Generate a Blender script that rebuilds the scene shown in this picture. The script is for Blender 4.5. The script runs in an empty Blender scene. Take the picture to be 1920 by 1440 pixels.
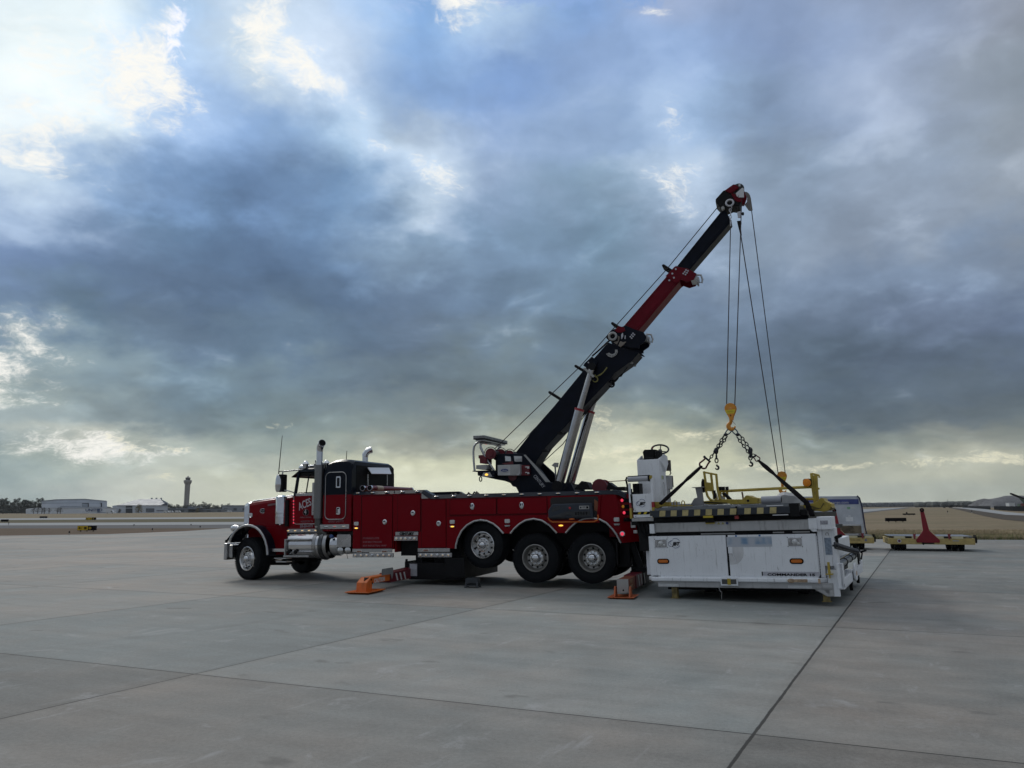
import bpy, bmesh, math, random
from mathutils import Vector as V, Matrix, noise as mnoise
import numpy as np
R = math.radians
random.seed(7)
C = bpy.context.scene
COL = C.collection

def srgb(*c):
    return tuple((x/255/12.92 if x/255 <= .04045 else ((x/255+.055)/1.055)**2.4) for x in c)

# ------------------------------------------------------------------ camera
FPX, PITCH, ROLL, EYE = 1442.0, R(9.22), R(.37), 1.75
_w, _f, _u = V((1, 0, 0)), V((0, math.cos(PITCH), math.sin(PITCH))), V((0, -math.sin(PITCH), math.cos(PITCH)))
XC = math.cos(ROLL)*_w - math.sin(ROLL)*_u
YC = math.sin(ROLL)*_w + math.cos(ROLL)*_u
CAMP = V((0, 0, EYE))
cd = bpy.data.cameras.new('camera'); cam = bpy.data.objects.new('camera', cd); COL.objects.link(cam)
cd.sensor_width = 36; cd.lens = 36*FPX/1920; cd.clip_start = .1; cd.clip_end = 30000
m = Matrix.Identity(4)
for i, a in enumerate((XC, YC, -_f)):
    for j in range(3): m[j][i] = a[j]
m.translation = CAMP
cam.matrix_world = m
C.camera = cam
C.view_settings.view_transform = 'Standard'; C.view_settings.look = 'None'
C.view_settings.exposure = 0; C.view_settings.gamma = 1
C.cycles.max_bounces = 6; C.cycles.diffuse_bounces = 3; C.cycles.glossy_bounces = 3
C.cycles.transparent_max_bounces = 8; C.cycles.use_denoising = True

def ray(u, v): return XC*(u-960) + YC*(720-v) + _f*FPX
def gnd(u, v, z=0.):
    r = ray(u, v); return CAMP + r*((z-EYE)/r.z)
def azel(u, v):
    d = ray(u, v).normalized(); return math.atan2(d.x, d.y), math.asin(d.z)

# ------------------------------------------------------------------ sun
SUN_AZ, SUN_EL = R(-27), R(33)
sd = bpy.data.lights.new('sun', 'SUN'); sun = bpy.data.objects.new('sun', sd); COL.objects.link(sun)
sd.energy = 1.25; sd.angle = R(16); sd.color = (1, .95, .87)
sv = V((math.sin(SUN_AZ)*math.cos(SUN_EL), math.cos(SUN_AZ)*math.cos(SUN_EL), math.sin(SUN_EL)))
sun.rotation_euler = sv.to_track_quat('Z', 'Y').to_euler()
sun.location = sv*60

# ------------------------------------------------------------------ sky
SKYX = [0, 160, 320, 480, 640, 800, 960, 1120, 1280, 1440, 1600, 1760, 1920]
SKY = {
 0:  [(220,230,240),(228,235,240),(175,203,240),(200,212,232),(190,208,238),(140,178,235),(185,208,240),(130,165,225),(165,180,220),(140,160,205),(145,160,200),(145,155,185),(145,150,170)],
 100:[(228,234,240),(236,240,243),(175,200,240),(205,218,235),(200,212,238),(145,175,225),(130,160,220),(135,160,210),(140,165,215),(135,155,200),(150,165,200),(140,152,180),(140,150,170)],
 200:[(240,243,243),(226,234,240),(165,190,232),(150,178,222),(185,205,230),(135,165,215),(128,158,208),(135,160,205),(145,172,215),(130,150,190),(150,165,200),(150,162,190),(145,150,165)],
 300:[(180,196,220),(152,174,208),(130,160,210),(125,155,205),(150,178,215),(195,205,220),(145,165,205),(140,162,200),(150,175,215),(135,155,190),(145,160,190),(145,158,185),(140,148,165)],
 400:[(145,165,200),(125,145,180),(110,138,175),(105,130,170),(115,145,190),(165,183,210),(140,160,195),(130,155,185),(165,180,205),(140,155,180),(140,152,178),(140,152,178),(142,150,170)],
 500:[(115,135,175),(105,125,160),(100,120,155),(95,115,150),(105,128,165),(118,142,175),(120,145,180),(115,140,170),(125,145,180),(128,145,175),(125,142,175),(130,148,182),(125,142,175)],
 600:[(120,140,170),(105,125,150),(105,122,150),(95,115,145),(98,118,150),(105,122,155),(112,132,160),(110,130,155),(112,130,160),(108,125,155),(105,120,150),(108,122,155),(100,115,150)],
 700:[(195,202,195),(150,165,175),(125,145,165),(120,138,155),(105,120,140),(105,120,138),(115,130,145),(115,130,145),(110,125,145),(100,115,140),(90,105,128),(92,106,130),(95,108,130)],
 780:[(165,175,180),(150,162,170),(115,130,145),(125,140,148),(130,142,148),(128,138,145),(135,145,148),(150,155,150),(125,138,145),(100,115,132),(95,108,125),(105,115,128),(108,118,128)],
 830:[(150,160,165),(208,208,195),(175,182,178),(150,160,160),(140,150,150),(150,152,145),(160,162,150),(190,188,165),(185,185,160),(150,155,150),(140,148,145),(150,150,140),(150,148,135)],
 875:[(142,155,160),(172,180,175),(195,200,190),(180,185,175),(190,190,165),(215,212,178),(215,215,180),(215,212,180),(215,212,175),(180,182,165),(185,185,165),(200,195,170),(170,170,155)],
 915:[(158,167,167),(182,187,181),(205,205,190),(205,205,180),(220,215,180),(225,222,190),(225,222,190),(222,220,190),(205,205,180),(195,195,175),(180,183,172),(175,178,165),(165,168,155)],
 950:[(165,172,172),(188,190,182),(205,205,190),(210,208,185),(215,212,185),(215,212,185),(212,210,182),(210,208,180),(198,198,176),(190,190,172),(182,184,170),(175,177,165),(172,174,160)],
}
_rows = sorted(SKY)
def skypx(u, v):
    u = min(max(u, 0), 1920); v = min(max(v, 0), 950)
    i = min(int(u//160), 11); t = u/160-i
    k = max(j for j in range(len(_rows)-1) if _rows[j] <= v)
    s = (v-_rows[k])/(_rows[k+1]-_rows[k])
    def at(r): return [a*(1-t)+b*t for a, b in zip(SKY[r][i], SKY[r][i+1])]
    c = [a*(1-s)+b*s for a, b in zip(at(_rows[k]), at(_rows[k+1]))]; g = c[0]*.3+c[1]*.59+c[2]*.11; k = (1.0-.16*min(1, u/1700)) if c[2] > c[0] else .68
    return [g+(x-g)*k+d for x, d in zip(c, (1, 5, 2))]
def pix_of(az, el):
    d = V((math.sin(az)*math.cos(el), math.cos(az)*math.cos(el), math.sin(el)))
    z = d.dot(_f); return 960+FPX*d.dot(XC)/z, 720-FPX*d.dot(YC)/z

class NT:
    def __init__(s, tree): s.t = tree; s.n = tree.nodes; s.l = tree.links
    def node(s, typ, **kw):
        n = s.n.new(typ)
        for k, v in kw.items(): setattr(n, k, v)
        return n
    def put(s, sock, v):
        if isinstance(v, bpy.types.NodeSocket): s.l.new(v, sock)
        else: sock.default_value = v
    def math(s, op, a, b=0., c=0., clamp=False):
        n = s.node('ShaderNodeMath', operation=op, use_clamp=clamp)
        for i, v in enumerate((a, b, c)): s.put(n.inputs[i], v)
        return n.outputs[0]
    def vm(s, op, a, b=(0, 0, 0), scale=None):
        n = s.node('ShaderNodeVectorMath', operation=op)
        s.put(n.inputs[0], a); s.put(n.inputs[1], b)
        if scale is not None: s.put(n.inputs['Scale'], scale)
        return n.outputs['Value'] if op in ('DOT_PRODUCT', 'LENGTH', 'DISTANCE') else n.outputs[0]
    def noise(s, vec, scale, detail=5, rough=.55, out=0, dist=0.):
        n = s.node('ShaderNodeTexNoise'); s.put(n.inputs['Vector'], vec)
        s.put(n.inputs['Scale'], scale); s.put(n.inputs['Detail'], float(detail)); s.put(n.inputs['Roughness'], rough); s.put(n.inputs['Distortion'], dist)
        return n.outputs[out]
    def rng(s, v, a, b, c=0., d=1., smooth=True):
        n = s.node('ShaderNodeMapRange', interpolation_type='SMOOTHSTEP' if smooth else 'LINEAR')
        for i, x in enumerate((v, a, b, c, d)): s.put(n.inputs[i], x)
        return n.outputs[0]
    def mix(s, f, a, b, op='MIX'):
        n = s.node('ShaderNodeMix', data_type='RGBA', blend_type=op, clamp_factor=True)
        s.put(n.inputs[0], f)
        for i, v in ((6, a), (7, b)):
            s.put(n.inputs[i], v if isinstance(v, bpy.types.NodeSocket) else (*v[:3], 1.))
        return n.outputs[2]
    def ramp(s, f, stops, interp='LINEAR'):
        n = s.node('ShaderNodeValToRGB'); s.put(n.inputs[0], f); r = n.color_ramp; r.interpolation = interp
        while len(r.elements) < len(stops): r.elements.new(.5)
        for e, (p, c) in zip(r.elements, stops): e.position = p; e.color = (*c[:3], 1.)
        return n.outputs[0]
    def sep(s, v):
        n = s.node('ShaderNodeSeparateXYZ'); s.put(n.inputs[0], v); return n.outputs
    def comb(s, x=0., y=0., z=0.):
        n = s.node('ShaderNodeCombineXYZ')
        for i, v in enumerate((x, y, z)): s.put(n.inputs[i], v)
        return n.outputs[0]

def build_sky():
    w = bpy.data.worlds.new('World'); C.world = w; w.use_nodes = True
    t = NT(w.node_tree); t.n.clear()
    D = t.node('ShaderNodeTexCoord').outputs['Generated']
    x, y, z = t.sep(D)
    az = t.math('ARCTAN2', x, y); el = t.math('ARCSINE', z)
    # cloud-deck coordinates: where the view ray meets a layer overhead (kept open towards the horizon)
    h = t.math('ADD', t.math('MAXIMUM', z, 0.), .42)
    P = t.comb(t.math('DIVIDE', x, h), t.math('DIVIDE', y, h), z)
    wx, wy, wz = t.sep(t.noise(P, 3., 5, .5, 1)); wn2 = t.sep(t.noise(P, 10.5, 6, .58, 1))
    elf = t.rng(el, .0, .30, .22, 1.)
    def off(a, b, k1, k2): return t.math('ADD', t.math('MULTIPLY', t.math('SUBTRACT', a, .5), k1), t.math('MULTIPLY', t.math('SUBTRACT', b, .5), k2))
    azw = t.math('ADD', az, off(wx, wn2[0], .22, .12))
    elw = t.math('ADD', el, t.math('MULTIPLY', off(wy, wn2[1], .17, .10), elf))
    A0, A1 = -.70, .70
    uu = t.rng(azw, A0, A1, smooth=False)
    els = [.0, .018, .035, .055, .08, .105, .135, .17, .215, .27, .33, .39, .46, .54, .62]
    col = None
    for k, e in enumerate(els):
        st = []
        for i in range(25):
            a = A0 + (A1-A0)*i/24
            st.append((i/24, srgb(*skypx(*pix_of(a, e)))))
        c = t.ramp(uu, st, 'CARDINAL')
        col = c if col is None else t.mix(t.rng(elw, els[k-1], e), col, c)
    def lobes(lst, add=False):
        acc = None
        for u, v, ru, rv, wgt, tilt in lst:
            a0, e0 = azel(u, v); dx = t.math('SUBTRACT', azw, a0); dy = t.math('SUBTRACT', elw, e0)
            ca, sa = math.cos(tilt), math.sin(tilt)
            p = t.math('ADD', t.math('MULTIPLY', dx, ca*FPX/ru), t.math('MULTIPLY', dy, -sa*FPX/ru))
            q = t.math('ADD', t.math('MULTIPLY', dx, sa*FPX/rv), t.math('MULTIPLY', dy, ca*FPX/rv))
            d = t.math('ADD', t.math('MULTIPLY', p, p), t.math('MULTIPLY', q, q))
            g = t.math('MULTIPLY', t.math('EXPONENT', t.math('MULTIPLY', d, -1.)), wgt)
            acc = g if acc is None else t.math('ADD' if add else 'MAXIMUM', acc, g)
        return acc
    # cloud texture: soft billows, thinner bright patches, wisps
    Pw = t.vm('ADD', P, t.vm('SCALE', t.noise(P, 4.4, 4, .5, 1), scale=.13))
    n1 = t.noise(Pw, 4.2, 4, .48); n2 = t.noise(Pw, 12., 7, .56, 0, .25); n3 = t.noise(P, 36., 8, .62, 0, .3)
    b = t.math('ADD', t.math('MULTIPLY', t.math('SUBTRACT', n1, .5), .72), t.math('MULTIPLY', t.math('SUBTRACT', n2, .5), .40))
    b = t.math('ADD', b, t.math('MULTIPLY', t.math('SUBTRACT', n3, .5), .10))
    thin = t.math('MULTIPLY', t.rng(t.noise(Pw, 6., 6, .55), .52, .78), .26)
    b = t.math('ADD', b, thin); b = t.math('SUBTRACT', b, .02)
    b = t.math('MULTIPLY', b, t.rng(el, .0, .10, .45, 1.))
    soft = lobes([(640,195,190,55,.34,.75),(805,360,110,60,.36,.5),(700,275,70,55,.18,.6),(1255,260,55,170,.20,-.2),(1275,380,70,50,.22,0),(1560,150,60,170,.10,-.5),(1700,330,200,90,.10,.3),(60,350,150,70,.22,.3),(110,130,230,150,.20,0),(20,220,120,80,.12,0),
        (390,410,220,90,-.16,.25),(620,570,380,95,-.11,.12),(1560,640,420,85,-.15,.05),(1410,330,80,130,-.10,0),(900,160,200,80,-.08,.5),(350,770,230,45,-.16,.1),(1100,760,260,40,-.08,0),(480,290,110,70,-.08,.6),(1650,770,300,40,-.08,0)], True)
    b = t.math('ADD', b, soft)
    lum = t.math('MAXIMUM', t.math('ADD', 1., b), .5)
    col = t.vm('SCALE', col, scale=lum)
    col = t.mix(t.math('MULTIPLY', t.rng(b, .02, .35), .25), col, srgb(190, 200, 212))
    # openings: blue sky and sunlit cloud rims
    sky = t.node('ShaderNodeTexSky', sky_type='NISHITA', sun_disc=False, sun_elevation=SUN_EL, sun_rotation=SUN_AZ)
    blue = t.vm('SCALE', sky.outputs[0], scale=.10)
    blue = t.mix(.55, blue, srgb(122, 172, 238))
    lace = t.noise(Pw, 46., 10, .68, 0, .9)
    fr = t.math('ADD', t.math('MULTIPLY', t.math('SUBTRACT', n2, .5), .9), t.math('MULTIPLY', t.math('SUBTRACT', lace, .5), 1.25))
    gb = t.math('ADD', lobes([(300,60,40,110,.75,.25),(1060,-15,150,45,1.,0),(1200,-30,130,45,.8,0),(800,-20,120,40,.7,0)]), fr)
    col = t.mix(t.rng(gb, .42, .85, 0, .8), col, blue)
    gw = t.math('ADD', lobes([(262,100,50,130,.92,.25),(130,120,150,150,.55,.1),(50,225,110,45,.72,.1),(290,165,38,60,.9,-.2),(505,60,60,85,.86,.4),(590,140,95,42,.86,.6),(890,6,100,24,.85,0),(1270,10,40,24,.6,0),(815,362,85,42,.68,.3),(735,280,75,50,.50,.7),(670,215,60,40,.5,.7),(15,690,70,60,.95,0),(1255,385,55,45,.55,0),(1255,250,40,60,.42,0),(190,850,120,26,.85,0)]), fr)
    col = t.mix(t.rng(gw, .30, 1.0, 0, .97), col, srgb(254, 252, 245))
    # a few sunlit crests in the low band
    gl = t.math('ADD', lobes([(270,845,80,14,.5,0),(520,790,40,12,.45,0),(330,905,90,10,.5,0),(1170,800,60,28,.5,0),(1300,830,70,22,.45,0),(1500,868,240,12,.55,0),(1790,862,190,12,.55,0),(1150,865,120,18,.5,0),(960,880,160,14,.45,0)]), t.math('MULTIPLY', fr, .9))
    col = t.mix(t.rng(gl, .30, .75, 0, .75), col, srgb(236, 232, 205))
    # beyond the picture: thicker grey deck behind, thinner cloud overhead
    cosb = t.rng(y, -.45, .55, 1., 0.)
    back = t.vm('SCALE', t.mix(.5, srgb(136, 146, 160), srgb(142, 150, 160)), scale=t.math('MAXIMUM', t.math('ADD', 1., b), .5))
    col = t.mix(cosb, col, back)
    zen = t.vm('SCALE', t.mix(.5, srgb(205, 212, 222), srgb(212, 216, 222)), scale=t.math('MAXIMUM', t.math('ADD', 1., b), .5))
    col = t.mix(t.rng(el, .68, 1.1, 0., 1.), col, zen)
    bg = t.node('ShaderNodeBackground'); t.put(bg.inputs[0], col); t.put(bg.inputs[1], 1.)
    t.l.new(bg.outputs[0], t.node('ShaderNodeOutputWorld').inputs[0])
    w.cycles.sampling_method = 'MANUAL'; w.cycles.sample_map_resolution = 512
build_sky()

# ------------------------------------------------------------------ materials
MATS = {}
def mat(name, c, rough=.5, metal=0., var=.12, scale=4., bump=0., bscale=40., dirt=None, damt=.5, dscale=(3, 3, .8), dthr=.55, coat=0., emit=None, es=0., spec=.5, trans=0., vscale=(1, 1, 1), speck=0.):
    if name in MATS: return MATS[name]
    m = bpy.data.materials.new(name); m.use_nodes = True; t = NT(m.node_tree)
    b = t.n['Principled BSDF']; O = t.node('ShaderNodeTexCoord').outputs['Object']
    Ov = t.vm('MULTIPLY', O, vscale) if vscale != (1, 1, 1) else O
    n = t.noise(Ov, scale, 5, .6)
    col = t.mix(t.rng(n, .3, .7), tuple(x*(1-var) for x in c), tuple(min(1, x*(1+var)) for x in c))
    r = t.math('ADD', rough, t.math('MULTIPLY', t.math('SUBTRACT', t.noise(O, scale*3, 4), .5), min(.25, rough*.8)), clamp=True)
    if dirt:
        d = t.rng(t.noise(t.vm('MULTIPLY', O, dscale), 3., 7, .65), dthr, dthr+.2, 0, damt)
        col = t.mix(d, col, dirt); r = t.math('ADD', r, t.math('MULTIPLY', d, .3), clamp=True)
    if speck:
        col = t.mix(t.math('MULTIPLY', t.rng(t.noise(O, 46, 3, .6), .66, .72), speck), col, (.07, .065, .06)); col = t.mix(t.rng(t.noise(t.vm('MULTIPLY', O, (14, 14, 2.2)), 1.5, 5, .6, 0, 1.2), .68, .72, 0, .55), col, (.16, .15, .14))
    t.put(b.inputs['Base Color'], col); t.put(b.inputs['Roughness'], r); b.inputs['Metallic'].default_value = metal
    b.inputs['Coat Weight'].default_value = coat; b.inputs['Coat Roughness'].default_value = .06
    b.inputs['Specular IOR Level'].default_value = spec; b.inputs['Transmission Weight'].default_value = trans
    if emit: b.inputs['Emission Color'].default_value = (*emit, 1); b.inputs['Emission Strength'].default_value = es
    if bump:
        bn = t.node('ShaderNodeBump'); bn.inputs['Strength'].default_value = bump; bn.inputs['Distance'].default_value = .01
        t.put(bn.inputs['Height'], t.noise(O, bscale, 6, .6)); t.l.new(bn.outputs[0], b.inputs['Normal'])
    MATS[name] = m; return m

RED = mat('red_paint', (.17, .0005, .0055), .32, var=.06, scale=2, coat=.03, spec=.10, dirt=(.06, .012, .014), damt=.12)
NAVY = mat('navy_black_paint', (.005, .009, .018), .35, var=.2, spec=.15)
BOOMN = mat('boom_navy_paint', (.003, .005, .012), .45, var=.25, spec=.15, dirt=(.02, .02, .024), damt=.2)
BOOMR = mat('boom_red_paint', (.13, .003, .011), .40, var=.12, spec=.15, dirt=(.08, .015, .02), damt=.3)
BLACK = mat('black_steel', (.006, .006, .007), .55, var=.3, spec=.2, dirt=(.03, .027, .025), damt=.25)
RUBBER = mat('tyre_rubber', (.008, .009, .011), .75, var=.25, spec=.15, dirt=(.04, .037, .034), damt=.25, dscale=(2, 2, 2))
CHROME = mat('chrome', (.62, .63, .65), .08, 1., var=.04)
STEEL = mat('brushed_steel', (.42, .42, .42), .3, 1., var=.12, dirt=(.12, .11, .1), damt=.3)
ALU = mat('polished_aluminium', (.58, .58, .58), .22, 1., var=.08, dirt=(.2, .19, .18), damt=.2, dscale=(6, 6, 6))
GREYW = mat('grey_wheel_steel', (.34, .33, .31), .42, .7, var=.1, dirt=(.1, .09, .08), damt=.4, dscale=(5, 5, 5))
ORANGE = mat('orange_paint', (.62, .14, .02), .45, var=.1, dirt=(.15, .06, .03), damt=.5)
ORANGED = mat('orange_worn_paint', (.20, .05, .02), .55, var=.15, dirt=(.08, .05, .04), damt=.6)
AMBER = mat('amber_lens', (.7, .2, .01), .25, var=.05, emit=(1, .45, .05), es=.10)
AMBERL = mat('amber_lamp_lit', (.8, .35, .02), .25, var=.02, emit=(1, .55, .08), es=1.5)
WARMD = mat('clear_marker_lens', (.55, .47, .38), .2, var=.15, emit=(1, .75, .45), es=.10)
WARML = mat('warm_marker_lit', (.8, .5, .2), .25, var=.05, emit=(1, .72, .35), es=.55)
REDL = mat('red_lamp_lit', (.7, .02, .05), .25, var=.02, emit=(1, .06, .12), es=.7)
REDR = mat('red_reflector', (.35, .01, .02), .25, var=.05)
CLEAR = mat('clear_lens', (.55, .56, .56), .12, .3, var=.2, scale=30)
GLASS = mat('window_glass', (.75, .78, .78), .03, trans=1., var=.02)
DGLASS = mat('dark_glass', (.008, .011, .015), .12, var=.1, spec=.2)
SILVER = mat('silver_lettering', (.5, .5, .53), .35, .5, var=.05)
SILVERD = mat('dim_silver_lettering', (.27, .15, .17), .4, .3, var=.1)
WHITEP = mat('white_truck_panel', (.6, .61, .63), .35, var=.03)
REFW = mat('white_reflective_tape', (.55, .56, .56), .4, var=.08, scale=20)
DKRED = mat('dark_red_paint', (.12, .003, .010), .45, var=.15, dirt=(.06, .03, .03), damt=.5)
CABLE = mat('wire_rope', (.035, .026, .026), .6, .3, var=.3, scale=40)
MESHS = mat('perforated_shield', (.20, .20, .20), .35, .9, var=.22, scale=130)
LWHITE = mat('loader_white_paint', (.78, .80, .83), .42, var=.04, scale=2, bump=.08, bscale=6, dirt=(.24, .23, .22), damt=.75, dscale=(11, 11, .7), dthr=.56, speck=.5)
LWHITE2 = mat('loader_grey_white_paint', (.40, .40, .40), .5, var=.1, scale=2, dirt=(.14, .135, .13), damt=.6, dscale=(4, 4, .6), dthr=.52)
LYEL = mat('loader_yellow_paint', (.42, .31, .045), .5, var=.14, scale=5, dirt=(.12, .09, .05), damt=.6, dscale=(6, 6, 3), dthr=.52)
DYEL = mat('dolly_yellow_paint', (.46, .35, .13), .6, var=.15, scale=5, dirt=(.07, .05, .035), damt=.85, dscale=(7, 7, 3), dthr=.56)
DYELP = mat('dolly_pale_yellow', (.62, .55, .33), .55, var=.1, dirt=(.2, .17, .1), damt=.4)
PALEY = mat('faded_yellow_stripe', (.42, .35, .16), .6, var=.15, scale=14)
ROLLER = mat('deck_roller_grey', (.16, .17, .18), .4, .4, var=.2)
DARKG = mat('dark_grey_plastic', (.03, .032, .035), .5, var=.2)
GREYB = mat('pale_grey_box', (.34, .34, .33), .45, var=.08)
BLUEP = mat('blue_print', (.03, .05, .17), .4, var=.05)
BLACKP = mat('black_print', (.004, .004, .005), .5, var=.05, spec=.1)
WEB = mat('black_webbing', (.007, .006, .007), .9, var=.4, scale=50, spec=.08)
CHAIN = mat('alloy_chain', (.03, .032, .04), .4, .7, var=.3, scale=20)
CHAINB = mat('blue_grey_link', (.05, .085, .12), .4, .4, var=.2)
SHACK = mat('shackle_maroon', (.10, .012, .02), .4, .2, var=.3, scale=20)
HOOKY = mat('hook_yellow_paint', (.68, .27, .025), .42, var=.1, scale=8, dirt=(.25, .1, .03), damt=.4)
LABELY = mat('yellow_label', (.75, .58, .03), .45, var=.04)
SIGNY = mat('sign_yellow', (.62, .42, .015), .4, var=.05)
SIGNB = mat('sign_black', (.008, .008, .010), .6, var=.1, spec=.1)
CANV = mat('container_white_sheet', (.50, .53, .57), .45, .1, var=.10, scale=3, bump=.3, bscale=5, dirt=(.25, .26, .28), damt=.5, dscale=(2, 2, 2))
CARD = mat('container_dull_gold_panel', (.15, .12, .08), .3, .4, var=.5, scale=3)
ALUD = mat('dolly_deck_metal', (.27, .29, .32), .35, .5, var=.12)
HANG = mat('hangar_cladding', (.56, .60, .66), .6, var=.06, scale=.1)
HANGD = mat('hangar_recess', (.33, .37, .42), .7, var=.1, scale=.1)
HANGR = mat('hangar_roof', (.20, .23, .27), .6, var=.06, scale=.1)
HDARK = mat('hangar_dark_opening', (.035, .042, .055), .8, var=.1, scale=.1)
TOWER = mat('tower_concrete', (.27, .262, .25), .8, var=.06, scale=.2)
TOWERD = mat('tower_dark_glass', (.05, .055, .06), .3, var=.1)
BARK = mat('bark', (.06, .05, .04), .9, var=.2)
LEAFD = mat('pine_foliage', (.028, .036, .024), .8, var=.35, scale=.6)
LEAFO = mat('ochre_foliage', (.16, .13, .045), .8, var=.3, scale=.6)
GRAVEL = mat('gravel', (.12, .12, .125), .95, var=.22, scale=.5, bump=.6, bscale=3)
FENCE = mat('black_fabric_fence', (.010, .011, .014), .9, var=.2, spec=.05)

# ------------------------------------------------------------------ mesh helpers
def tag(o, label=None, cat=None, group=None, kind=None):
    for k, v in (('label', label), ('category', cat), ('group', group), ('kind', kind)):
        if v: o[k] = v
    return o

class Frame:
    """a thing's own axes: x to the right along its near side, y away from the viewer, z up"""
    def __init__(s, o, yaw, pitch=0.):
        y, p = R(yaw), R(pitch)
        s.o = V(o); s.ex = V((math.cos(y)*math.cos(p), -math.sin(y)*math.cos(p), math.sin(p)))
        s.ey = V((math.sin(y), math.cos(y), 0)); s.ez = s.ex.cross(s.ey)
        m = Matrix.Identity(4)
        for i, a in enumerate((s.ex, s.ey, s.ez)):
            for j in range(3): m[j][i] = a[j]
        m.translation = s.o; s.m = m; s.inv = m.inverted()
    def _hit(s, u, v, n, d):
        r = ray(u, v); q = CAMP + r*(((s.o-CAMP).dot(n)+d)/r.dot(n)); return s.inv @ q
    def __call__(s, u, v, y=0.): return s._hit(u, v, s.ey, y)     # survey point of the photo on the plane y
    def atx(s, u, v, x): return s._hit(u, v, s.ex, x)
    def atz(s, u, v, z): return s._hit(u, v, s.ez, z)
    def xz(s, pts, y=0.): return [(p.x, p.z) for p in (s(u, v, y) for u, v in pts)]
    def yz(s, pts, x=0.): return [(p.y, p.z) for p in (s.atx(u, v, x) for u, v in pts)]
    def w(s, p): return s.m @ V(p)
    def l(s, p): return s.inv @ V(p)
WORLD = Frame((0, 0, 0), 0)
OFF = {}

def zz(ox, oy, k, *p): return [(ox+a/k, oy+b/k) for a, b in p]

class MB:
    def __init__(s): s.b = bmesh.new()
    def poly(s, pts):
        return s.b.faces.new([s.b.verts.new(p) for p in pts])
    def box(s, x0, x1, y0, y1, z0, z1):
        v = [s.b.verts.new((x, y, z)) for x in (x0, x1) for y in (y0, y1) for z in (z0, z1)]
        for f in ((0,1,3,2),(4,6,7,5),(0,4,5,1),(2,3,7,6),(0,2,6,4),(1,5,7,3)): s.b.faces.new([v[i] for i in f])
        return s
    def extr(s, A, B):
        a = [s.b.verts.new(p) for p in A]; b = [s.b.verts.new(p) for p in B]; n = len(a)
        s.b.faces.new(a); s.b.faces.new(b[::-1])
        for i in range(n): s.b.faces.new((a[i], b[i], b[(i+1) % n], a[(i+1) % n]))
        return s
    def prism(s, xz, y0, y1): return s.extr([(x, y0, z) for x, z in xz], [(x, y1, z) for x, z in xz])
    def prismx(s, yz, x0, x1): return s.extr([(x0, y, z) for y, z in yz], [(x1, y, z) for y, z in yz])
    def prismz(s, xy, z0, z1): return s.extr([(x, y, z0) for x, y in xy], [(x, y, z1) for x, y in xy])
    def rings(s, rs, cap=True, closed=False):
        L = [[s.b.verts.new(p) for p in r] for r in rs]; n = len(L[0])
        for k in range(len(L)-(0 if closed else 1)):
            A, B = L[k], L[(k+1) % len(L)]
            for i in range(n): s.b.faces.new((A[i], A[(i+1) % n], B[(i+1) % n], B[i]))
        if cap and not closed: s.b.faces.new(L[0][::-1]); s.b.faces.new(L[-1])
        return s
    def tube(s, path, r, n=8, closed=False, flat=1.):
        P = [V(p) for p in path]; N = len(P); rs = []; up = None
        for i, p in enumerate(P):
            a = P[(i-1) % N] if (closed or i > 0) else p; b = P[(i+1) % N] if (closed or i < N-1) else p
            d = (b-a).normalized()
            if up is None: up = V((0, 0, 1)) if abs(d.z) < .9 else V((1, 0, 0))
            e1 = d.cross(up)
            if e1.length < 1e-4: e1 = d.cross(V((0, 1, 0)))
            e1.normalize(); e2 = e1.cross(d).normalized(); up = e2
            rr = r[i] if isinstance(r, (list, tuple)) else r
            rs.append([p + e1*math.cos(2*math.pi*k/n)*rr + e2*math.sin(2*math.pi*k/n)*rr*flat for k in range(n)])
        return s.rings(rs, closed=closed)
    def cyl(s, a, b, r, r2=None, n=16): return s.tube([a, b], [r, r if r2 is None else r2], n)
    def lathe(s, prof, c=(0, 0, 0), ax='y', n=40, closed=False, cap=True):
        c = V(c); rs = []
        for r, h in prof:
            ring = []
            for k in range(n):
                q = 2*math.pi*k/n; a, b = r*math.cos(q), r*math.sin(q)
                ring.append(c + (V((a, h, b)) if ax == 'y' else V((a, b, h)) if ax == 'z' else V((h, a, b))))
            rs.append(ring)
        return s.rings(rs, cap=cap and not closed, closed=closed)
    def ball(s, c, rx, ry=None, rz=None, n=12):
        ry = ry or rx; rz = rz or rx; c = V(c)
        rs = [[c+V((rx*math.sin(t)*math.cos(p), ry*math.sin(t)*math.sin(p), rz*math.cos(t))) for p in [2*math.pi*k/n for k in range(n)]] for t in [math.pi*(j+.02)/(n//2+.04) for j in range(n//2+1)]]
        return s.rings(rs)
    def obj(s, name, m, parent=None, bevel=0., smooth=None, off=None, seg=2):
        o0 = V(off) if off is not None else (OFF.get(parent.name, V()) if parent else V())
        if o0.length: bmesh.ops.translate(s.b, verts=s.b.verts, vec=-o0)
        bmesh.ops.recalc_face_normals(s.b, faces=s.b.faces)
        me = bpy.data.meshes.new(name); s.b.to_mesh(me); s.b.free()
        return link(name, me, m, parent, bevel, smooth, o0, seg)

def link(name, me, m, parent=None, bevel=0., smooth=None, o0=None, seg=2):
    if m and not me.materials: me.materials.append(m)
    if smooth:
        me.polygons.foreach_set('use_smooth', [True]*len(me.polygons)); me.set_sharp_from_angle(angle=R(smooth))
    o = bpy.data.objects.new(name, me); COL.objects.link(o)
    if parent: o.parent = parent
    OFF[o.name] = o0 or V()
    if bevel:
        b = o.modifiers.new('edges', 'BEVEL'); b.width = bevel; b.segments = seg; b.limit_method = 'ANGLE'; b.angle_limit = R(40)
    return o

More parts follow.
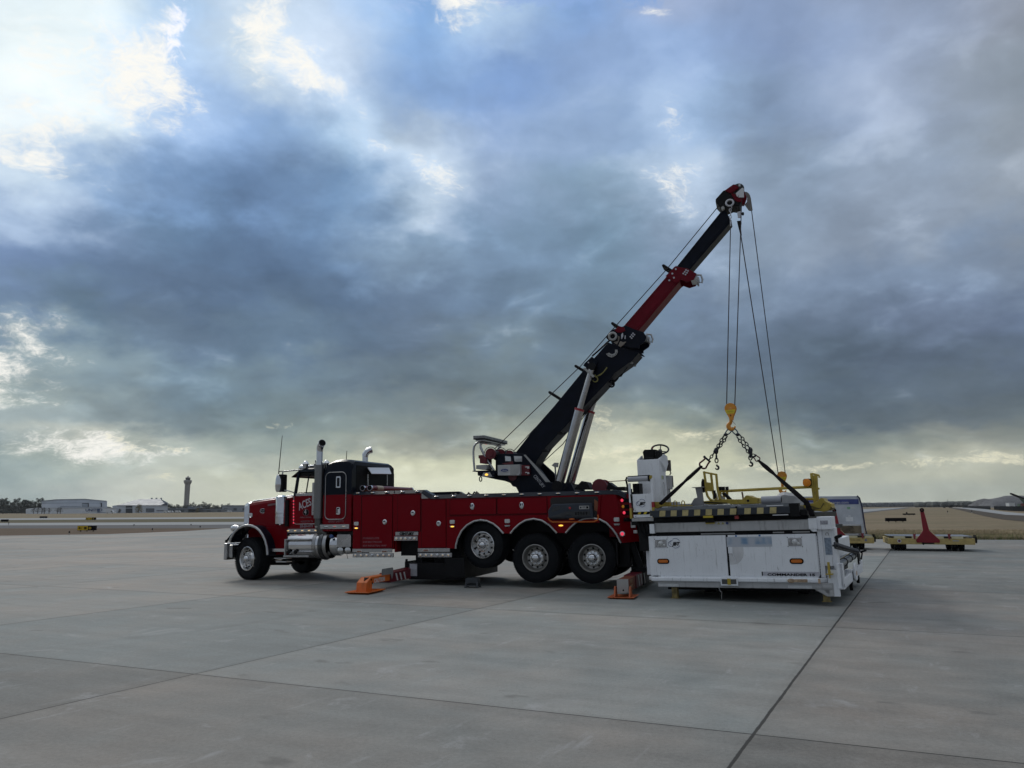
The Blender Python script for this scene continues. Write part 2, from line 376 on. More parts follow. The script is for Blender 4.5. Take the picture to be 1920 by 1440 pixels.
def thing(name, label, cat, frame=WORLD, base=(0, 0, 0), group=None):
    o = bpy.data.objects.new(name, None); COL.objects.link(o); o.empty_display_size = .2
    o.matrix_world = frame.m @ Matrix.Translation(V(base)); OFF[o.name] = V(base)
    return tag(o, label, cat, group)

def single(mb, name, m, label, cat, frame=WORLD, base=(0, 0, 0), group=None, **k):
    o = mb.obj(name, m, None, off=base, **k); o.matrix_world = frame.m @ Matrix.Translation(V(base))
    return tag(o, label, cat, group)

_fc = {}
def text(name, s, size, m, parent, pos, X=(1, 0, 0), Y=(0, 0, 1), ext=.002, shear=0., align='LEFT', width=1., bold=0.):
    cu = bpy.data.curves.new(name, 'FONT'); cu.body = s; cu.size = size; cu.extrude = ext; cu.shear = shear; cu.align_x = align; cu.offset = bold; cu.resolution_u = 3
    to = bpy.data.objects.new('t', cu); COL.objects.link(to)
    bpy.context.view_layer.update()
    me = bpy.data.meshes.new_from_object(to, depsgraph=bpy.context.evaluated_depsgraph_get()); bpy.data.objects.remove(to)
    X, Y = V(X).normalized(), V(Y).normalized(); Z = X.cross(Y)
    o0 = OFF.get(parent.name, V()); M = Matrix.Identity(4)
    for i, a in enumerate((X*width, Y, Z)):
        for j in range(3): M[j][i] = a[j]
    M.translation = V(pos)-o0
    me.transform(M); me.name = name; me.materials.clear()
    return link(name, me, m, parent, o0=o0)

def rr(x0, x1, z0, z1, r, n=5):
    out = []
    for cx, cz, a in ((x1-r, z1-r, 0), (x0+r, z1-r, 90), (x0+r, z0+r, 180), (x1-r, z0+r, 270)):
        for k in range(n+1):
            q = R(a+90*k/n); out.append((cx+r*math.cos(q), cz+r*math.sin(q)))
    return out
def circ(cx, cz, r, n=20, rz=None): return [(cx+r*math.cos(2*math.pi*k/n), cz+(rz or r)*math.sin(2*math.pi*k/n)) for k in range(n)]

# ------------------------------------------------------------------ ground, apron, taxiways, grass
def sheet(name, pts, z, m, kind='structure', sub=0):
    me = bpy.data.meshes.new(name); me.from_pydata([(x, y, z) for x, y in pts], [], [tuple(range(len(pts)))])
    o = link(name, me, m); o['kind'] = kind; return o

def concrete():
    m = bpy.data.materials.new('apron_concrete'); m.use_nodes = True; t = NT(m.node_tree); b = t.n['Principled BSDF']
    O = t.node('ShaderNodeTexCoord').outputs['Object']
    A, B_, Cc = V((-3.467, 8.746, 0)), V((1.868, 6.366, 0)), V((7.659, 17.361, 0))
    e1 = B_-A; e2 = (Cc-B_).normalized()*6.1
    det = e1.x*e2.y-e1.y*e2.x
    P = t.vm('SUBTRACT', O, tuple(A))
    s1 = t.vm('DOT_PRODUCT', P, (e2.y/det, -e2.x/det, 0)); s2 = t.vm('DOT_PRODUCT', P, (-e1.y/det, e1.x/det, 0))
    wob = t.math('MULTIPLY', t.math('SUBTRACT', t.noise(O, 1.3, 4), .5), .0025)
    s1 = t.math('ADD', s1, wob); s2 = t.math('ADD', s2, wob)
    cell = t.comb(t.math('FLOOR', s1), t.math('FLOOR', s2), 0)
    wn = t.node('ShaderNodeTexWhiteNoise', noise_dimensions='3D'); t.put(wn.inputs['Vector'], cell)
    def line(s, L, w):
        f = t.math('ABSOLUTE', t.math('SUBTRACT', t.math('FRACT', t.math('ADD', s, .5)), .5))
        return t.rng(t.math('DIVIDE', t.math('MULTIPLY', f, L), w), .5, 1.1, 1, 0)
    lw = t.math('ADD', .006, t.math('MULTIPLY', t.noise(O, 7, 5, .65), .018))
    f1 = line(s1, e1.length, t.math('MULTIPLY', lw, t.math('ADD', .8, t.math('MULTIPLY', t.math('GREATER_THAN', s1, .5), .35)))); f2 = line(s2, 6.1, t.math('MULTIPLY', lw, .8))
    joint = t.math('MAXIMUM', f1, f2)
    halo = t.math('MAXIMUM', line(s1, e1.length, .10), line(s2, 6.1, .08))
    # broom texture, mottling, stains
    big = t.noise(O, .22, 6, .6); mid = t.noise(O, 1.6, 7, .62); fine = t.noise(O, 26, 5, .7); gr = t.noise(O, 150, 3, .7)
    rot = t.comb(t.vm('DOT_PRODUCT', O, (.89, -.455, 0)), t.vm('DOT_PRODUCT', O, (.455, .89, 0)), 0)
    streak = t.noise(t.vm('MULTIPLY', rot, (.30, 2.2, 1)), 1.4, 6, .62)
    v = t.math('ADD', t.math('MULTIPLY', t.math('SUBTRACT', big, .5), .55), t.math('MULTIPLY', t.math('SUBTRACT', mid, .5), .60))
    v = t.math('ADD', v, t.math('MULTIPLY', t.math('SUBTRACT', streak, .5), .40))
    v = t.math('ADD', v, t.math('MULTIPLY', t.math('SUBTRACT', fine, .5), .55)); v = t.math('ADD', v, t.math('MULTIPLY', t.math('SUBTRACT', gr, .5), .85))
    v = t.math('ADD', v, t.math('MULTIPLY', t.math('SUBTRACT', wn.outputs['Value'], .5), .14))
    g1 = t.math('GREATER_THAN', s1, 1.); g0 = t.math('LESS_THAN', s1, 0.); gm1 = t.math('LESS_THAN', s1, -1.); fg = t.math('LESS_THAN', s2, 0.)
    v = t.math('ADD', v, t.math('ADD', t.math('MULTIPLY', g1, -.13), t.math('ADD', t.math('MULTIPLY', g0, -.10), t.math('ADD', t.math('MULTIPLY', gm1, .10), t.math('MULTIPLY', fg, -.10)))))
    warm = t.math('ADD', t.math('ADD', t.math('MULTIPLY', t.math('SUBTRACT', t.noise(O, .45, 6, .6), .5), 1.9), t.math('ADD', t.math('MULTIPLY', fg, .42), t.math('ADD', t.math('MULTIPLY', g1, .22), t.math('MULTIPLY', gm1, .3)))), t.math('ADD', .22, t.math('MULTIPLY', t.math('SUBTRACT', wn.outputs['Value'], .5), .7)), clamp=True)
    col = t.mix(warm, (.235, .252, .246), (.285, .252, .222))
    col = t.vm('SCALE', col, scale=t.math('MAXIMUM', t.math('ADD', 1., v), .3))
    scuff = t.math('MAXIMUM', t.rng(t.noise(O, 1.1, 9, .72, 0, .5), .56, .72, 0, .62), t.rng(t.noise(t.vm('MULTIPLY', rot, (1.6, .35, 1)), 2.2, 8, .7), .58, .72, 0, .45))
    col = t.mix(scuff, col, (.37, .37, .37))
    st = t.rng(t.noise(t.vm('MULTIPLY', rot, (.8, 1.5, 1)), 1.3, 3, .5), .66, .74, 0, .5)
    col = t.mix(st, col, (.11, .107, .10))
    vo = t.node('ShaderNodeTexVoronoi', feature='F1'); t.put(vo.inputs['Vector'], t.vm('MULTIPLY', rot, (1, 1.6, 1))); vo.inputs['Scale'].default_value = .45
    spot = t.rng(t.math('ADD', vo.outputs['Distance'], t.math('MULTIPLY', t.noise(O, 9, 3), .05)), .05, .085, .5, 0)
    col = t.mix(spot, col, (.09, .088, .085))
    vp = t.node('ShaderNodeTexVoronoi', feature='F1'); t.put(vp.inputs['Vector'], O); vp.inputs['Scale'].default_value = 38.
    pit = t.math('MULTIPLY', t.rng(vp.outputs['Distance'], .10, .24, .6, 0), t.rng(t.noise(O, 5., 4), .45, .62))
    col = t.mix(pit, col, (.10, .098, .09))
    trk = t.math('ABSOLUTE', t.math('SUBTRACT', t.math('FRACT', t.math('ADD', t.math('MULTIPLY', t.sep(rot)[0], .093), t.math('MULTIPLY', t.noise(O, .06, 2), .9))), .5))
    col = t.mix(t.math('MULTIPLY', t.rng(trk, .0, .022, .22, 0), t.rng(t.noise(O, .5, 6, .65), .42, .62)), col, (.11, .107, .10))
    col = t.mix(t.math('MULTIPLY', halo, .10), col, (.10, .098, .09))
    col = t.mix(t.math('MULTIPLY', joint, .9), col, (.035, .034, .032))
    t.put(b.inputs['Base Color'], col)
    t.put(b.inputs['Roughness'], t.math('ADD', .66, t.math('MULTIPLY', mid, .3)))
    b.inputs['Specular IOR Level'].default_value = .14
    bn = t.node('ShaderNodeBump'); bn.inputs['Strength'].default_value = .35; bn.inputs['Distance'].default_value = .012
    hgt = t.math('SUBTRACT', t.math('ADD', t.math('MULTIPLY', fine, .25), t.math('MULTIPLY', gr, .3)), joint)
    t.put(bn.inputs['Height'], hgt); t.l.new(bn.outputs[0], b.inputs['Normal'])
    return m

def turf(name, c1, c2, c3):
    m = bpy.data.materials.new(name); m.use_nodes = True; t = NT(m.node_tree); b = t.n['Principled BSDF']
    O = t.node('ShaderNodeTexCoord').outputs['Object']
    a = t.noise(t.vm('MULTIPLY', O, (.5, 1, 1)), .05, 7, .6); c = t.noise(O, .6, 7, .7); d = t.noise(O, 8, 4, .7)
    col = t.mix(t.rng(a, .38, .62), c1, c2); col = t.mix(t.rng(c, .45, .7, 0, .7), col, c3)
    col = t.vm('SCALE', col, scale=t.math('ADD', .55, t.math('MULTIPLY', d, .9)))
    t.put(b.inputs['Base Color'], col); b.inputs['Roughness'].default_value = .95; b.inputs['Specular IOR Level'].default_value = .05
    return m
def paving(name, c):
    m = bpy.data.materials.new(name); m.use_nodes = True; t = NT(m.node_tree); b = t.n['Principled BSDF']
    O = t.node('ShaderNodeTexCoord').outputs['Object']
    n = t.math('ADD', t.math('MULTIPLY', t.noise(O, .08, 6), .5), t.math('MULTIPLY', t.noise(O, .9, 6), .5))
    t.put(b.inputs['Base Color'], t.vm('SCALE', c, scale=t.math('ADD', .55, t.math('MULTIPLY', n, .9)))); b.inputs['Roughness'].default_value = .9; b.inputs['Specular IOR Level'].default_value = .06
    return m

G2 = lambda pts: [tuple(gnd(u, v)[:2]) for u, v in pts]
TURF = turf('dry_turf', (.22, .175, .12), (.17, .145, .095), (.27, .225, .155))
OLIVE = turf('olive_turf', (.10, .092, .055), (.125, .105, .07), (.085, .085, .05))
BROWN = turf('brown_turf', (.125, .088, .066), (.10, .078, .055), (.15, .11, .08))
PAVE = paving('taxiway_concrete', (.30, .31, .315)); SHOULD = paving('shoulder_asphalt', (.11, .11, .115))
sheet('ground', [(-3400, -290), (3400, -290), (3400, 3700), (-3400, 3700)], -.02, TURF)
ap = G2([(0, 1004.5), (200, 1001.5), (345, 996), (432, 990)])
apron = sheet('apron', [(-300, -200), (300, -200), (300, 46)] + G2([(1920, 1011.8), (1800, 1011.2), (1640, 1010.3)]) + [(12, 62), (-8, 95)] + ap[::-1] + [(-300, ap[0][1]-6)], .0, concrete())
# left: brown island, taxiway, olive strip, far taxiway
isl = G2([(0, 985.5), (180, 987), (330, 988.5), (436, 989.3)])
sheet('brown_grass_island', [(-300, isl[0][1]+10)] + isl + ap[::-1] + [(-300, ap[0][1]-6)], .004, BROWN, 'structure')
def band(name, v0, v1, w0, w1, z, m, u1=1000):
    sheet(name, G2([(-500, v0+.0065*500), (u1, v1), (u1, w1), (-500, w0+.0065*500)]), z, m)
band('taxiway_shoulder', 983.5, 980.5, 988, 990.2, .008, SHOULD)
band('taxiway', 979.8, 976.2, 983.6, 982.0, .012, PAVE)
band('olive_grass_strip', 974.7, 969.0, 979.9, 976.3, .004, OLIVE)
band('far_taxiway', 971.6, 966.0, 974.8, 969.1, .008, PAVE)
# right: taxiways each side of the dry field
sheet('side_taxiway', G2([(1590, 955.5), (1686, 951.8), (1700, 951.8), (1625, 959.6), (1600, 962)]), .012, PAVE)
sheet('side_shoulder', G2([(1600, 961.5), (1625, 959.4), (1700, 951.9), (1712, 952), (1640, 959.6), (1610, 964)]), .008, SHOULD)
sheet('side_taxiway', G2([(1782, 951.6), (1800, 951.6), (1838, 953.2), (1886, 959.8), (1935, 964.2), (1935, 967.4), (1886, 965.3), (1850, 960.2), (1808, 954.0)]), .012, PAVE)
sheet('side_shoulder', G2([(1775, 951.8), (1810, 954.0), (1850, 960.4), (1886, 965.5), (1935, 967.6), (1935, 979), (1880, 974), (1845, 967.5), (1800, 956.5)]), .008, turf('bare_earth', (.085, .075, .065), (.10, .085, .07), (.07, .065, .06)))

def grass(name, quad, n, hmin, hmax, wid, cols, seed=1):
    rs = np.random.RandomState(seed); q = [np.array(p) for p in quad]
    s, t = rs.rand(n, 1), rs.rand(n, 1)**1.6
    p = (q[0]*(1-s)+q[1]*s)*(1-t) + (q[3]*(1-s)+q[2]*s)*t
    a = rs.rand(n)*6.283; h = hmin+(hmax-hmin)*rs.rand(n); w = wid*(.5+rs.rand(n))
    lean = (rs.rand(n, 2)-.5)*h[:, None]*.9
    v = np.zeros((n, 3, 3)); v[:, 0, :2] = p - np.c_[np.cos(a), np.sin(a)]*w[:, None]; v[:, 1, :2] = p + np.c_[np.cos(a), np.sin(a)]*w[:, None]
    v[:, :2, 2] = -.02; v[:, 2, :2] = p+lean; v[:, 2, 2] = h
    me = bpy.data.meshes.new(name); me.from_pydata(v.reshape(-1, 3).tolist(), [], np.arange(3*n).reshape(-1, 3).tolist())
    for c in cols: me.materials.append(c)
    me.polygons.foreach_set('material_index', rs.randint(0, len(cols), n).astype('i4'))
    o = link(name, me, None); o['kind'] = 'stuff'; return o
gm = [mat('dry_blade', (.40, .325, .215), .9, var=.3, scale=.3, spec=.1), mat('straw_blade', (.50, .42, .29), .9, var=.25, scale=.3, spec=.1), mat('olive_blade', (.30, .25, .155), .9, var=.3, scale=.3, spec=.1)]
e = G2([(1560, 1010), (1950, 1012), (1950, 996), (1560, 996)])
grass('dry_grass', e, 42000, .04, .22, .016, gm, 3)
e = G2([(1560, 1010.6), (1950, 1012.2), (1950, 1006), (1560, 1004)])
grass('green_verge_grass', e, 26000, .08, .26, .016, [gm[2], mat('green_blade', (.13, .16, .06), .9, var=.3, scale=.3, spec=.1), gm[0]], 5)

# ------------------------------------------------------------------ heavy wrecker truck
T = Frame((-6.759, 20.097, 0), 18.6, .7)
W = 2.6                      # body width
truck = thing('recovery_truck', 'dark red and black heavy recovery truck with its crane boom raised', 'tow truck', T)

# ---- wheels
def tyre_mesh(r, w, rin, grooves=4):
    b = MB(); h = w/2; p = [(rin, -h*.80), (rin+.02, -h*.90), (rin+(r-rin)*.25, -h*.98), (rin+(r-rin)*.55, -h*1.0), (rin+(r-rin)*.80, -h*.94), (r-.035, -h*.90), (r-.012, -h*.84)]
    tw = h*.80; n = grooves
    for k in range(n+1):
        a = -tw+2*tw*k/(n+1); c = -tw+2*tw*(k+1)/(n+1); g = .006
        p += [(r, a+g), (r, c-g)]
        if k < n: p += [(r-.014, c-g*.6), (r-.014, c+g*.6)]
    p += [(q, -y) for q, y in p[:7][::-1]]
    b.lathe(p, closed=False, n=56); bmesh.ops.delete(b.b, geom=[f for f in b.b.faces if len(f.verts) > 4], context='FACES')
    # shoulder lugs
    for k in range(56):
        q = 2*math.pi*(k+.5)/56
        for sgn in (-1, 1):
            c = V((math.cos(q)*(r-.022), sgn*h*.89, math.sin(q)*(r-.022))); u = V((math.cos(q), 0, math.sin(q)))*.017; t_ = V((-math.sin(q), 0, math.cos(q)))*.016; y = V((0, .014, 0))
            b.extr([c-u-t_-y, c+u-t_-y, c+u+t_-y, c-u+t_-y], [c-u-t_+y, c+u-t_+y, c+u+t_+y, c-u+t_+y])
    return b
def rim_front(r):            # disc near the outer lip, ten hand holes (outer side is -y)
    b = MB(); b.lathe([(r, -.02), (r+.012, -.035), (r-.004, -.04), (r-.022, -.02), (r-.03, .03), (r-.055, .06), (r-.075, .06), (r-.09, .045), (.175, .02), (.16, -.005), (.10, -.012), (.0, -.012)], n=48, cap=False)
    return b
def rim_dual(r):             # deep dish: disc set well in
    b = MB(); b.lathe([(r, -.02), (r+.012, -.035), (r-.004, -.04), (r-.02, -.02), (r-.03, .03), (r-.045, .10), (r-.06, .125), (r-.10, .14), (.185, .125), (.175, .10), (.17, .10), (.10, .10), (0, .10)], n=48, cap=False)
    return b
def wheel(kind, x, y, z, steer=0., far=False):
    r, w, rr_ = (.53, .37, .295) if kind == 'steer' else (.545, .27, .295)
    key = kind
    if key not in WM:
        tm = tyre_mesh(r, w, rr_)
        rm = rim_front(rr_) if kind == 'steer' else rim_dual(rr_)
        d = -w/2+.03
        bmesh.ops.translate(rm.b, verts=rm.b.verts, vec=(0, d, 0))
        hb = MB(); hole = MB()
        if kind == 'steer':
            hb.lathe([(.085, d-.01), (.085, d-.05), (.078, d-.075), (.055, d-.10), (.03, d-.112), (0, d-.114)], n=24)
            for k in range(10):
                q = 2*math.pi*k/10; c = V((math.cos(q)*.125, 0, math.sin(q)*.125)); hb.cyl(c+V((0, d-.005, 0)), c+V((0, d-.06, 0)), .019, .013, 8)
                q += .31; c = V((math.cos(q)*.208, 0, math.sin(q)*.208)); hole.cyl(c+V((0, d+.05, 0)), c+V((0, d+.0255, 0)), .019, n=10)
        else:
            hb.lathe([(.15, d+.10), (.15, d+.085), (.105, d+.08), (.098, d+.01), (.092, d-.03), (.075, d-.055), (.05, d-.068), (.032, d-.07), (.03, d-.078), (0, d-.08)], n=24)
            for k in range(10):
                q = 2*math.pi*k/10; c = V((math.cos(q)*.142, 0, math.sin(q)*.142)); hb.cyl(c+V((0, d+.09, 0)), c+V((0, d+.03, 0)), .02, .015, 8)
                if k % 1 == 0:
                    q += .31; c = V((math.cos(q)*.212, 0, math.sin(q)*.212)); hole.cyl(c+V((0, d+.16, 0)), c+V((0, d+.127, 0)), .024, n=10)
        WM[key] = {}
        hm_ = bpy.data.meshes.new('h'); bmesh.ops.recalc_face_normals(hole.b, faces=hole.b.faces); hole.b.to_mesh(hm_); nf = len(rm.b.faces); rm.b.from_mesh(hm_); rm.b.faces.ensure_lookup_table()
        for f in rm.b.faces[nf:]: f.material_index = 1
        for nm, mb_, mt, sm in (('tyre', tm, RUBBER, 40), ('rim', rm, ALU if kind == 'steer' else GREYW, 35), ('hub', hb, CHROME, 50)):
            o = mb_.obj(nm, mt, None, smooth=sm); WM[key][nm] = o.data; bpy.data.objects.remove(o)
        WM[key]['rim'].materials.append(BLACKP)
    wo = bpy.data.objects.new('wheel', WM[key]['tyre']); COL.objects.link(wo); wo.parent = truck; wo.location = (x, y, z); wo.rotation_euler = (0, random.random(), steer + (math.pi if far else 0)); wo.rotation_mode = 'ZYX' if False else 'XYZ'
    wo.rotation_euler = (0, 0, steer+(math.pi if far else 0))
    for nm in ('rim', 'hub'):
        c = bpy.data.objects.new(nm, WM[key][nm]); COL.objects.link(c); c.parent = wo
    return wo
WM = {}
wheel('steer', -.03, .235, .535, R(-17)); wheel('steer', .06, W-.13, .535, R(-17), True)
wheel('steer', 6.41, .24, .853, R(-9)); wheel('steer', 6.42, W-.2, .853, R(-9), True)
for x in (7.655, 8.95):
    wheel('dual', x, .165, .56)
    wheel('dual', x, .50, .56)
    wheel('dual', x, W-.165, .56, 0, True); wheel('dual', x, W-.50, .56, 0, True)

# ---- chassis, axles, underbody
b = MB()
for y in (.86, W-.94): b.box(.35, 9.9, y, y+.08, .72, 1.0)
for x in (7.655, 8.95): b.cyl((x, .5, .56), (x, W-.5, .56), .11); b.ball((x, W/2, .56), .24)
b.cyl((0, .4, .50), (0, W-.4, .50), .07); b.cyl((6.41, .4, .85), (6.41, W-.4, .85), .07)
b.box(-.55, .3, .75, W-.75, .62, .95)
b.box(5.05, 5.75, .30, W-.3, .42, .95); b.box(3.0, 3.9, .7, W-.7, .74, .95)
b.obj('chassis', BLACK, truck, bevel=.01)
b = MB()
for y in (.55, W-.65):
    for k in range(5): b.box(-.55+.06*k, 1.0-.05*k, y, y+.09, .44-.025*k, .46-.025*k)
b.obj('leaf_spring', BLACK, truck)
b = MB(); b.box(.55, 1.10, .10, .5, .70, .78); b.box(.78, 1.1, .06, .3, .44, .47); b.box(.72, 1.1, .06, .3, .53, .555)
b.obj('step_tread', ALU, truck, bevel=.008)

# ---- body: side skins with wheel arches, floor box, deck
skin = [(3.015, .775), (4.12, .775), (4.12, .96), (4.77, .96), (4.77, .785), (5.74, .775), (5.745, .85), (5.80, 1.02), (5.89, 1.18), (6.03, 1.31), (6.20, 1.395), (6.36, 1.42), (6.52, 1.40), (6.68, 1.33), (6.80, 1.235), (6.92, 1.11),
        (7.09, 1.11), (7.18, 1.215), (7.31, 1.32), (7.46, 1.40), (7.65, 1.43), (7.84, 1.39), (8.02, 1.28), (8.18, 1.11), (8.39, 1.11), (8.49, 1.22), (8.62, 1.33), (8.80, 1.41), (8.98, 1.43), (9.16, 1.40), (9.31, 1.32), (9.43, 1.20), (9.52, 1.08), (9.58, .96), (9.615, .885),
        (9.66, .885), (9.545, 1.94), (5.06, 1.94), (4.85, 2.075), (3.015, 2.075)]
body_x1 = 9.66
b = MB(); b.prism(skin, 0, .06); b.prism(skin, W-.06, W)
b.box(3.02, 4.12, .06, W-.06, 1.1, 2.06); b.box(4.12, 9.4, .06, W-.06, 1.50, 1.90)
b.box(4.12, 4.77, .06, .12, .98, 1.5); b.box(4.12, 4.17, .0601, .35, .69, 1.0)
body = b.obj('wrecker_body', RED, truck, bevel=.006)
b = MB(); b.box(4.18, 9.5, .46, W-.46, 1.12, 1.495); b.box(5.85, 9.55, .70, W-.70, .72, 1.12); b.box(5.0, 5.8, .1, W-.1, .80, 1.49); b.box(4.2, 4.76, .25, W-.25, .60, 1.12); b.box(3.05, 4.10, .08, W-.08, .80, 1.09)
b.obj('inner_wheel_well', BLACK, body)
# rear chamfer and tail
b = MB()
for s_ in (0, 1):
    f = (lambda y: y) if not s_ else (lambda y: W-y)
    A = [(9.545, f(.0), 1.94), (9.66, f(.0), .885), (9.98, f(.30), .905), (9.80, f(.30), 1.90), (9.72, f(.22), 1.99)]
    B_ = [(9.50, f(.10), 1.94), (9.60, f(.10), .885), (9.60, f(.34), .905), (9.60, f(.34), 1.90), (9.60, f(.30), 1.99)]
    b.extr(A, B_)
b.box(9.3, 9.78, .32, W-.32, 1.0, 1.93)
tail = b.obj('tail_panel', RED, body, bevel=.008)
# blue-black rail along the top edges
b = MB()
for s_ in (0, 1):
    f = (lambda y: y) if not s_ else (lambda y: W-y)
    sec = lambda x, z0, z1: [(x, f(-.012), z0), (x, f(.10), z1), (x, f(.30), z1+.005), (x, f(.30), z0), (x, f(.05), z0-.01)]
    b.rings([sec(3.0, 2.075, 2.155), sec(4.105, 2.075, 2.155)])
    b.rings([sec(4.125, 2.075, 2.155), sec(4.86, 2.075, 2.155), sec(5.10, 1.935, 2.028), sec(9.45, 1.937, 2.03), sec(9.60, 1.92, 2.015), sec(9.74, 1.84, 1.96)])
rail = b.obj('top_rail', NAVY, body, bevel=.004)
b = MB(); b.prism([(4.86, 1.945), (5.045, 1.945), (4.86, 2.07)], -.004, .05); b.obj('corner_gusset', GREYB, body)
b = MB(); b.box(5.6, 9.3, .32, W-.32, 1.88, 1.905); b.obj('deck_plate', STEEL, body)
# rail marker lamps
for x in [p.x for p in (T(u, v, 0) for u, v in zz(650, 900, 9.6, (187, 245), (450, 235), (712, 222), (990, 213), (1265, 200), (1605, 303)) + zz(850, 900, 9.6, (0, 293), (280, 283), (587, 273), (902, 264), (1222, 254), (1545, 242)) + zz(1030, 900, 9.6, (150, 236), (490, 226), (848, 216)))]:
    zc = 2.118 if x < 4.9 else 1.985
    b = MB(); b.ball((x, .035, zc), .062, .03, .02, 12); o = b.obj('rail_lamp', CHROME, body, smooth=60)
    b = MB(); b.ball((x, .028, zc+.003), .036, .032, .014, 10); b.obj('lens', WARMD, o, smooth=60)
# compartment doors
def door(x0, x1, z0, z1, latch=None, kind='t'):
    g = MB(); g.prism(rr(x0-.012, x1+.012, z0-.012, z1+.012, .02, 3), -.004, -.001); g.obj('door_seam', BLACKP, body)
    d = MB(); d.prism(rr(x0, x1, z0, z1, .02, 3), -.014, .0); d = d.obj('compartment_door', RED, body, bevel=.004)
    if latch:
        lx, lz = latch; rx, rz = (.062, .066) if kind == 't' else (.058, .082)
        l = MB(); l.ball((lx, -.012, lz), rx, .026, rz, 20); lo = l.obj('latch', CHROME, d, smooth=60)
        l = MB()
        if kind == 't': l.box(lx-.03, lx+.03, -.042, -.036, lz+.004, lz+.028)
        else: l.prism(rr(lx-.036, lx-.008, lz-.03, lz+.05, .012), -.041, -.035); l.prism(rr(lx+.012, lx+.034, lz, lz+.05, .01), -.041, -.035)
        l.obj('latch_recess', BLACKP, lo)
        l = MB(); l.prism(rr(lx-.032, lx+.036, lz-.055, lz-.005, .02), -.046, -.034); l.obj('latch_pull', ALU, lo, bevel=.004)
    return d
dA = door(3.26, 4.09, .80, 2.035, (3.89, 1.41)); door(4.235, 4.83, 1.185, 2.04, (4.64, 1.61)); door(4.87, 5.49, .80, 1.91, (5.31, 1.355))
door(5.60, 6.75, 1.55, 1.905, (6.16, 1.735), 'v'); door(6.785, 7.965, 1.55, 1.905, (7.37, 1.735), 'v')
b = MB(); b.box(5.52, 7.97, -.003, 0, 1.518, 1.526); b.box(3.238, 3.246, -.003, 0, .785, 2.07); b.obj('panel_seam', BLACKP, body)
# bright strips with round lamps
def strip(x0, x1, z0, z1, lamps, name='lamp_strip', y=-.02):
    s_ = MB(); s_.box(x0, x1, y, y+.03, z0, z1); s_ = s_.obj(name, STEEL, body, bevel=.004)
    for i, x in enumerate(lamps):
        l = MB(); zc = (z0+z1)/2; l.lathe([(.036, 0), (.036, -.018), (.028, -.022), (.0, -.022)], (x, y, zc), n=14); lo = l.obj('lamp_bezel', CHROME, s_, smooth=40)
        l = MB(); l.ball((x, y-.02, zc), .025, .012, .025, 10); l.obj('lens', (WARMD, WARMD, WARMD, CLEAR)[i % 4], lo, smooth=60)
    return s_
strip(3.02, 4.09, .69, .775, []); strip(3.03, 4.13, .575, .675, [3.115+k*.152 for k in range(7)])
strip(4.77, 5.59, .70, .785, []); strip(4.775, 5.64, .578, .68, [4.85+k*.143 for k in range(6)])
s_ = strip(4.18, 4.78, 1.085, 1.17, [], 'name_strip'); text('lettering', 'CENTURY', .082, BLACKP, s_, (4.48, -.024, 1.098), align='CENTER', bold=.006)
strip(4.15, 4.765, .965, 1.065, [4.22+k*.118 for k in range(5)])
for x, z in ((3.215, .715), (3.90, .715), (4.985, .74)):
    b = MB(); b.prism(rr(x-.085, x+.085, z-.032, z+.032, .03), -.034, -.018); o = b.obj('oval_bezel', CHROME, body, bevel=.006)
    b = MB(); b.prism(rr(x-.06, x+.06, z-.016, z+.016, .015), -.038, -.03); b.obj('oval_lens', mat('smoked_amber_lens', (.22, .10, .06), .3), o)
# side marker lamps (clear box over amber lens)
for x, z, lit in ((3.12, 1.375, 1), (5.66, 1.385, 1), (7.02, 1.385, 0), (9.545, 1.385, 0)):
    b = MB(); b.prism(rr(x-.062, x+.062, z-.042, z+.048, .02), -.035, 0); b.obj('side_marker', CLEAR, body, bevel=.01)
    b = MB(); b.prism([(x-.07, z-.085), (x+.07, z-.085), (x+.05, z-.125), (x-.05, z-.125)], -.03, 0); o = b.obj('marker_base', STEEL, body, bevel=.006)
    b = MB(); b.ball((x+.005, -.034, z-.104), .045, .018, .016, 10); b.obj('marker_lens', AMBERL if lit else GREYB, o, smooth=60)
b = MB(); b.ball((8.28, -.01, 1.275), .055, .02, .018, 10); b.obj('marker_lens', AMBERL, body, smooth=60)
# arch trims
def arc_trim(pts, name='arch_trim', r=.026, y=-.012, m=STEEL, par=None):
    b = MB(); b.tube([(x, y, z) for x, z in pts], r, 8, flat=1.); return b.obj(name, m, par or body, smooth=50)
arc_trim(skin[5:16]); arc_trim(skin[16:24]); arc_trim(skin[24:35])
# tail lamps on the chamfer, red clearance lamp
ch = lambda s1, z: ((9.545+(9.66-9.545)*(1.94-z)/1.055)*(1-s1) + (9.80+(9.98-9.80)*(1.90-z)/1.0)*s1, .30*s1, z)
for z, m_ in ((1.80, REDL), (1.665, AMBERL), (1.53, REDL), (1.385, BLACK)):
    b = MB(); p0, p1 = V(ch(.26, z)), V(ch(.95, z)); n = V((.68, -.73, .1)); d = V((0, 0, .045))
    b.extr([p0-d+n*.004, p1-d+n*.004, p1+d+n*.004, p0+d*.8+n*.004], [p0-d-n*.02, p1-d-n*.02, p1+d-n*.02, p0+d*.8-n*.02]); o = b.obj('lamp_recess', BLACKP, tail)
    b = MB(); b.ball(p0*.88+p1*.12+n*.012, .034, .034, .036, 10); b.obj('tail_lamp', m_ if m_ != AMBERL else AMBER, o, smooth=60)
b = MB(); b.lathe([(.055, 0), (.055, -.012), (.042, -.016), (0, -.016)], (9.655, -.004, 1.08), n=20); o = b.obj('lamp_bezel', CHROME, body, smooth=40)
b = MB(); b.lathe([(.038, -.014), (.036, -.022), (.016, -.024), (0, -.02)], (9.655, -.004, 1.08), n=20); b.obj('red_lamp', REDL, o, smooth=40)
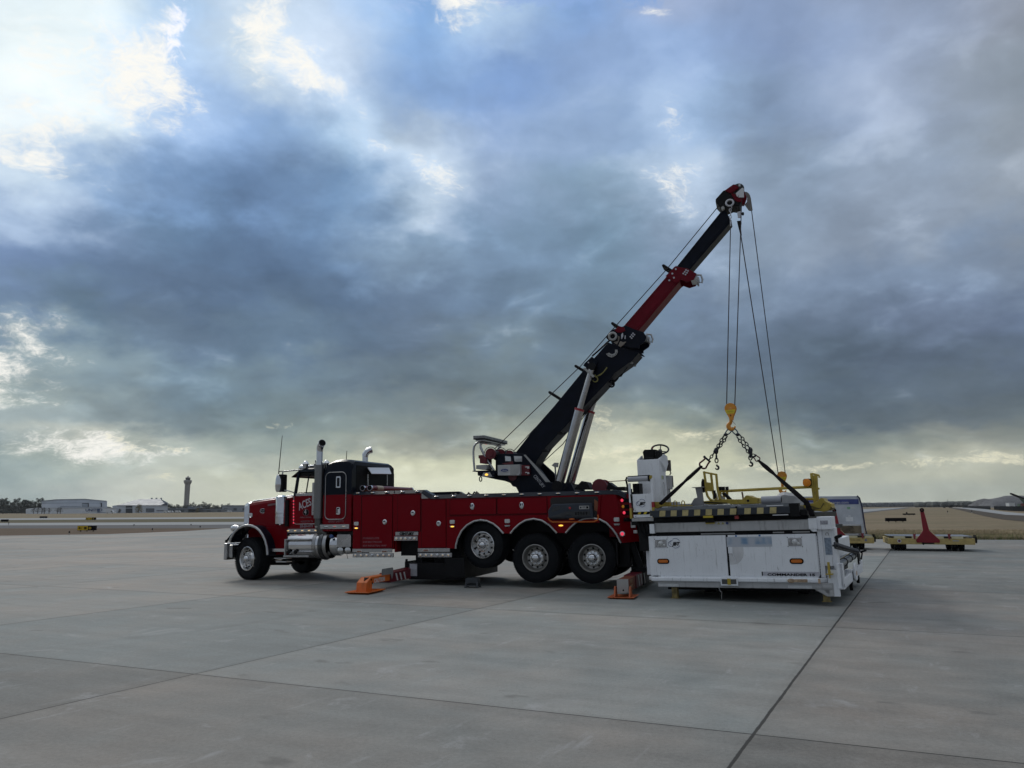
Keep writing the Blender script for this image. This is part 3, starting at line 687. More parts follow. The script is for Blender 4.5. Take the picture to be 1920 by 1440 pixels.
b = MB(); p = V(ch(.82, 1.27)); b.box(p.x-.05, p.x+.05, p.y-.06, p.y+.03, 1.20, 1.33); b.box(p.x, p.x+.08, p.y-.05, p.y+.03, 1.08, 1.15); b.obj('rear_marker', CLEAR, tail, bevel=.01)
# control station
b = MB(); b.prism(rr(8.05, 9.15, 1.40, 1.90, .06), -.003, .0); o = b.obj('control_recess', mat('control_recess_dark', (.012, .009, .009), .6), body)
b = MB(); b.prism([(8.02, 1.335), (9.16, 1.325), (9.22, 1.92), (9.17, 1.92), (9.10, 1.40), (8.06, 1.40)], -.03, -.003); b.obj('control_frame', RED, o, bevel=.006)
b = MB(); b.tube([(8.0, -.04, 1.46), (8.03, -.04, 1.39), (8.10, -.04, 1.355), (9.05, -.04, 1.35), (9.12, -.04, 1.38), (9.145, -.04, 1.45), (9.13, -.04, 1.50)], .018, 8); b.obj('grab_rim', ORANGE, o, smooth=50)
b = MB(); b.prism([(8.02, 1.43), (9.04, 1.43), (9.05, 1.46), (9.03, 1.745), (8.99, 1.76), (8.13, 1.75), (8.02, 1.62)], -.12, -.004)
cp = b.obj('control_panel', mat('control_panel_blue_black', (.018, .026, .04), .4, var=.2), o, bevel=.02)
b = MB(); b.prism([(8.06, 1.46), (8.45, 1.58), (8.98, 1.58), (8.98, 1.47), (8.6, 1.46), (8.56, 1.50), (8.44, 1.50), (8.40, 1.46)], -.135, -.12); b.prism([(8.10, 1.57), (8.30, 1.63), (8.30, 1.71), (8.14, 1.68)], -.128, -.12); b.obj('lever_tray', DARKG, cp, bevel=.006)
b = MB()
for k in range(5): b.cyl((8.66+k*.06, -.13, 1.50), (8.67+k*.06, -.17, 1.55), .008, n=6); b.ball((8.67+k*.06, -.172, 1.555), .014)
b.obj('control_lever', BLACK, cp)
b = MB(); b.prism(rr(8.74, 8.965, 1.625, 1.70, .006), -.124, -.12); o2 = b.obj('instruction_plate', GREYB, cp)
b = MB(); b.box(8.76, 8.79, -.126, -.124, 1.645, 1.68); b.box(8.90, 8.945, -.126, -.124, 1.64, 1.685); b.box(8.81, 8.88, -.126, -.124, 1.672, 1.68); b.box(8.81, 8.88, -.126, -.124, 1.655, 1.66); b.obj('plate_print', BLACKP, o2)
b = MB(); b.lathe([(.026, 0), (.026, -.02), (.0, -.026)], (8.53, -.12, 1.655), n=14); b.obj('stop_button', mat('stop_button_red', (.45, .02, .03), .4), cp)
b = MB(); b.prism([(8.5, 1.40), (8.62, 1.40), (8.60, 1.43), (8.52, 1.43)], -.13, -.05); b.obj('latch_tab', ORANGE, cp)
b = MB(); b.prism([(9.05, 1.60), (9.13, 1.56), (9.14, 1.78), (9.06, 1.84)], -.006, -.003); b.obj('control_liner', mat('orange_liner', (.20, .06, .02), .5), o)  # dull orange plate at the side of the control station
# door lettering
for k, s_ in enumerate(('STORAGE LOTS:', '5100 BRITTMOORE', '4039 INDUSTRIAL WAY')):
    text('lettering', s_, .062, SILVERD, dA, (3.295, -.0155, 1.005-.088*k), shear=.25, width=1.0)

# ---- sleeper
b = MB()
def sl_sec(x, top, inset=0.): return [(x, y, z) for y, z in [(.16+inset, 1.20), (.16+inset, top-.16), (.20+inset, top-.06), (.30+inset, top), (W-.30-inset, top), (W-.20-inset, top-.06), (W-.16-inset, top-.16), (W-.16-inset, 1.20)]]
b.rings([sl_sec(2.06, 2.72), sl_sec(2.09, 2.83), sl_sec(2.16, 2.92), sl_sec(2.32, 2.975), sl_sec(2.62, 2.985), sl_sec(2.76, 2.97), sl_sec(2.84, 2.92), sl_sec(2.87, 2.84)])
def two_tone(name, split):
    m = bpy.data.materials.new(name); m.use_nodes = True; t = NT(m.node_tree); p = t.n['Principled BSDF']
    z = t.sep(t.node('ShaderNodeTexCoord').outputs['Object'])[2]
    t.put(p.inputs['Base Color'], t.mix(t.math('GREATER_THAN', z, split), (.17, .0005, .0055), (.004, .007, .014))); p.inputs['Roughness'].default_value = .3; p.inputs['Specular IOR Level'].default_value = .12; p.inputs['Coat Weight'].default_value = .03; p.inputs['Coat Roughness'].default_value = .06
    return m
SPLIT = two_tone('two_tone_red_black_paint', 2.095)
sleeper = b.obj('sleeper', SPLIT, truck, smooth=30)
b = MB(); b.prism(rr(2.13, 2.72, 1.49, 2.66, .13, 6), .142, .159); d = b.obj('sleeper_door', SPLIT, sleeper, bevel=.004)
b = MB(); b.tube([(x, .140, z) for x, z in rr(2.13, 2.72, 1.49, 2.66, .13, 6)], .011, 6, closed=True); b.obj('door_trim', STEEL, d, smooth=50)
b = MB(); b.prism(rr(2.435, 2.57, 2.265, 2.555, .03), .128, .145); o = b.obj('sleeper_window', CHROME, d, bevel=.008)
b = MB(); b.prism(rr(2.465, 2.54, 2.30, 2.52, .02), .124, .130); b.obj('window_pane', DGLASS, o)
b = MB()
for x, z in [(2.443, 2.28+.035*k) for k in range(8)] + [(2.562, 2.28+.035*k) for k in range(8)]: b.ball((x, .127, z), .009, n=6)
b.obj('stud', ALU, o)
b = MB(); b.prism(rr(2.46, 2.575, 1.60, 1.79, .04), .122, .145); o = b.obj('door_latch', CHROME, d, bevel=.008)
b = MB(); b.prism(rr(2.475, 2.50, 1.64, 1.77, .01), .119, .124); b.prism(rr(2.475, 2.55, 1.745, 1.77, .01), .119, .124); b.obj('latch_recess', BLACKP, o)
text('lettering', 'GEDGY JHEMTE', .075, SILVERD, sleeper, (2.22, .153, 1.415), shear=.2, width=.85)
b = MB(); b.box(2.0, 2.83, .13, .16, 1.255, 1.365); o = b.obj('lamp_strip', STEEL, sleeper, bevel=.004)
for x, m_ in ((2.17, CLEAR), (2.42, mat('pink_marker_lens', (.5, .12, .1), .3, emit=(1, .3, .25), es=.15)), (2.68, WARMD)):
    b = MB(); b.ball((x, .128, 1.312), .075, .025, .024); q = b.obj('lamp_bezel', CHROME, o, smooth=60)
    b = MB(); b.ball((x+.01, .112, 1.312), .042, .016, .014); b.obj('lens', m_, q, smooth=60)
# visor over the rear window
RX = 2.87
Q = lambda u, v, dx=0.: T.atx(u, v, RX+dx)
b = MB(); t0, t1, t2, t3 = Q(688.9, 877.3), Q(728.9, 877.8), Q(733.3, 889.3, .22), Q(696.7, 888.9, .22)
b.extr([t0, t1, t2, t3], [p+V((.012, 0, .012)) for p in (t0, t1, t2, t3)]); b.obj('window_visor', WHITEP, sleeper)
b = MB(); g0, g1 = Q(668, 872), Q(738, 908); b.box(RX-.004, RX+.006, min(g0.y, g1.y), max(g0.y, g1.y), 2.15, g0.z); b.obj('rear_window', BLACKP, sleeper, bevel=.002)
b = MB()
for u, v0, v1 in ((689.8, 889, 910), (726, 890, 910)):
    p, q = Q(u, v0, .05), Q(u, v1, .05); b.cyl(p, q, .014, n=6)
b.obj('visor_strut', STEEL, sleeper)
b = MB(); b.tube([(RX-.01, .20, 2.84), (RX-.03, .32, 2.915), (RX-.03, W-.32, 2.915), (RX-.01, W-.2, 2.84)], .014, 6); b.obj('drip_rail', NAVY, sleeper)

# ---- cab and hood
cab_m = two_tone('two_tone_cab_paint', 2.10)
b = MB(); y0 = .27
side = [(.98, 1.24), (2.06, 1.24), (2.06, 2.12), (1.18, 2.10), (.95, 2.05)]
b.prism(side, y0, y0+.05); b.prism(side, W-y0-.05, W-y0)
b.box(.95, 1.0, y0+.05, W-y0-.05, 1.24, 2.05); b.box(1.9, 2.06, y0+.05, W-y0-.05, 1.2, 2.1); b.box(.98, 2.06, y0+.05, W-y0-.05, 1.20, 1.26)
cab = b.obj('cab', cab_m, truck, bevel=.01)
b = MB()   # roof, pillars
b.rings([[(x, y, z+dz) for y, dz in ((y0+.02, 0), (y0+.05, .07), (y0+.25, .12), (W-y0-.25, .12), (W-y0-.05, .07), (W-y0-.02, 0))] for x, z in ((1.20, 2.68), (1.30, 2.71), (2.06, 2.71))])
for y in (y0+.01, W-y0-.05):
    b.extr([(1.10, y, 2.09), (1.17, y, 2.09), (1.26, y, 2.72), (1.20, y, 2.72)], [(1.10, y+.05, 2.09), (1.17, y+.05, 2.09), (1.26, y+.05, 2.72), (1.20, y+.05, 2.72)])
    b.extr([(1.44, y+.01, 2.09), (1.46, y+.01, 2.09), (1.55, y+.01, 2.66), (1.53, y+.01, 2.66)], [(1.44, y+.04, 2.09), (1.46, y+.04, 2.09), (1.55, y+.04, 2.66), (1.53, y+.04, 2.66)])
    b.box(1.86, 2.06, y, y+.05, 2.08, 2.72)
b.box(1.2, 1.24, W/2-.03, W/2+.03, 2.07, 2.7)
b.obj('cab_roof', NAVY, cab, smooth=35)
b = MB(); b.box(1.22, 2.0, y0+.06, W-y0-.06, 2.60, 2.69); b.box(1.18, 1.60, y0+.10, W-y0-.10, 2.05, 2.19); b.box(1.80, 2.0, .5, 1.05, 1.9, 2.25); b.obj('dashboard', BLACK, cab)
b = MB(); b.prism([(.985, 1.26), (1.0, 1.26), (1.0, 2.05), (.985, 2.05)], y0+.05, W-y0-.05); b.obj('firewall', BLACK, cab)
b = MB(); b.box(1.18, 2.0, y0-.008, y0+.0, 2.095, 2.165); b.box(1.18, 2.0, W-y0, W-y0+.008, 2.095, 2.165); b.obj('window_ledge', STEEL, cab, bevel=.004)
b = MB(); b.prism(rr(1.14, 2.05, 1.39, 2.09, .05), y0-.010, y0-.001); cd_ = b.obj('cab_door', cab_m, cab, bevel=.003)
b = MB(); b.tube([(1.13, y0-.012, 2.10), (1.13, y0-.012, 1.47), (1.16, y0-.012, 1.41), (1.22, y0-.012, 1.385), (2.05, y0-.012, 1.385)], .009, 6); b.obj('door_trim', STEEL, cd_)
# lettering on the cab door
ang = R(20)
text('lettering', 'ACES', .27, SILVER, cd_, (1.30, y0-.013, 1.73), X=(math.cos(ang), 0, math.sin(ang)), Y=(-math.sin(ang), 0, math.cos(ang)), shear=.15, width=.62, bold=.004)
b = MB(); b.prism(circ(1.50, 1.675, .088, rz=.08), y0-.013, y0-.009); o = b.obj('number_disc', BLACKP, cd_)
b = MB(); b.tube([(x, y0-.013, z) for x, z in circ(1.50, 1.675, .088, rz=.08)], .004, 5, closed=True); b.obj('disc_ring', SILVERD, o)
text('lettering', '4', .20, SILVER, cd_, (1.45, y0-.017, 1.625), width=.7)
text('lettering', 'FAMILY OWNED', .052, SILVERD, cd_, (1.33, y0-.013, 1.535), width=.85)
text('lettering', 'HOUSTON, TX', .07, SILVERD, cd_, (1.36, y0-.013, 1.425), width=.75)
text('lettering', 'ER-EH-H7V', .105, mat('mid_silver_lettering', (.26, .22, .25), .4, .3), cab, (1.33, y0-.003, 1.30), shear=.15, width=.75, bold=.003)
b = MB(); b.box(1.0, 1.93, y0-.05, y0-.0, 1.175, 1.265); cs = b.obj('lamp_strip', STEEL, cab, bevel=.004)
for k, x in enumerate([p.x for p in (T(430+a/11.29, 930+c/11.29, .22) for a, c in ((1255, 712), (1400, 706), (1550, 700), (1695, 695), (1835, 690)))]):
    b = MB(); b.ball((x, y0-.052, 1.222), .062, .02, .022); q = b.obj('lamp_bezel', CHROME, cs, smooth=60)
    b = MB(); b.ball((x, y0-.066, 1.222), .036, .014, .013); b.obj('lens', WARML, q, smooth=60)
b = MB(); b.box(.98, 1.12, y0-.05, y0+.3, .98, 1.175); o = b.obj('step_box', NAVY, cab, bevel=.008)
b = MB(); b.ball((1.06, y0-.06, 1.075), .05, .02, .022); b.obj('lens', WARMD, o, smooth=60)
# hood
def hd(x, z, y, ztop): return [(x, y, z), (x, y, ztop-.10), (x, y+.04, ztop-.03), (x, y+.14, ztop+.01), (x, W-y-.14, ztop+.01), (x, W-y-.04, ztop-.03), (x, W-y, ztop-.10), (x, W-y, z)]
b = MB(); b.rings([hd(-.42, 1.10, .50, 1.955), hd(-.36, 1.05, .49, 1.985), hd(.2, 1.04, .42, 2.04), hd(.99, 1.02, .30, 2.10)])
hood = b.obj('hood', RED, truck, smooth=28)
b = MB(); b.prism([(.20, .62), (.98, .62), (.98, 1.30), (.20, 1.30)], .34, .40); b.prism([(.2, .62), (.98, .62), (.98, 1.3), (.2, 1.3)], W-.4, W-.34); b.obj('inner_fender', RED, hood)
b = MB(); b.rings([hd(-.56, .92, .50, 1.935), hd(-.54, .92, .47, 1.955), hd(-.44, .92, .47, 1.985), hd(-.40, .95, .49, 1.985)]); gr_ = b.obj('grille', CHROME, hood, smooth=28)
b = MB(); b.box(-.575, -.555, .60, W-.6, 1.0, 1.85); b.obj('grille_bars', BLACKP, gr_)
b = MB(); b.tube([(-.36, .62, 2.0), (.2, .58, 2.055), (.95, .52, 2.12)], .02, 8); b.obj('hood_ornament_strip', CHROME, hood, smooth=50)
b = MB(); b.prism([(x, z) for x, z in circ(.07, 1.74, .088, rz=.062)], .430, .47); o = b.obj('emblem_bezel', CHROME, hood)
b = MB(); b.prism([(x, z) for x, z in circ(.07, 1.74, .075, rz=.049)], .426, .44); em = b.obj('emblem', BLACKP, o); text('lettering', 'Peterbilt', .042, SILVER, em, (.07, .423, 1.727), align='CENTER', shear=.3, width=.75)
b = MB(); b.prism([(.26, 1.86), (.60, 1.895), (.60, 1.945), (.27, 1.912)], .365, .42); o = b.obj('side_badge', mat('badge_dull', (.18, .10, .11), .4, .3), hood)
b = MB(); b.prism(rr(-.42, -.27, 1.575, 1.69, .03), .455, .49); b.obj('hood_latch', CHROME, hood, bevel=.012)
# air cleaner, lamps column
AY = .22
b = MB(); b.lathe([(.0, 1.37), (.11, 1.37), (.145, 1.40), (.145, 1.55), (.152, 1.555), (.152, 1.60), (.145, 1.605), (.145, 1.66), (.152, 1.665), (.152, 1.70), (.145, 1.705), (.145, 2.05), (.13, 2.09), (.06, 2.12), (0, 2.12)], (.79, AY+.0, 0), 'z', 32)
ac = b.obj('air_cleaner', CHROME, truck, smooth=35)
b = MB(); b.box(.92, 1.0, AY-.02, AY+.14, 1.33, 2.0); la = b.obj('lamp_column', BLACK, ac)
for k in range(8):
    p = T(430+1362/11.29, 930+(107+66*k)/11.29, AY-.02)
    b = MB(); b.ball((p.x, AY-.025, p.z), .020, .012, .020, 10); b.obj('red_lamp', REDL, la, smooth=60)
# front fenders with bright edge
fe = [(-.57, .97), (-.545, 1.06), (-.44, 1.21), (-.33, 1.30), (-.19, 1.355), (-.05, 1.375), (.08, 1.36), (.21, 1.315), (.32, 1.24), (.42, 1.13), (.50, 1.0), (.56, .82), (.585, .63)]
b = MB()
for ya, yb in ((-.01, .46), (W-.46, W+.01)):
    o_ = fe + [(x*.985+.0, z-.035) for x, z in fe[::-1]]
    b.prism(o_, ya, yb)
fend = b.obj('front_fender', NAVY, truck, smooth=30)
arc_trim(fe, 'fender_trim', .034, -.014, STEEL, fend)
# headlamps, bumper
for y in (.16, W-.16):
    b = MB(); b.lathe([(.0, -.66), (.07, -.655), (.085, -.63), (.085, -.56), (.06, -.45), (0, -.42)], (0, y, 1.30), 'x', 18); hl = b.obj('headlamp', CHROME, fend, smooth=40)
    b = MB(); b.ball((-.655, y, 1.30), .02, .07, .07); b.obj('lamp_lens', CLEAR, hl, smooth=60)
    b = MB(); b.box(-.56, -.30, y-.06, y+.06, 1.16, 1.26); b.obj('lamp_bracket', BLACK, fend)
b = MB(); b.box(-.80, -.70, .04, W-.04, .50, .92); b.box(-.70, -.58, .10, W-.1, .55, .88); b.obj('front_bumper', STEEL, truck, bevel=.02)
b = MB(); b.prism([(-.76, 1.0), (-.58, 1.18), (-.54, 1.18), (-.56, .98)], .06, .12); b.ball((-.74, .06, .98), .04); b.obj('bumper_bracket', BLACK, truck)
# exhaust stacks
def stack(y, out):
    b = MB(); b.tube([(1.92, y, 1.30), (1.92, y, 3.22), (1.915, y, 3.28)], .082, 18)
    b.tube([(1.92, y, 3.20), (1.925, y, 3.27), (1.95, y-.02*out, 3.335), (2.0, y-.06*out, 3.385), (2.06, y-.11*out, 3.41)], [.086, .088, .09, .092, .094], 18)
    so = b.obj('exhaust_stack', CHROME, truck, smooth=40)
    b = MB(); c = V((2.06, y-.11*out, 3.41)); d = V((.06, -.05*out, .025)).normalized(); b.cyl(c-d*.01, c+d*.004, .086, n=18); b.obj('stack_opening', BLACKP, so)
    b = MB(); b.tube([(1.92, y, 1.52), (1.92, y, 2.86)], .115, 20); b.obj('heat_shield', MESHS, so, smooth=40)
    b = MB(); b.tube([(1.92, y, 1.52), (1.92, y, 1.35), (1.97, y+.02, 1.22), (2.08, y+.08, 1.12), (2.2, y+.2, 1.06)], .085, 14); b.obj('lower_pipe', mat('dull_pipe', (.12, .12, .115), .45, .7), so, smooth=40)
    b = MB(); b.box(1.76, 1.84, y-.06, y-.02, 1.60, 2.42); b.obj('grab_handle', STEEL, so, bevel=.01)
stack(.17, 1); stack(W-.10, -1)
# mirror, aerials, roof gear
MY = .12
b = MB(); b.lathe([(.0, 2.20), (.09, 2.205), (.115, 2.26), (.125, 2.40), (.12, 2.52), (.09, 2.64), (.05, 2.655), (0, 2.655)], (.80, MY, 0), 'z', 16); mir = b.obj('mirror', CHROME, truck, smooth=50)
b = MB(); b.box(.80, .93, MY-.09, MY+.12, 2.205, 2.655); b.obj('mirror_face', BLACK, mir, bevel=.02)
b = MB(); b.tube([(.86, MY, 2.64), (.87, MY, 2.72), (.92, MY, 2.73), (1.25, MY+.18, 2.765), (1.5, MY+.3, 2.78)], .018, 8); b.tube([(.90, MY, 2.25), (1.0, MY+.06, 2.235), (1.10, MY+.16, 2.19), (1.13, MY+.2, 2.12)], .014, 8); b.obj('mirror_arm', STEEL, mir, smooth=50)
b = MB(); b.tube([(.74, MY, 2.66), (.76, MY, 2.73), (.86, MY, 2.735)], .012, 6); b.tube([(.745, MY, 2.7), (.775, MY, 3.1), (.82, MY, 3.66)], [.012, .010, .006], 6); b.obj('aerial', BLACK, mir)
a0 = T(649, 859, 1.6); b = MB(); b.tube([(a0.x, 1.6, 2.97), (a0.x+.02, 1.6, 3.32)], [.012, .007], 6); b.obj('aerial', BLACK, sleeper)
MY2 = W+.05
b = MB(); b.box(.80, .93, MY2-.1, MY2+.1, 2.2, 2.65); b.tube([(.86, MY2, 2.64), (.87, MY2, 2.73), (1.4, MY2-.4, 2.77)], .018, 8); b.obj('mirror', BLACK, truck, bevel=.02)
b = MB()   # visor with lamps
b.extr([(1.00, y0+.03, 2.585), (1.22, y0+.03, 2.74), (1.24, y0+.03, 2.72), (1.04, y0+.03, 2.575)], [(1.00, W-y0-.03, 2.585), (1.22, W-y0-.03, 2.74), (1.24, W-y0-.03, 2.72), (1.04, W-y0-.03, 2.575)]); b.obj('sun_visor', BLACK, cab)
b = MB()
for y in (.55, 1.0, 1.6, 2.05): b.lathe([(.0, 1.12), (.075, 1.14), (.06, 1.2), (.03, 1.32), (.03, 1.9), (0, 1.9)], (0, y, 2.865), 'x', 14)
b.obj('air_horn', CHROME, cab, smooth=40)
b = MB(); b.ball((1.27, .45, 2.82), .14, .11, .085); b.ball((1.36, W-.5, 2.82), .14, .11, .085); b.obj('roof_spotlight', CHROME, cab, smooth=60)
b = MB()
for x, y in ((1.40, .34), (1.98, .40), (1.45, 1.2), (1.45, 1.9)):
    b.lathe([(.085, 2.915), (.06, 2.955), (.02, 2.99), (0, 2.995)], (x, y, 0), 'z', 14); b.lathe([(.05, 2.80), (.085, 2.915), (0, 2.916)], (x, y, 0), 'z', 14)
b.obj('roof_lamp', CHROME, cab, smooth=40)
b = MB(); b.box(1.58, 1.86, .42, .75, 2.80, 2.93); b.box(1.60, 1.74, .44, .60, 2.93, 3.02); b.obj('roof_box', GREYB, cab, bevel=.02)
# fuel tank, battery box, air tanks
b = MB(); tc = (.40, .865); tr = .33
b.lathe([(.0, 1.06), (tr-.03, 1.06), (tr, 1.08), (tr, 1.96), (tr-.03, 2.02), (.0, 2.02)], (0, tc[0], tc[1]), 'x', 40); ft = b.obj('fuel_tank', CHROME, truck, smooth=35)
b = MB()
for x in (1.80, 2.10):
    b.lathe([(tr+.006, x), (tr+.012, x+.005), (tr+.012, x+.10), (tr+.006, x+.105)], (0, tc[0], tc[1]), 'x', 40, closed=True)
b.obj('tank_strap', STEEL, ft, smooth=35)
b = MB(); b.lathe([(tr+.045, 2.0), (tr+.05, 2.02), (tr+.05, 2.06), (tr+.03, 2.10), (tr-.03, 2.13), (0, 2.14)], (0, tc[0], tc[1]), 'x', 40); b.obj('tank_end', mat('dark_chrome', (.10, .105, .11), .12, 1.), ft, smooth=35)
b = MB(); b.box(1.06, 1.80, .0, .10, .99, 1.02); b.box(1.06, 1.80, -.03, .08, .575, .62); b.box(1.06, 1.10, .0, .06, .62, .99); b.obj('tank_step', STEEL, ft, bevel=.008)
b = MB(); b.lathe([(.05, 0), (.05, -.03), (.04, -.035), (0, -.035)], (1.16, .075, .70), n=16); b.lathe([(.05, 0), (.05, -.03), (.04, -.035), (0, -.035)], (1.36, .075, .70), n=16); b.cyl((1.55, .30, 1.19), (1.55, .28, 1.25), .05); b.obj('tank_fitting', BLACK, ft)
b = MB(); b.lathe([(.0, 2.28), (.26, 2.28), (.27, 2.30), (.27, 2.47), (.25, 2.50), (0, 2.50)], (0, .38, .86), 'x', 32); dt = b.obj('fluid_tank', CHROME, truck, smooth=35)
b = MB(); b.cyl((2.37, .13, 1.06), (2.37, .06, 1.085), .045); b.obj('filler_cap', mat('blue_cap', (.03, .07, .2), .3), dt)
b = MB(); b.prism([(2.53, .81), (2.93, .81), (2.93, 1.08), (2.90, 1.12), (2.55, 1.12), (2.53, 1.09)], .06, .55); b.obj('battery_box', STEEL, truck, bevel=.012)
for x in (2.62, 2.83):
    b = MB(); b.lathe([(.0, .05), (.05, .055), (.085, .08), (.092, .12), (.092, .8), (0, .8)], (x, 0, .735), 'y', 20); b.obj('air_tank', ALU, truck, smooth=40)
b = MB(); b.tube([(2.8, .1, .66), (2.81, .1, .60), (2.83, .1, .53)], .006, 5); b.obj('drain_cord', BLACK, truck)
b = MB(); b.box(1.0, 3.0, .62, .86, .62, 1.2); b.box(2.46, 3.0, .2, .6, .66, 1.19); b.obj('frame_box', BLACK, truck)

# ---- pole tubes lying across the body behind the sleeper
for k, xa in enumerate((3.20, 3.40)):
    b = MB(); ya, yb, zc = .12, 2.45, 2.24
    b.cyl((xa, ya, zc), (xa, yb, zc), .062, n=18); tb = b.obj('pole_tube', mat('tube_red', (.14, .005, .012), .35, var=.1), truck, smooth=40)
    b = MB()
    for y_ in (ya-.012, yb-.05): b.lathe([(.064, y_), (.068, y_), (.068, y_+.06), (.064, y_+.06)], (xa, 0, zc), 'y', 18, closed=True)
    b.obj('tube_ring', CHROME, tb, smooth=40)
    b = MB(); b.cyl((xa, ya-.004, zc), (xa, ya-.001, zc), .056, n=18); b.obj('tube_opening', BLACKP, tb)
    b = MB(); b.box(xa-.05, xa+.05, ya+.05, ya+.55, 2.155, 2.19); b.obj('tube_bracket', ORANGED, tb)
    if k: b = MB(); b.lathe([(.064, ya+.30), (.067, ya+.30), (.067, ya+.62), (.064, ya+.62)], (xa, 0, zc), 'y', 18, closed=True); b.obj('reflective_band', mat('tan_tape', (.42, .36, .26), .5), tb)
# clutter on the deck between body sides
b = MB()
for k in range(14):
    x = 5.2+random.random()*.8; y = .5+random.random()*1.4; b.tube([(x, y, 1.90), (x+.1, y+.1, 2.02+random.random()*.08), (x+.3, y, 1.95)], .025, 6)
b.obj('hose_bundle', BLACK, truck, smooth=50)
# drag winch at the rear of the deck
dw = T.xz(zz(1030, 900, 9.6, (500, 175), (640, 25), (740, 45), (800, 175)), .9)
b = MB(); b.prism(dw, .55, 1.0)
b.prism(T.xz(zz(1030, 900, 9.6, (1080, 175), (1110, 40), (1230, 130), (1400, 125), (1400, 200)), .9), .6, 1.0); dwo = b.obj('drag_winch', BLACK, truck, bevel=.01)
c = T(1030+950/9.6, 900+120/9.6, .9)
b = MB(); b.lathe([(.0, -.02), (.17, -.02), (.17, 0.03), (.13, .03), (.13, .45), (.17, .45), (.17, .5), (0, .5)], (c.x, .62, c.z), 'y', 28); b.obj('winch_drum', mat('winch_red', (.12, .005, .012), .45, var=.15), dwo, smooth=35)
b = MB(); p0 = T(1030+780/9.6, 900+45/9.6, 1.0); p1 = T(1030+1365/9.6, 900+10/9.6, 1.0); b.tube([p0, p1, p1+V((.35, .2, .0))], .010, 6); b.obj('winch_rope', mat('red_rope', (.2, .03, .03), .7), dwo)

# ---- outriggers
def rot_mb(b, c, ang):
    bmesh.ops.rotate(b.b, cent=V(c), matrix=Matrix.Rotation(ang, 3, 'X'), verts=b.b.verts)
hx0, hx1 = 4.28, 4.74
b = MB(); b.box(4.50, 5.85, .05, W-.05, .06, .45); b.box(4.27, 4.55, .30, W-.3, .06, .46); b.box(5.45, 5.95, .0, .5, .12, .56); b.cyl((4.42, .1, .45), (4.42, .1, .53), .03); b.box(4.56, 4.74, .3, W-.3, .4, 1.0)
mh = b.obj('outrigger_housing', BLACK, truck, bevel=.012)
b = MB(); b.box(4.535, 4.725, .035, .05, .14, .425); b.obj('housing_plate', mat('grey_worn_plate', (.33, .33, .35), .5, var=.12, scale=12), mh)
def arm(side, x0, x1, name='outrigger'):
    f = (lambda y: y) if side < 0 else (lambda y: W-y)
    b = MB(); b.extr([(x0, f(.5), .09), (x1, f(.5), .09), (x1, f(.5), .33), (x0, f(.5), .33)], [(x0, f(-.98), .08), (x1, f(-.98), .08), (x1, f(-.98), .285), (x0, f(-.98), .285)])
    arm_ = b.obj(name, DKRED, truck, bevel=.008)
    b = MB(); i = .02
    b.extr([(x0+i, f(-.95), .125), (x1-i, f(-.95), .125), (x1-i, f(-.95), .265), (x0+i, f(-.95), .265)], [(x0+i, f(-1.80), .135), (x1-i, f(-1.80), .135), (x1-i, f(-1.78), .265), (x0+i, f(-1.78), .265)])
    b.extr([(x0+i, f(-1.79), -.04), (x0+i, f(-1.74), .26), (x0+i, f(-1.83), .275), (x0+i, f(-2.02), .17), (x0+i, f(-2.05), -.04)], [(x1-i, f(-1.79), -.04), (x1-i, f(-1.74), .26), (x1-i, f(-1.83), .275), (x1-i, f(-2.02), .17), (x1-i, f(-2.05), -.04)])
    ext = b.obj('extension', ORANGE, arm_, bevel=.008)
    xm = (x0+x1)/2; G0 = -xm*math.sin(R(.7))
    b = MB(); b.rings([[(xm-a, f(-1.85-c), z), (xm+a, f(-1.85-c), z), (xm+a, f(-1.85+c), z), (xm-a, f(-1.85+c), z)] for a, c, z in ((.21, .30, G0), (.29, .39, G0+.045), (.275, .375, G0+.05), (.19, .27, G0+.02))]); b.obj('foot_pad', ORANGE, arm_, bevel=.006)
    return arm_, ext
a_, e_ = arm(-1, hx0, hx1-.18)
for k in range(3):
    y = -.70+.20*k; b = MB(); b.extr([(4.564, y+.04, .10), (4.564, y+.10, .10), (4.564, y+.02, .265), (4.564, y-.05, .265)], [(4.560, y+.04, .10), (4.560, y+.10, .10), (4.560, y+.02, .265), (4.560, y-.05, .265)]); b.obj('reflective_stripe', REFW, a_)
text('lettering', 'CAUTION', .125, REFW, e_, (4.542, -1.70, .135), X=(0, 1, .02), Y=(0, 0, 1), width=.86, bold=.004)
b = MB(); b.extr([(4.57, y, z) for y, z in ((-.93, .15), (-.88, .26), (-.88, .38), (-.92, .41), (-1.40, .41), (-1.42, .38), (-1.42, .27), (-1.0, .27))], [(4.575, y, z) for y, z in ((-.93, .15), (-.88, .26), (-.88, .38), (-.92, .41), (-1.40, .41), (-1.42, .38), (-1.42, .27), (-1.0, .27))]); b.obj('guard_plate', mat('clear_guard_plate', (.30, .31, .31), .3, .2), a_)
b = MB()
for y, z in ((-1.83, .215), (-1.78, .14)): b.cyl((4.538, y, z), (4.546, y, z), .022, n=10)
b.extr([(4.30+.02+.07, -1.86, .265), (4.30+.02+.19, -1.86, .265), (4.30+.02+.13, -1.98, .205)], [(4.30+.02+.07, -1.852, .258), (4.30+.02+.19, -1.852, .258), (4.30+.02+.13, -1.972, .198)]); b.obj('pin_hole', BLACKP, e_)
af, ef = arm(1, 4.52, 4.80)
for k in range(3):
    y = W+.62-.20*k; b = MB(); b.extr([(4.804, y, .10), (4.804, y+.06, .10), (4.804, y-.02, .265), (4.804, y-.09, .265)], [(4.80, y, .10), (4.80, y+.06, .10), (4.80, y-.02, .265), (4.80, y-.09, .265)]); b.obj('reflective_stripe', REFW, af)
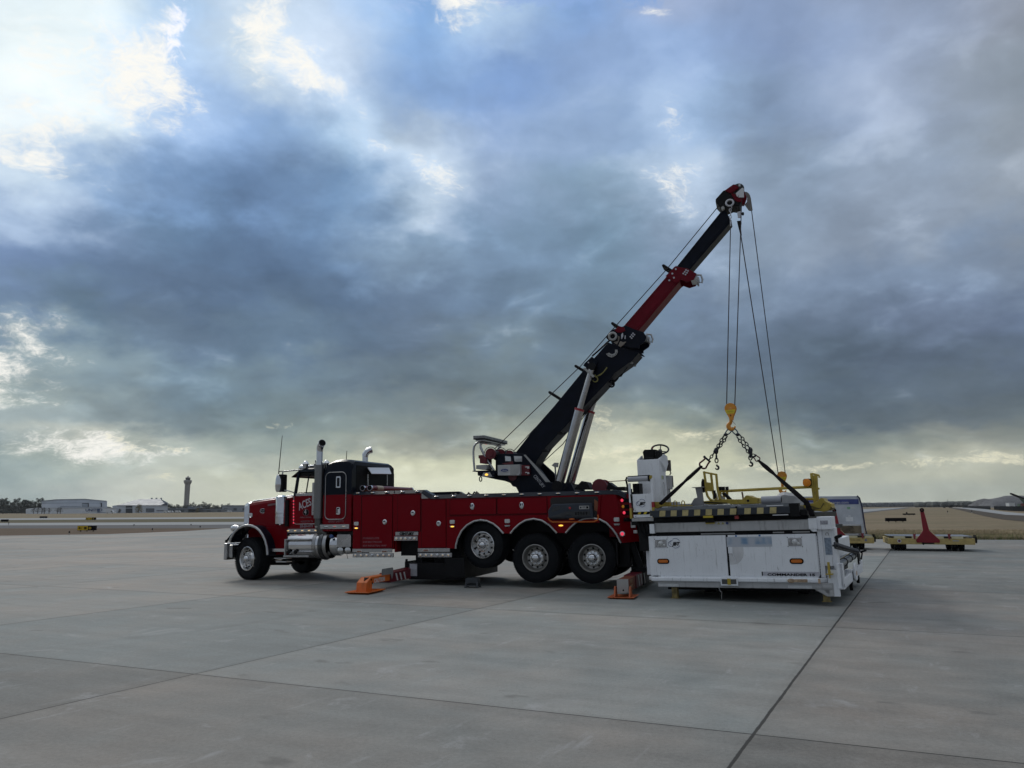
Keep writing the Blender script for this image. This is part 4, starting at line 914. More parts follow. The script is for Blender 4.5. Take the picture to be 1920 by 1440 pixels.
# rear outriggers
def rear_arm(side, x0):
    f = (lambda y: y) if side < 0 else (lambda y: W-y)
    P = [(-1.33, -.30, -.015, .235, 0.0, ORANGED), (-.50, .60, -.02, .25, .018, DKRED), (.35, 1.2, -.03, .27, .036, BLACK)]; G0 = -(x0+.11)*math.sin(R(.7))
    first = None
    for k, (ya, yb, za, zb, g, m_) in enumerate(P):
        b = MB(); b.box(x0-g, x0+.22+g, min(f(ya), f(yb)), max(f(ya), f(yb)), za+.0, zb)
        o = b.obj('rear_outrigger' if not first else 'arm_section', m_, first or truck, bevel=.008); first = first or o
    yb = f(-1.33); s = -1 if side < 0 else 1
    b = MB(); b.box(x0-.005, x0+.225, min(yb, yb+s*.012), max(yb, yb+s*.012), -.02, .24); e = b.obj('end_plate', GREYB, first)
    b = MB(); b.cyl((x0+.12, yb+s*.01, .025), (x0+.12, yb+s*.016, .025), .018, n=10); b.obj('plate_hole', BLACKP, e)
    xm = x0+.11
    b = MB(); b.rings([[(xm-a, yb+s*.0-c, z), (xm+a, yb-c, z), (xm+a, yb+c, z), (xm-a, yb+c, z)] for a, c, z in ((.20, .24, G0), (.27, .30, G0+.035), (.255, .285, G0+.04), (.17, .2, G0+.018))])
    for dx in (-.165, .135): b.extr([(xm+dx, yb-.14, G0+.02), (xm+dx, yb+.14, G0+.02), (xm+dx, yb+.05, .10), (xm+dx, yb-.05, .10)], [(xm+dx+.03, yb-.14, G0+.02), (xm+dx+.03, yb+.14, G0+.02), (xm+dx+.03, yb+.05, .10), (xm+dx+.03, yb-.05, .10)])
    b.obj('foot_pad', mat('orange_dull_foot', (.42, .10, .03), .5, var=.12), first, bevel=.006)
    if side < 0:
        for k in range(2): text('lettering', ('STAY', 'BACK')[k], .10, mat('worn_cream_lettering', (.33, .24, .14), .6), first, (x0+.222, -1.12, .135-.10*k), X=(0, 1, 0), Y=(0, 0, 1), width=1.25)
        for y in (-.20, .12, .42):
            g = .022 if y < .3 else .04
            b = MB(); b.extr([(x0+.22+g, y+.06, .0), (x0+.22+g, y+.14, .0), (x0+.22+g, y+.03, .225), (x0+.22+g, y-.05, .225)], [(x0+.216+g, y+.06, .0), (x0+.216+g, y+.14, .0), (x0+.216+g, y+.03, .225), (x0+.216+g, y-.05, .225)]); b.obj('reflective_stripe', REFW, first)
    return first
rear_arm(-1, 9.76); rear_arm(1, 9.76)
# underlift tower and struts behind the truck
b = MB()
b.extr([(9.70, .35, .95), (9.82, .35, .95), (10.06, .35, .25), (9.92, .35, .25)], [(9.70, .45, .95), (9.82, .45, .95), (10.06, .45, .25), (9.92, .45, .25)])
b.extr([(9.95, .5, 1.25), (10.08, .5, 1.25), (10.42, .5, .22), (10.28, .5, .22)], [(9.95, .62, 1.25), (10.08, .62, 1.25), (10.42, .62, .22), (10.28, .62, .22)])
b.box(9.72, 9.98, .7, W-.7, .35, 1.75); b.box(9.98, 10.35, 1.1, W-1.1, .35, .65); b.box(9.86, 10.15, .32, .9, .26, .34)
b.box(9.70, 9.9, .62, W-.62, .05, .36); b.box(9.25, 9.75, .30, .34, .35, .95)
for k in range(5): b.tube([(9.95, .6+k*.1, 1.45), (10.15, .55+k*.1, 1.2+.05*k), (10.12, .6+k*.08, .8)], .022, 6)
b.box(9.75, 10.0, .6, W-.6, 1.72, 1.98); b.box(9.72, 9.8, .58, .66, 1.9, 2.06); b.obj('underlift', BLACK, truck, bevel=.01)
b = MB(); b.box(9.50, 9.53, .02, .36, .42, .90); b.obj('mud_flap', BLACK, truck)

# ---- turret
Y0, Y1 = .72, W-.72
pv = lambda y, *p: T.xz(zz(880, 805, 9.6, *p), y)
b = MB()
out = pv(Y0, (885, 1130), (840, 1040), (780, 1025), (735, 965), (640, 930), (500, 905), (300, 862), (300, 760), (470, 745), (470, 520), (520, 440), (960, 440), (1290, 740), (1440, 950), (1560, 985), (1700, 960), (1830, 975), (1890, 1110), (1890, 1180), (885, 1180))
b.prism(out, Y0, Y0+.10); b.prism(out, Y1-.10, Y1)
i_ = pv(Y0, (860, 1060), (780, 1000), (740, 950), (500, 880), (500, 600), (640, 560), (940, 700), (1300, 1000), (1700, 1010), (1850, 1180), (860, 1180)); b.prism(i_, Y0+.1, Y1-.1)
b.cyl((7.5, W/2, 1.88), (7.5, W/2, 2.04), .72, n=40)
turret = b.obj('turret', BOOMN, truck, bevel=.008)
for y in (Y0-.003, Y1-.10):
    st = pv(y, (975, 460), (1010, 455), (1240, 700), (1455, 945), (1375, 950), (1140, 655)); b = MB(); b.prism(st, y, y+.006 if y < 1 else y+.11); b.obj('edge_stripe', GREYB if y < 1 else mat('pale_edge', (.5, .5, .5), .4), turret)
p0, p1 = T(880+1172/9.6, 805+800/9.6, Y0), T(880+1325/9.6, 805+985/9.6, Y0); d = (p1-p0).normalized()
text('lettering', 'CENTURY', .115, SILVER, turret, (p0.x-.035, Y0-.006, p0.z-.06), X=d, Y=(-d.z, 0, d.x), width=.72)
# plates, boxes and valves on the turret side
def tp(y, ya, yb, name, m_, *p, bevel=.006, par=None):
    b = MB(); b.prism(pv(y, *p), ya, yb); return b.obj(name, m_, par or turret, bevel=bevel)
lb = tp(Y0-.24, Y0-.24, Y0, 'work_lamp_box', mat('pale_lamp_box', (.45, .45, .45), .4, .2), (508, 645), (905, 632), (910, 800), (890, 828), (510, 828))
tp(Y0-.245, Y0-.245, Y0-.239, 'box_bevel', GREYB, (730, 640), (905, 632), (890, 690), (885, 775), (830, 828), (735, 828), par=lb)
o = MB(); c = T(880+632/9.6, 805+737/9.6, Y0-.25); o.prism(circ(c.x, c.z, .10, rz=.042), Y0-.252, Y0-.238); o = o.obj('oval_badge', BLUEP, lb)
b = MB(); b.tube([(x, Y0-.252, z) for x, z in circ(c.x, c.z, .098, rz=.04)], .005, 5, closed=True); b.obj('badge_ring', SILVER, o); text('lettering', 'Aces', .06, SILVER, o, (c.x, Y0-.255, c.z-.018), align='CENTER', shear=.3)
pl = tp(Y0-.03, Y0-.03, Y0-.01, 'notice_plate', mat('plate_pale', (.5, .5, .5), .4), (800, 480), (945, 485), (945, 582), (815, 575), bevel=.004)
c = T(880+830/9.6, 805+535/9.6, Y0-.03); b = MB()
for k in range(3): b.box(c.x, c.x+.16, Y0-.033, Y0-.029, c.z-.01-.028*k, c.z+.002-.028*k)
b.obj('plate_print', mat('faint_print', (.2, .2, .2), .5), pl)
tp(Y0-.02, Y0-.02, Y0, 'side_lamp', CLEAR, (640, 480), (745, 490), (750, 575), (645, 575))
vb = tp(Y0-.10, Y0-.10, Y0, 'valve_block', mat('valve_red', (.13, .005, .012), .45), (930, 645), (1075, 645), (1075, 830), (910, 830), (910, 700))
b = MB()
for a, c_ in ((1025, 680), (1060, 680), (1060, 700), (1025, 780), (1060, 785), (1060, 800), (900, 670), (905, 790)):
    p = T(880+a/9.6, 805+c_/9.6, Y0-.11); b.cyl((p.x-.02, Y0-.11, p.z), (p.x+.03, Y0-.11, p.z), .016, n=8)
b.obj('valve_spool', ALU, vb)
tp(Y0-.02, Y0-.02, Y0+.2, 'winch_guard', mat('winch_red_dark', (.10, .01, .015), .5), (580, 610), (690, 600), (780, 570), (790, 630), (640, 640))
b = MB(); c = T(880+780/9.6, 805+840/9.6, Y0-.02); b.lathe([(0, 0), (.11, 0), (.11, .05), (0, .05)], (c.x, Y0-.04, c.z), n=24); b.obj('slew_motor', mat('winch_red_dark', (.10, .01, .015), .5), turret, smooth=40)
tp(Y0-.05, Y0-.15, Y0+.25, 'winch_motor', mat('winch_red', (.12, .005, .012), .45), (190, 470), (250, 465), (330, 520), (330, 620), (215, 615), (210, 530), (190, 525))
tp(Y0-.05, Y0-.20, Y0+.2, 'hydraulic_pump', GREYB, (160, 650), (350, 640), (350, 715), (330, 735), (160, 720))
# winch platform, amber lamp, D-ring
plat = tp(Y0-.2, Y0-.2, Y1+.1, 'winch_platform', BOOMN, (55, 745), (480, 735), (480, 752), (55, 760))
tp(Y0-.2, Y0-.2, Y0-.05, 'platform_bracket', BOOMN, (145, 752), (490, 745), (440, 850), (290, 860), (220, 850), (150, 830), par=plat)
b = MB(); p = T(880+310/9.6, 805+815/9.6, Y0-.2); b.ball((p.x, Y0-.205, p.z), .042, .02, .026); b.obj('amber_lamp', AMBERL, plat, smooth=60)
tp(Y0-.2, Y0-.204, Y0-.2, 'lamp_plate', GREYB, (255, 780), (370, 775), (415, 850), (220, 850), par=plat, bevel=0)
b = MB(); p = T(880+203/9.6, 805+895/9.6, Y0-.12); b.tube([(p.x+.032*math.cos(q), Y0-.12, p.z+.055*math.sin(q)) for q in [2*math.pi*k/16 for k in range(16)]], .013, 6, closed=True); b.obj('tow_ring', BLACK, plat, smooth=50)
# winch drums
for k, (u, v) in enumerate(((375, 440), (560, 440), (720, 450))):
    ya = (Y0-.12, 1.05, .95)[k]; c = T(880+u/9.6, 805+v/9.6, ya)
    b = MB(); r_ = (.135, .12, .10)[k]
    b.lathe([(0, 0), (r_*.5, 0), (r_*.55, .02), (r_, .02), (r_, .05), (r_*.72, .05), (r_*.72, .5), (r_, .5), (r_, .54), (0, .54)], (c.x, ya, c.z), n=30); wo = b.obj('winch', mat('winch_red', (.12, .005, .012), .45), turret, smooth=35)
    b = MB(); b.lathe([(r_*.80, .06+.018*j+(.009 if i else 0)) for j in range(24) for i in (0,)] , (c.x, ya, c.z), n=24); b.obj('wound_rope', CABLE, wo)
    b = MB(); b.tube([(c.x+(r_+.03)*math.cos(q), ya+.03, c.z+(r_+.03)*math.sin(q)) for q in [R(20+14*j) for j in range(12)]], .009, 6); b.obj('drum_hoop', BLACK, wo)
# light bar on chrome tubes
yb0, yb1 = Y0-.15, Y1+.15
A_ = lambda *p, y: [(q.x, y, q.z) for q in (T(880+u/9.6, 805+v/9.6, y) for u, v in p)]
b = MB(); arch1 = A_((95, 745), (78, 560), (72, 400), (85, 310), (120, 255), (170, 235), y=yb0); b.tube(arch1, .026, 10)
b.tube(A_((440, 735), (350, 600), (260, 450), (205, 330), (200, 270), (240, 240), y=yb0+.1), .030, 10)
far = [(x+.02, yb1-.1, z) for x, y, z in A_((440, 735), (350, 600), (260, 450), (205, 330), (200, 270), (240, 240), y=yb0+.1)]; b.tube(far, .03, 10)
b.tube([arch1[-1], (arch1[-1][0]+.1, W/2, arch1[-1][2]+.01), far[-1]], .026, 10)
arch = b.obj('light_bar_arch', STEEL, turret, smooth=50)
zt = arch1[-1][2]; xl = arch1[-1][0]
b = MB(); b.box(xl-.06, xl+.16, yb0-.05, yb1+.05, zt+.03, zt+.06); b.obj('bar_mount', STEEL, arch, bevel=.005)
lbar = MB(); lbar.box(xl-.10, xl+.20, yb0-.12, yb1+.12, zt+.065, zt+.085); lbo = lbar.obj('light_bar', BLACK, arch, bevel=.004)
nl = 11
for k in range(nl):
    ya = yb0-.12+(yb1-yb0+.24)*k/nl; b = MB(); b.box(xl-.10, xl+.20, ya+.004, ya+(yb1-yb0+.24)/nl-.004, zt+.086, zt+.155); b.obj('lamp_module', mat('smoky_lens', (.18, .18, .18), .15, var=.4, scale=14), lbo, bevel=.006)
b = MB(); b.box(xl-.06, xl-.055, 1.0, 1.3, zt-.0, zt+.025); b.obj('arrow_lamp', mat('warm_red_lamp', (.5, .1, .08), .3, emit=(1, .2, .15), es=.5), lbo)

# ---- boom: base, middle and inner sections in the truck's centre plane
BY = W/2
PB = lambda y, *p: T.xz(p, y)
yn, yf = BY-.30, BY+.30
E_up = zz(860, 560, 3.789, (405, 1092), (530, 930), (680, 760), (885, 510), (1060, 310))
E_lo = zz(860, 560, 3.789, (1280, 385), (1232, 440), (1110, 525), (1085, 560), (1010, 640), (620, 1052), (560, 1142))
b = MB(); bp = PB(yn, *(E_up+E_lo+[(1000, 878)])); b.prism(bp, yn, yf); boom = b.obj('boom', BOOMN, truck, bevel=.012)
u0, v0 = E_up[0]
# section axis in the boom plane
a0 = V(PB(yn, (1039.5, 760.6))[0]); a1 = V(PB(yn, (1139.8, 641.8))[0]); ax = (a1-a0).normalized(); nx = V((ax.y, -ax.x))
def seg(name, m_, up0, up1, lo0, lo1, hw, par, bevel=.01):
    b = MB(); pts = PB(BY-hw, up0, up1, lo1, lo0); b.prism(pts, BY-hw, BY+hw); return b.obj(name, m_, par, bevel=bevel), pts
red, rp = seg('middle_section', BOOMR, (1166, 615), (1268, 497), (1192, 626), (1274, 528), .25, boom)
inner, ip = seg('inner_section', BOOMN, (1262, 508), (1357, 390), (1288, 512), (1372, 414), .21, boom)
# ribs along the section sides
for (pts, hw, par, m_) in ((rp, .25, red, BOOMR), (ip, .21, inner, BOOMN)):
    P_ = [V(p) for p in pts]
    for s0, s1 in ((.06, .11), (.80, .86)):
        A_1, B_1 = P_[0].lerp(P_[3], s0), P_[1].lerp(P_[2], s0); A_2, B_2 = P_[0].lerp(P_[3], s1), P_[1].lerp(P_[2], s1)
        b = MB(); b.prism([tuple(A_1), tuple(B_1), tuple(B_2), tuple(A_2)], BY-hw-.012, BY-hw+.002); b.obj('side_rib', m_, par)
def plate(name, m_, hw, par, *p, ex=.02, bevel=.006):
    b = MB(); q = PB(BY-hw, *p); b.prism(q, BY-hw-ex, BY-hw+.01); b.prism(q, BY+hw-.01, BY+hw+ex); return b.obj(name, m_, par, bevel=bevel)
z4 = lambda *p: zz(1130, 330, 4.365, *p)
pc = plate('red_collar', BOOMR, .27, red, *z4((515, 820), (590, 742), (690, 757), (770, 800), (745, 850), (690, 868), (640, 850), (600, 880)))
b = MB()
for a, c in ((598, 762), (570, 798), (583, 832), (545, 853)):
    p = T(1130+a/4.365, 330+c/4.365, BY-.30); b.cyl((p.x, BY-.285, p.z), (p.x, BY-.30, p.z), .022, n=10)
for a, c in ((682, 770), (698, 776), (672, 785), (690, 792), (660, 798), (678, 806)):
    p = T(1130+a/4.365, 330+c/4.365, BY-.30); b.cyl((p.x, BY-.285, p.z), (p.x, BY-.305, p.z), .020, n=10)
b.obj('collar_bolt', SILVER, pc)
pn = plate('base_collar', BOOMN, .31, boom, *zz(1080, 590, 9.6, (640, 280), (900, 200), (1060, 270), (1220, 320), (1270, 400), (1240, 490), (1140, 560), (1140, 610), (1000, 600), (800, 560), (560, 440), (540, 400)), ex=.03)
b = MB()
for a, c in ((1027, 337), (1052, 360), (1003, 365), (1027, 390), (980, 397), (1003, 422)):
    p = T(1080+a/9.6, 590+c/9.6, BY-.34); b.cyl((p.x, BY-.335, p.z), (p.x, BY-.35, p.z), .018, n=10)
b.obj('collar_bolt', SILVER, pn)
plate('red_shroud', BOOMR, .345, boom, *zz(1080, 590, 9.6, (690, 280), (770, 205), (870, 230), (890, 290), (820, 325), (750, 325)), ex=.015)
# guide rings, shackles, blocks hung on the boom sides
def ring(u, v, r, th, y, par, m_=ALU, name='fairlead', kx=1.):
    p = T(u, v, y); b = MB(); b.tube([(p.x+r*kx*math.cos(q), y, p.z+r*math.sin(q)) for q in [2*math.pi*k/20 for k in range(20)]], th, 8, closed=True); o = b.obj(name, m_, par, smooth=50)
    return o, p
o, p = ring(1080+660/9.6, 590+390/9.6, .085, .028, BY-.40, boom, GREYB); b = MB(); b.cyl((p.x, BY-.36, p.z), (p.x, BY-.39, p.z), .075, n=18); b.obj('ring_core', BLACKP, o)
plate('side_block', BLACK, .33, boom, *zz(1080, 590, 9.6, (545, 400), (600, 340), (760, 380), (760, 480), (680, 500), (590, 470)), ex=.05)
plate('mast_plate', mat('tan_worn_metal', (.22, .19, .16), .5, .3), .33, boom, *zz(1080, 590, 9.6, (680, 500), (760, 385), (790, 400), (780, 470), (740, 545)), ex=.04)
plate('mast_plate', mat('tan_worn_metal', (.22, .19, .16), .5, .3), .33, boom, *zz(1080, 590, 9.6, (765, 560), (800, 480), (850, 500), (910, 490), (860, 550), (800, 590)), ex=.04)
plate('shackle_bow', SILVER, .35, boom, *zz(1080, 590, 9.6, (815, 360), (845, 325), (855, 380), (830, 440), (815, 440)), ex=.02, bevel=.004)
plate('shackle_bow', SILVER, .35, boom, *zz(1080, 590, 9.6, (880, 375), (895, 378), (893, 440), (875, 440)), ex=.02, bevel=.004)
for (u, v) in ((1080+1280/9.6, 590+410/9.6), (1130+770/4.365, 330+835/4.365)):
    p = T(u, v, BY-.2); b = MB()
    for y in (BY-.22, BY+.16): b.box(p.x-.02, p.x+.02, y, y+.06, p.z-.09, p.z+.08)
    b.tube([(p.x-.02, BY-.2, p.z+.08), (p.x+.10, BY-.2, p.z+.06), (p.x+.13, BY-.2, p.z-.05), (p.x+.11, BY-.2, p.z-.13), (p.x+.05, BY-.2, p.z-.12), (p.x+.03, BY-.2, p.z+.02)], .024, 8); b.box(p.x-.14, p.x, BY-.26, BY+.26, p.z-.04, p.z+.06); b.obj('tip_bracket', STEEL, boom, bevel=.005)
# angle gauge (half ring, pale)
q = zz(1080, 590, 9.6, (540, 705), (600, 685), (620, 705), (660, 712), (700, 690), (705, 650), (700, 632), (745, 630), (752, 670), (735, 710), (700, 745), (640, 770), (580, 750))
b = MB(); b.prism(PB(BY-.34, *q), BY-.345, BY-.33); gz = b.obj('angle_gauge', GREYB, boom)
b = MB()
for k, (a, c) in enumerate(((575, 710), (598, 728), (625, 738), (655, 742), (684, 735), (708, 715), (725, 688))):
    p = T(1080+a/9.6, 590+c/9.6, BY-.345); b.box(p.x-.006, p.x+.006, BY-.348, BY-.344, p.z-.014, p.z+.014)
b.obj('gauge_marks', BLACKP, gz)
plate('upper_plate', BOOMN, .32, boom, *zz(1080, 590, 9.6, (290, 755), (395, 850), (330, 1010), (260, 1000), (135, 920), (155, 880)), ex=.03)
p = T(1080+222/9.6, 590+860/9.6, BY-.36); b = MB(); b.cyl((p.x, BY-.34, p.z), (p.x, BY-.36, p.z), .018, n=10); b.obj('plate_bolt', SILVER, boom)
b = MB(); b.tube([(p_.x, BY-.1, p_.z) for p_ in (T(u, v, BY-.1) for u, v in zz(1080, 590, 9.6, (290, 745), (430, 625), (560, 500), (600, 470)))], .022, 8); b.obj('hose', BLACK, boom)
plate('floodlight', GREYB, .20, boom, *zz(1080, 590, 9.6, (900, 765), (935, 760), (1035, 865), (1020, 885), (980, 880), (905, 800)), ex=.02)
plate('lower_bracket', BOOMN, .2, boom, *zz(1080, 590, 9.6, (1000, 600), (1130, 640), (1190, 695), (1180, 705), (1110, 680), (1010, 800), (900, 760)))
plate('lower_bracket', BOOMN, .2, boom, *zz(1080, 590, 9.6, (500, 1120), (610, 1160), (640, 1175), (630, 1230), (600, 1225), (540, 1180)))
# stowed hooks
def hook_shape(mb, c, r, th, y):
    c = V(c); mb.tube([(c.x, y, c.z+r*1.9), (c.x, y, c.z+r*1.1)] + [(c.x+r*math.cos(q), y, c.z+r*math.sin(q)) for q in [R(70-22*k) for k in range(12)]], [th*.8]+[th]*8+[th*.9, th*.8, th*.7, th*.6, th*.4], 8)
b = MB(); p = T(1080+638/9.6, 590+1255/9.6, BY-.05); hook_shape(b, p, .065, .022, BY-.05); pts = [T(1080+a/9.6, 590+c/9.6, BY-.05) for a, c in ((650, 1190), (710, 1190), (750, 1150), (770, 1120), (810, 1100), (850, 1050))]; b.tube(pts, [.02, .028, .024, .012, .026, .012], 8); b.tube([pts[-1], T(1080+965/9.6, 590+880/9.6, BY-.05)], .009, 6); b.obj('stowed_hook', BLACK, boom, smooth=50)
b = MB(); p = T(1080+345/9.6, 590+1165/9.6, BY-.44); hook_shape(b, p, .062, .016, BY-.44); b.tube([T(1080+a/9.6, 590+c/9.6, BY-.44) for a, c in ((370, 1110), (440, 1080), (490, 1040), (560, 950))], [.014, .020, .012, .016], 6); b.obj('stowed_hook', mat('olive_yellow_hook', (.22, .2, .05), .5), boom, smooth=50)
# rope guide arms on the upper edge
for (u, v, du, dv) in ((1130+495/4.365, 330+732/4.365, 14, 9), (1130+78/4.365, 330+1205/4.365, 14, 9), (860+830/3.789, 560+478/3.789, 15, 9), (860+645/3.789, 560+665/3.789, 19, 12)):
    b = MB(); p, q = T(u, v, BY-.15), T(u+du, v+dv, BY-.15); b.tube([p, q, q+(q-p)*.3], .036, 10); b.tube([p+V((0, .3, 0)), q+V((0, .3, 0))], .03, 8); b.cyl(p, p+V((0, .3, 0)), .03, n=10); b.obj('rope_guide', BLACK, boom, smooth=50)
# hooks under the boom
for (u, v) in zz(880, 805, 9.6, (1640, 70), (1360, 385)):
    b = MB(); p = T(u, v, yn); b.box(p.x-.07, p.x+.05, yn-.03, yn+.03, p.z-.03, p.z+.03); b.tube([(p.x+.04, yn, p.z-.01), (p.x+.10, yn, p.z-.02), (p.x+.125, yn, p.z), (p.x+.115, yn, p.z+.03)], .012, 6); b.obj('rope_hook', BLACK, boom)
# boom head
z8 = lambda *p: zz(1320, 330, 12, *p)
hb_ = MB(); hb_.prism(PB(BY-.24, *z8((260, 590), (260, 520), (430, 330), (480, 310), (620, 400), (830, 560), (800, 680), (640, 660), (480, 730), (360, 690))), BY-.24, BY+.24); head = hb_.obj('boom_head', BLACK, inner, bevel=.012)
def hp(name, m_, ya, yb, *p, bevel=.006):
    b = MB(); b.prism(PB(min(ya, yb), *z8(*p)), ya, yb); return b.obj(name, m_, inner, bevel=bevel)
hp('head_cheek', BOOMR, BY-.27, BY-.20, (470, 320), (660, 185), (720, 200), (790, 250), (640, 360), (590, 385))
hp('head_cheek', BOOMR, BY-.26, BY-.18, (615, 405), (700, 400), (850, 520), (840, 580), (760, 580), (690, 540))
hp('head_cheek', BOOMR, BY+.12, BY+.24, (480, 320), (660, 190), (800, 180), (880, 260), (960, 480), (900, 640), (820, 640), (640, 480))
for y in (BY-.17, BY+.08):
    p = T(1320+775/12, 330+285/12, y); b = MB(); b.lathe([(0, 0), (.13, 0), (.13, .02), (.105, .035), (.105, .055), (.13, .07), (.13, .09), (0, .09)], (p.x, y, p.z), n=28); b.obj('head_sheave', DARKG, inner, smooth=35)
hp('sheave_guard', WHITEP, BY-.285, BY-.262, (860, 262), (895, 280), (900, 480), (770, 480), (790, 425), (745, 470), (712, 390))
b = MB(); p = T(1320+800/12, 330+210/12, BY-.28); b.box(p.x-.02, p.x+.02, BY-.285, BY-.25, p.z-.02, p.z+.03); b.obj('guard_tab', WHITEP, inner)
fg = mat('far_guard_grey', (.22, .21, .20), .5, .1)
hp('rope_guard', fg, BY+.26, BY+.30, (905, 350), (960, 355), (1010, 390), (1035, 430), (1055, 495), (1095, 765), (1040, 778), (1005, 770), (915, 640), (965, 580), (970, 480), (900, 450))
ring(1320+578/12, 330+605/12, .075, .024, BY-.32, inner, SILVER, 'head_shackle', 1.1)
hp('shackle_pin', GREYB, BY-.34, BY-.24, (385, 700), (430, 670), (470, 720), (410, 765))
p = T(1320+755/12, 330+745/12, BY-.27); b = MB(); b.tube([(p.x+.034*math.cos(q), BY-.27, p.z+.034*math.sin(q)) for q in [2*math.pi*k/14 for k in range(14)]], .010, 6, closed=True); b.obj('anchor_eye', BLACK, inner)
hp('anchor_link', SILVER, BY-.29, BY-.25, (745, 810), (835, 785), (835, 940), (760, 930), bevel=.004)
hp('anchor_link', BLACK, BY-.29, BY-.25, (740, 1010), (840, 1000), (845, 1060), (830, 1140), (770, 1140), bevel=.004)
hp('rope_socket', BLACK, BY-.285, BY-.255, (770, 1140), (830, 1140), (850, 1330), (820, 1340), bevel=.004)
b = MB(); p = T(1320+875/12, 330+850/12, BY-.27); b.ball(p, .03, .03, .045); b.obj('weight_ball', BLACK, inner)
# short chain and socket of the left rope
b = MB()
for k, (a, c) in enumerate(((620, 690), (590, 770), (600, 850), (592, 920), (592, 990))):
    p = T(1320+a/12, 330+c/12, BY-.30); al = k % 2
    b.tube([(p.x+(.022*math.cos(q) if al else 0), BY-.30+(0 if al else .022*math.cos(q)), p.z+.042*math.sin(q)) for q in [2*math.pi*j/12 for j in range(12)]], .011, 6, closed=True)
b.tube([T(1320+600/12, 330+1020/12, BY-.3), T(1320+598/12, 330+1130/12, BY-.3)], [.022, .012], 8); b.obj('anchor_chain', SILVER, inner, smooth=50)
# hydraulic lift cylinders
for y, A_0, A_1, A_2 in ((BY-.46, (1047, 912), (1086, 769), (1111, 688)), (BY+.46, (1067, 914), (1106.5, 773), (1128, 712))):
    p0, p1, p2 = T(*A_0, y), T(*A_1, y), T(*A_2, y)
    b = MB(); b.tube([p0, p1], .112, 24); cy = b.obj('lift_cylinder', mat('cylinder_chrome', (.42, .41, .40), .2, 1., var=.08), truck, smooth=40)
    d = (p1-p0).normalized(); b = MB(); b.cyl(p1-d*.02, p1+d*.035, .118, n=24); b.obj('gland', mat('gland_red', (.3, .015, .02), .4), cy, smooth=40)
    b = MB(); b.cyl(p1, p2, .068, n=18); b.obj('piston_rod', STEEL, cy, smooth=40)
    b = MB(); b.cyl((p2.x, y-.09, p2.z), (p2.x, y+.09, p2.z), .09, n=16); b.cyl((p0.x, y-.13, p0.z), (p0.x, y+.13, p0.z), .13, n=16); b.obj('cylinder_eye', BLACK, cy, smooth=40)
b = MB(); b.prism(PB(BY-.5, *zz(1080, 590, 9.6, (130, 970), (165, 955), (345, 1110), (310, 1140))), BY-.56, BY-.50); b.obj('rod_clamp', GREYB, boom, bevel=.006)
b = MB(); b.box(7.62, 8.35, BY-.54, BY+.54, 2.0, 2.20); b.tube([T(u, v, .6) for u, v in zz(880, 805, 9.6, (1690, 970), (1740, 990), (1750, 1040), (1700, 1080))], .02, 6); b.obj('cylinder_base', BLACK, turret, bevel=.01)
b = MB(); b.prism(PB(BY-.3, *zz(880, 805, 9.6, (1480, 650), (1530, 600), (1590, 600), (1580, 680), (1530, 680))), BY-.3, BY-.2); p = T(880+1545/9.6, 805+680/9.6, BY-.25); b.tube([p, (p.x+.02, BY-.25, 2.2)], .02, 6); b.obj('deck_lamp', GREYB, turret)
# ropes along the boom
b = MB(); b.tube([T(927, 842, BY-.2), T(1089, 686, BY-.2), T(1144, 623, BY-.2), T(1250, 505, BY-.2), T(1346, 388, BY-.2), T(1372, 352, BY-.15)], .0105, 6); b.obj('boom_rope', CABLE, boom)
b = MB(); b.tube([T(963, 846, BY+.15), T(1000, 806, BY+.15), T(1044, 762, BY+.15)], .0105, 6); b.tube([T(1019, 866, BY+.1), T(1055, 833, BY+.1), T(1128, 737, BY+.1), T(1140, 712, BY+.1)], .0105, 6); b.obj('boom_rope', CABLE, boom)


# ------------------------------------------------------------------ white cargo loader hanging from the crane
g0 = gnd(1264, 1122.7)
L = Frame((g0.x, g0.y, 0), 28, 1.5)
loader = thing('cargo_loader', 'white and yellow aircraft cargo loader hanging in slings behind the red truck', 'cargo loader', L)
X0, X1 = -.44, 2.70
# front body with doors
b = MB(); b.box(X0, X1, .012, 2.2, .44, 1.20); b.box(-.2, 2.7, 2.2, 6.6, .45, .95); fb = b.obj('front_body', LWHITE, loader, bevel=.01)
def ldoor(x0, x1, name='front_door'):
    d = MB(); d.prism([(x0, .445), (x1, .445), (x1, 1.2), (x0, 1.2)], -.018, .008); return d.obj(name, LWHITE, fb, bevel=.006)
d1 = ldoor(X0, 1.085); d2 = ldoor(1.125, X1)
b = MB(); b.box(1.088, 1.122, -.004, .01, .445, 1.2); b.obj('door_gap', BLACKP, fb)
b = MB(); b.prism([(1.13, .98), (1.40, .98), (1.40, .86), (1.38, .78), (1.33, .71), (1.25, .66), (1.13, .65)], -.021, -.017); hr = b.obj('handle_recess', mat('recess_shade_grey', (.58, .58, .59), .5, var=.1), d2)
b = MB(); b.box(1.12, 1.20, -.04, -.02, .86, .975); b.tube([(1.20, -.03, .86), (1.215, -.03, .80), (1.245, -.03, .74), (1.235, -.03, .70)], .006, 5); b.obj('door_latch', LWHITE, hr, bevel=.008)
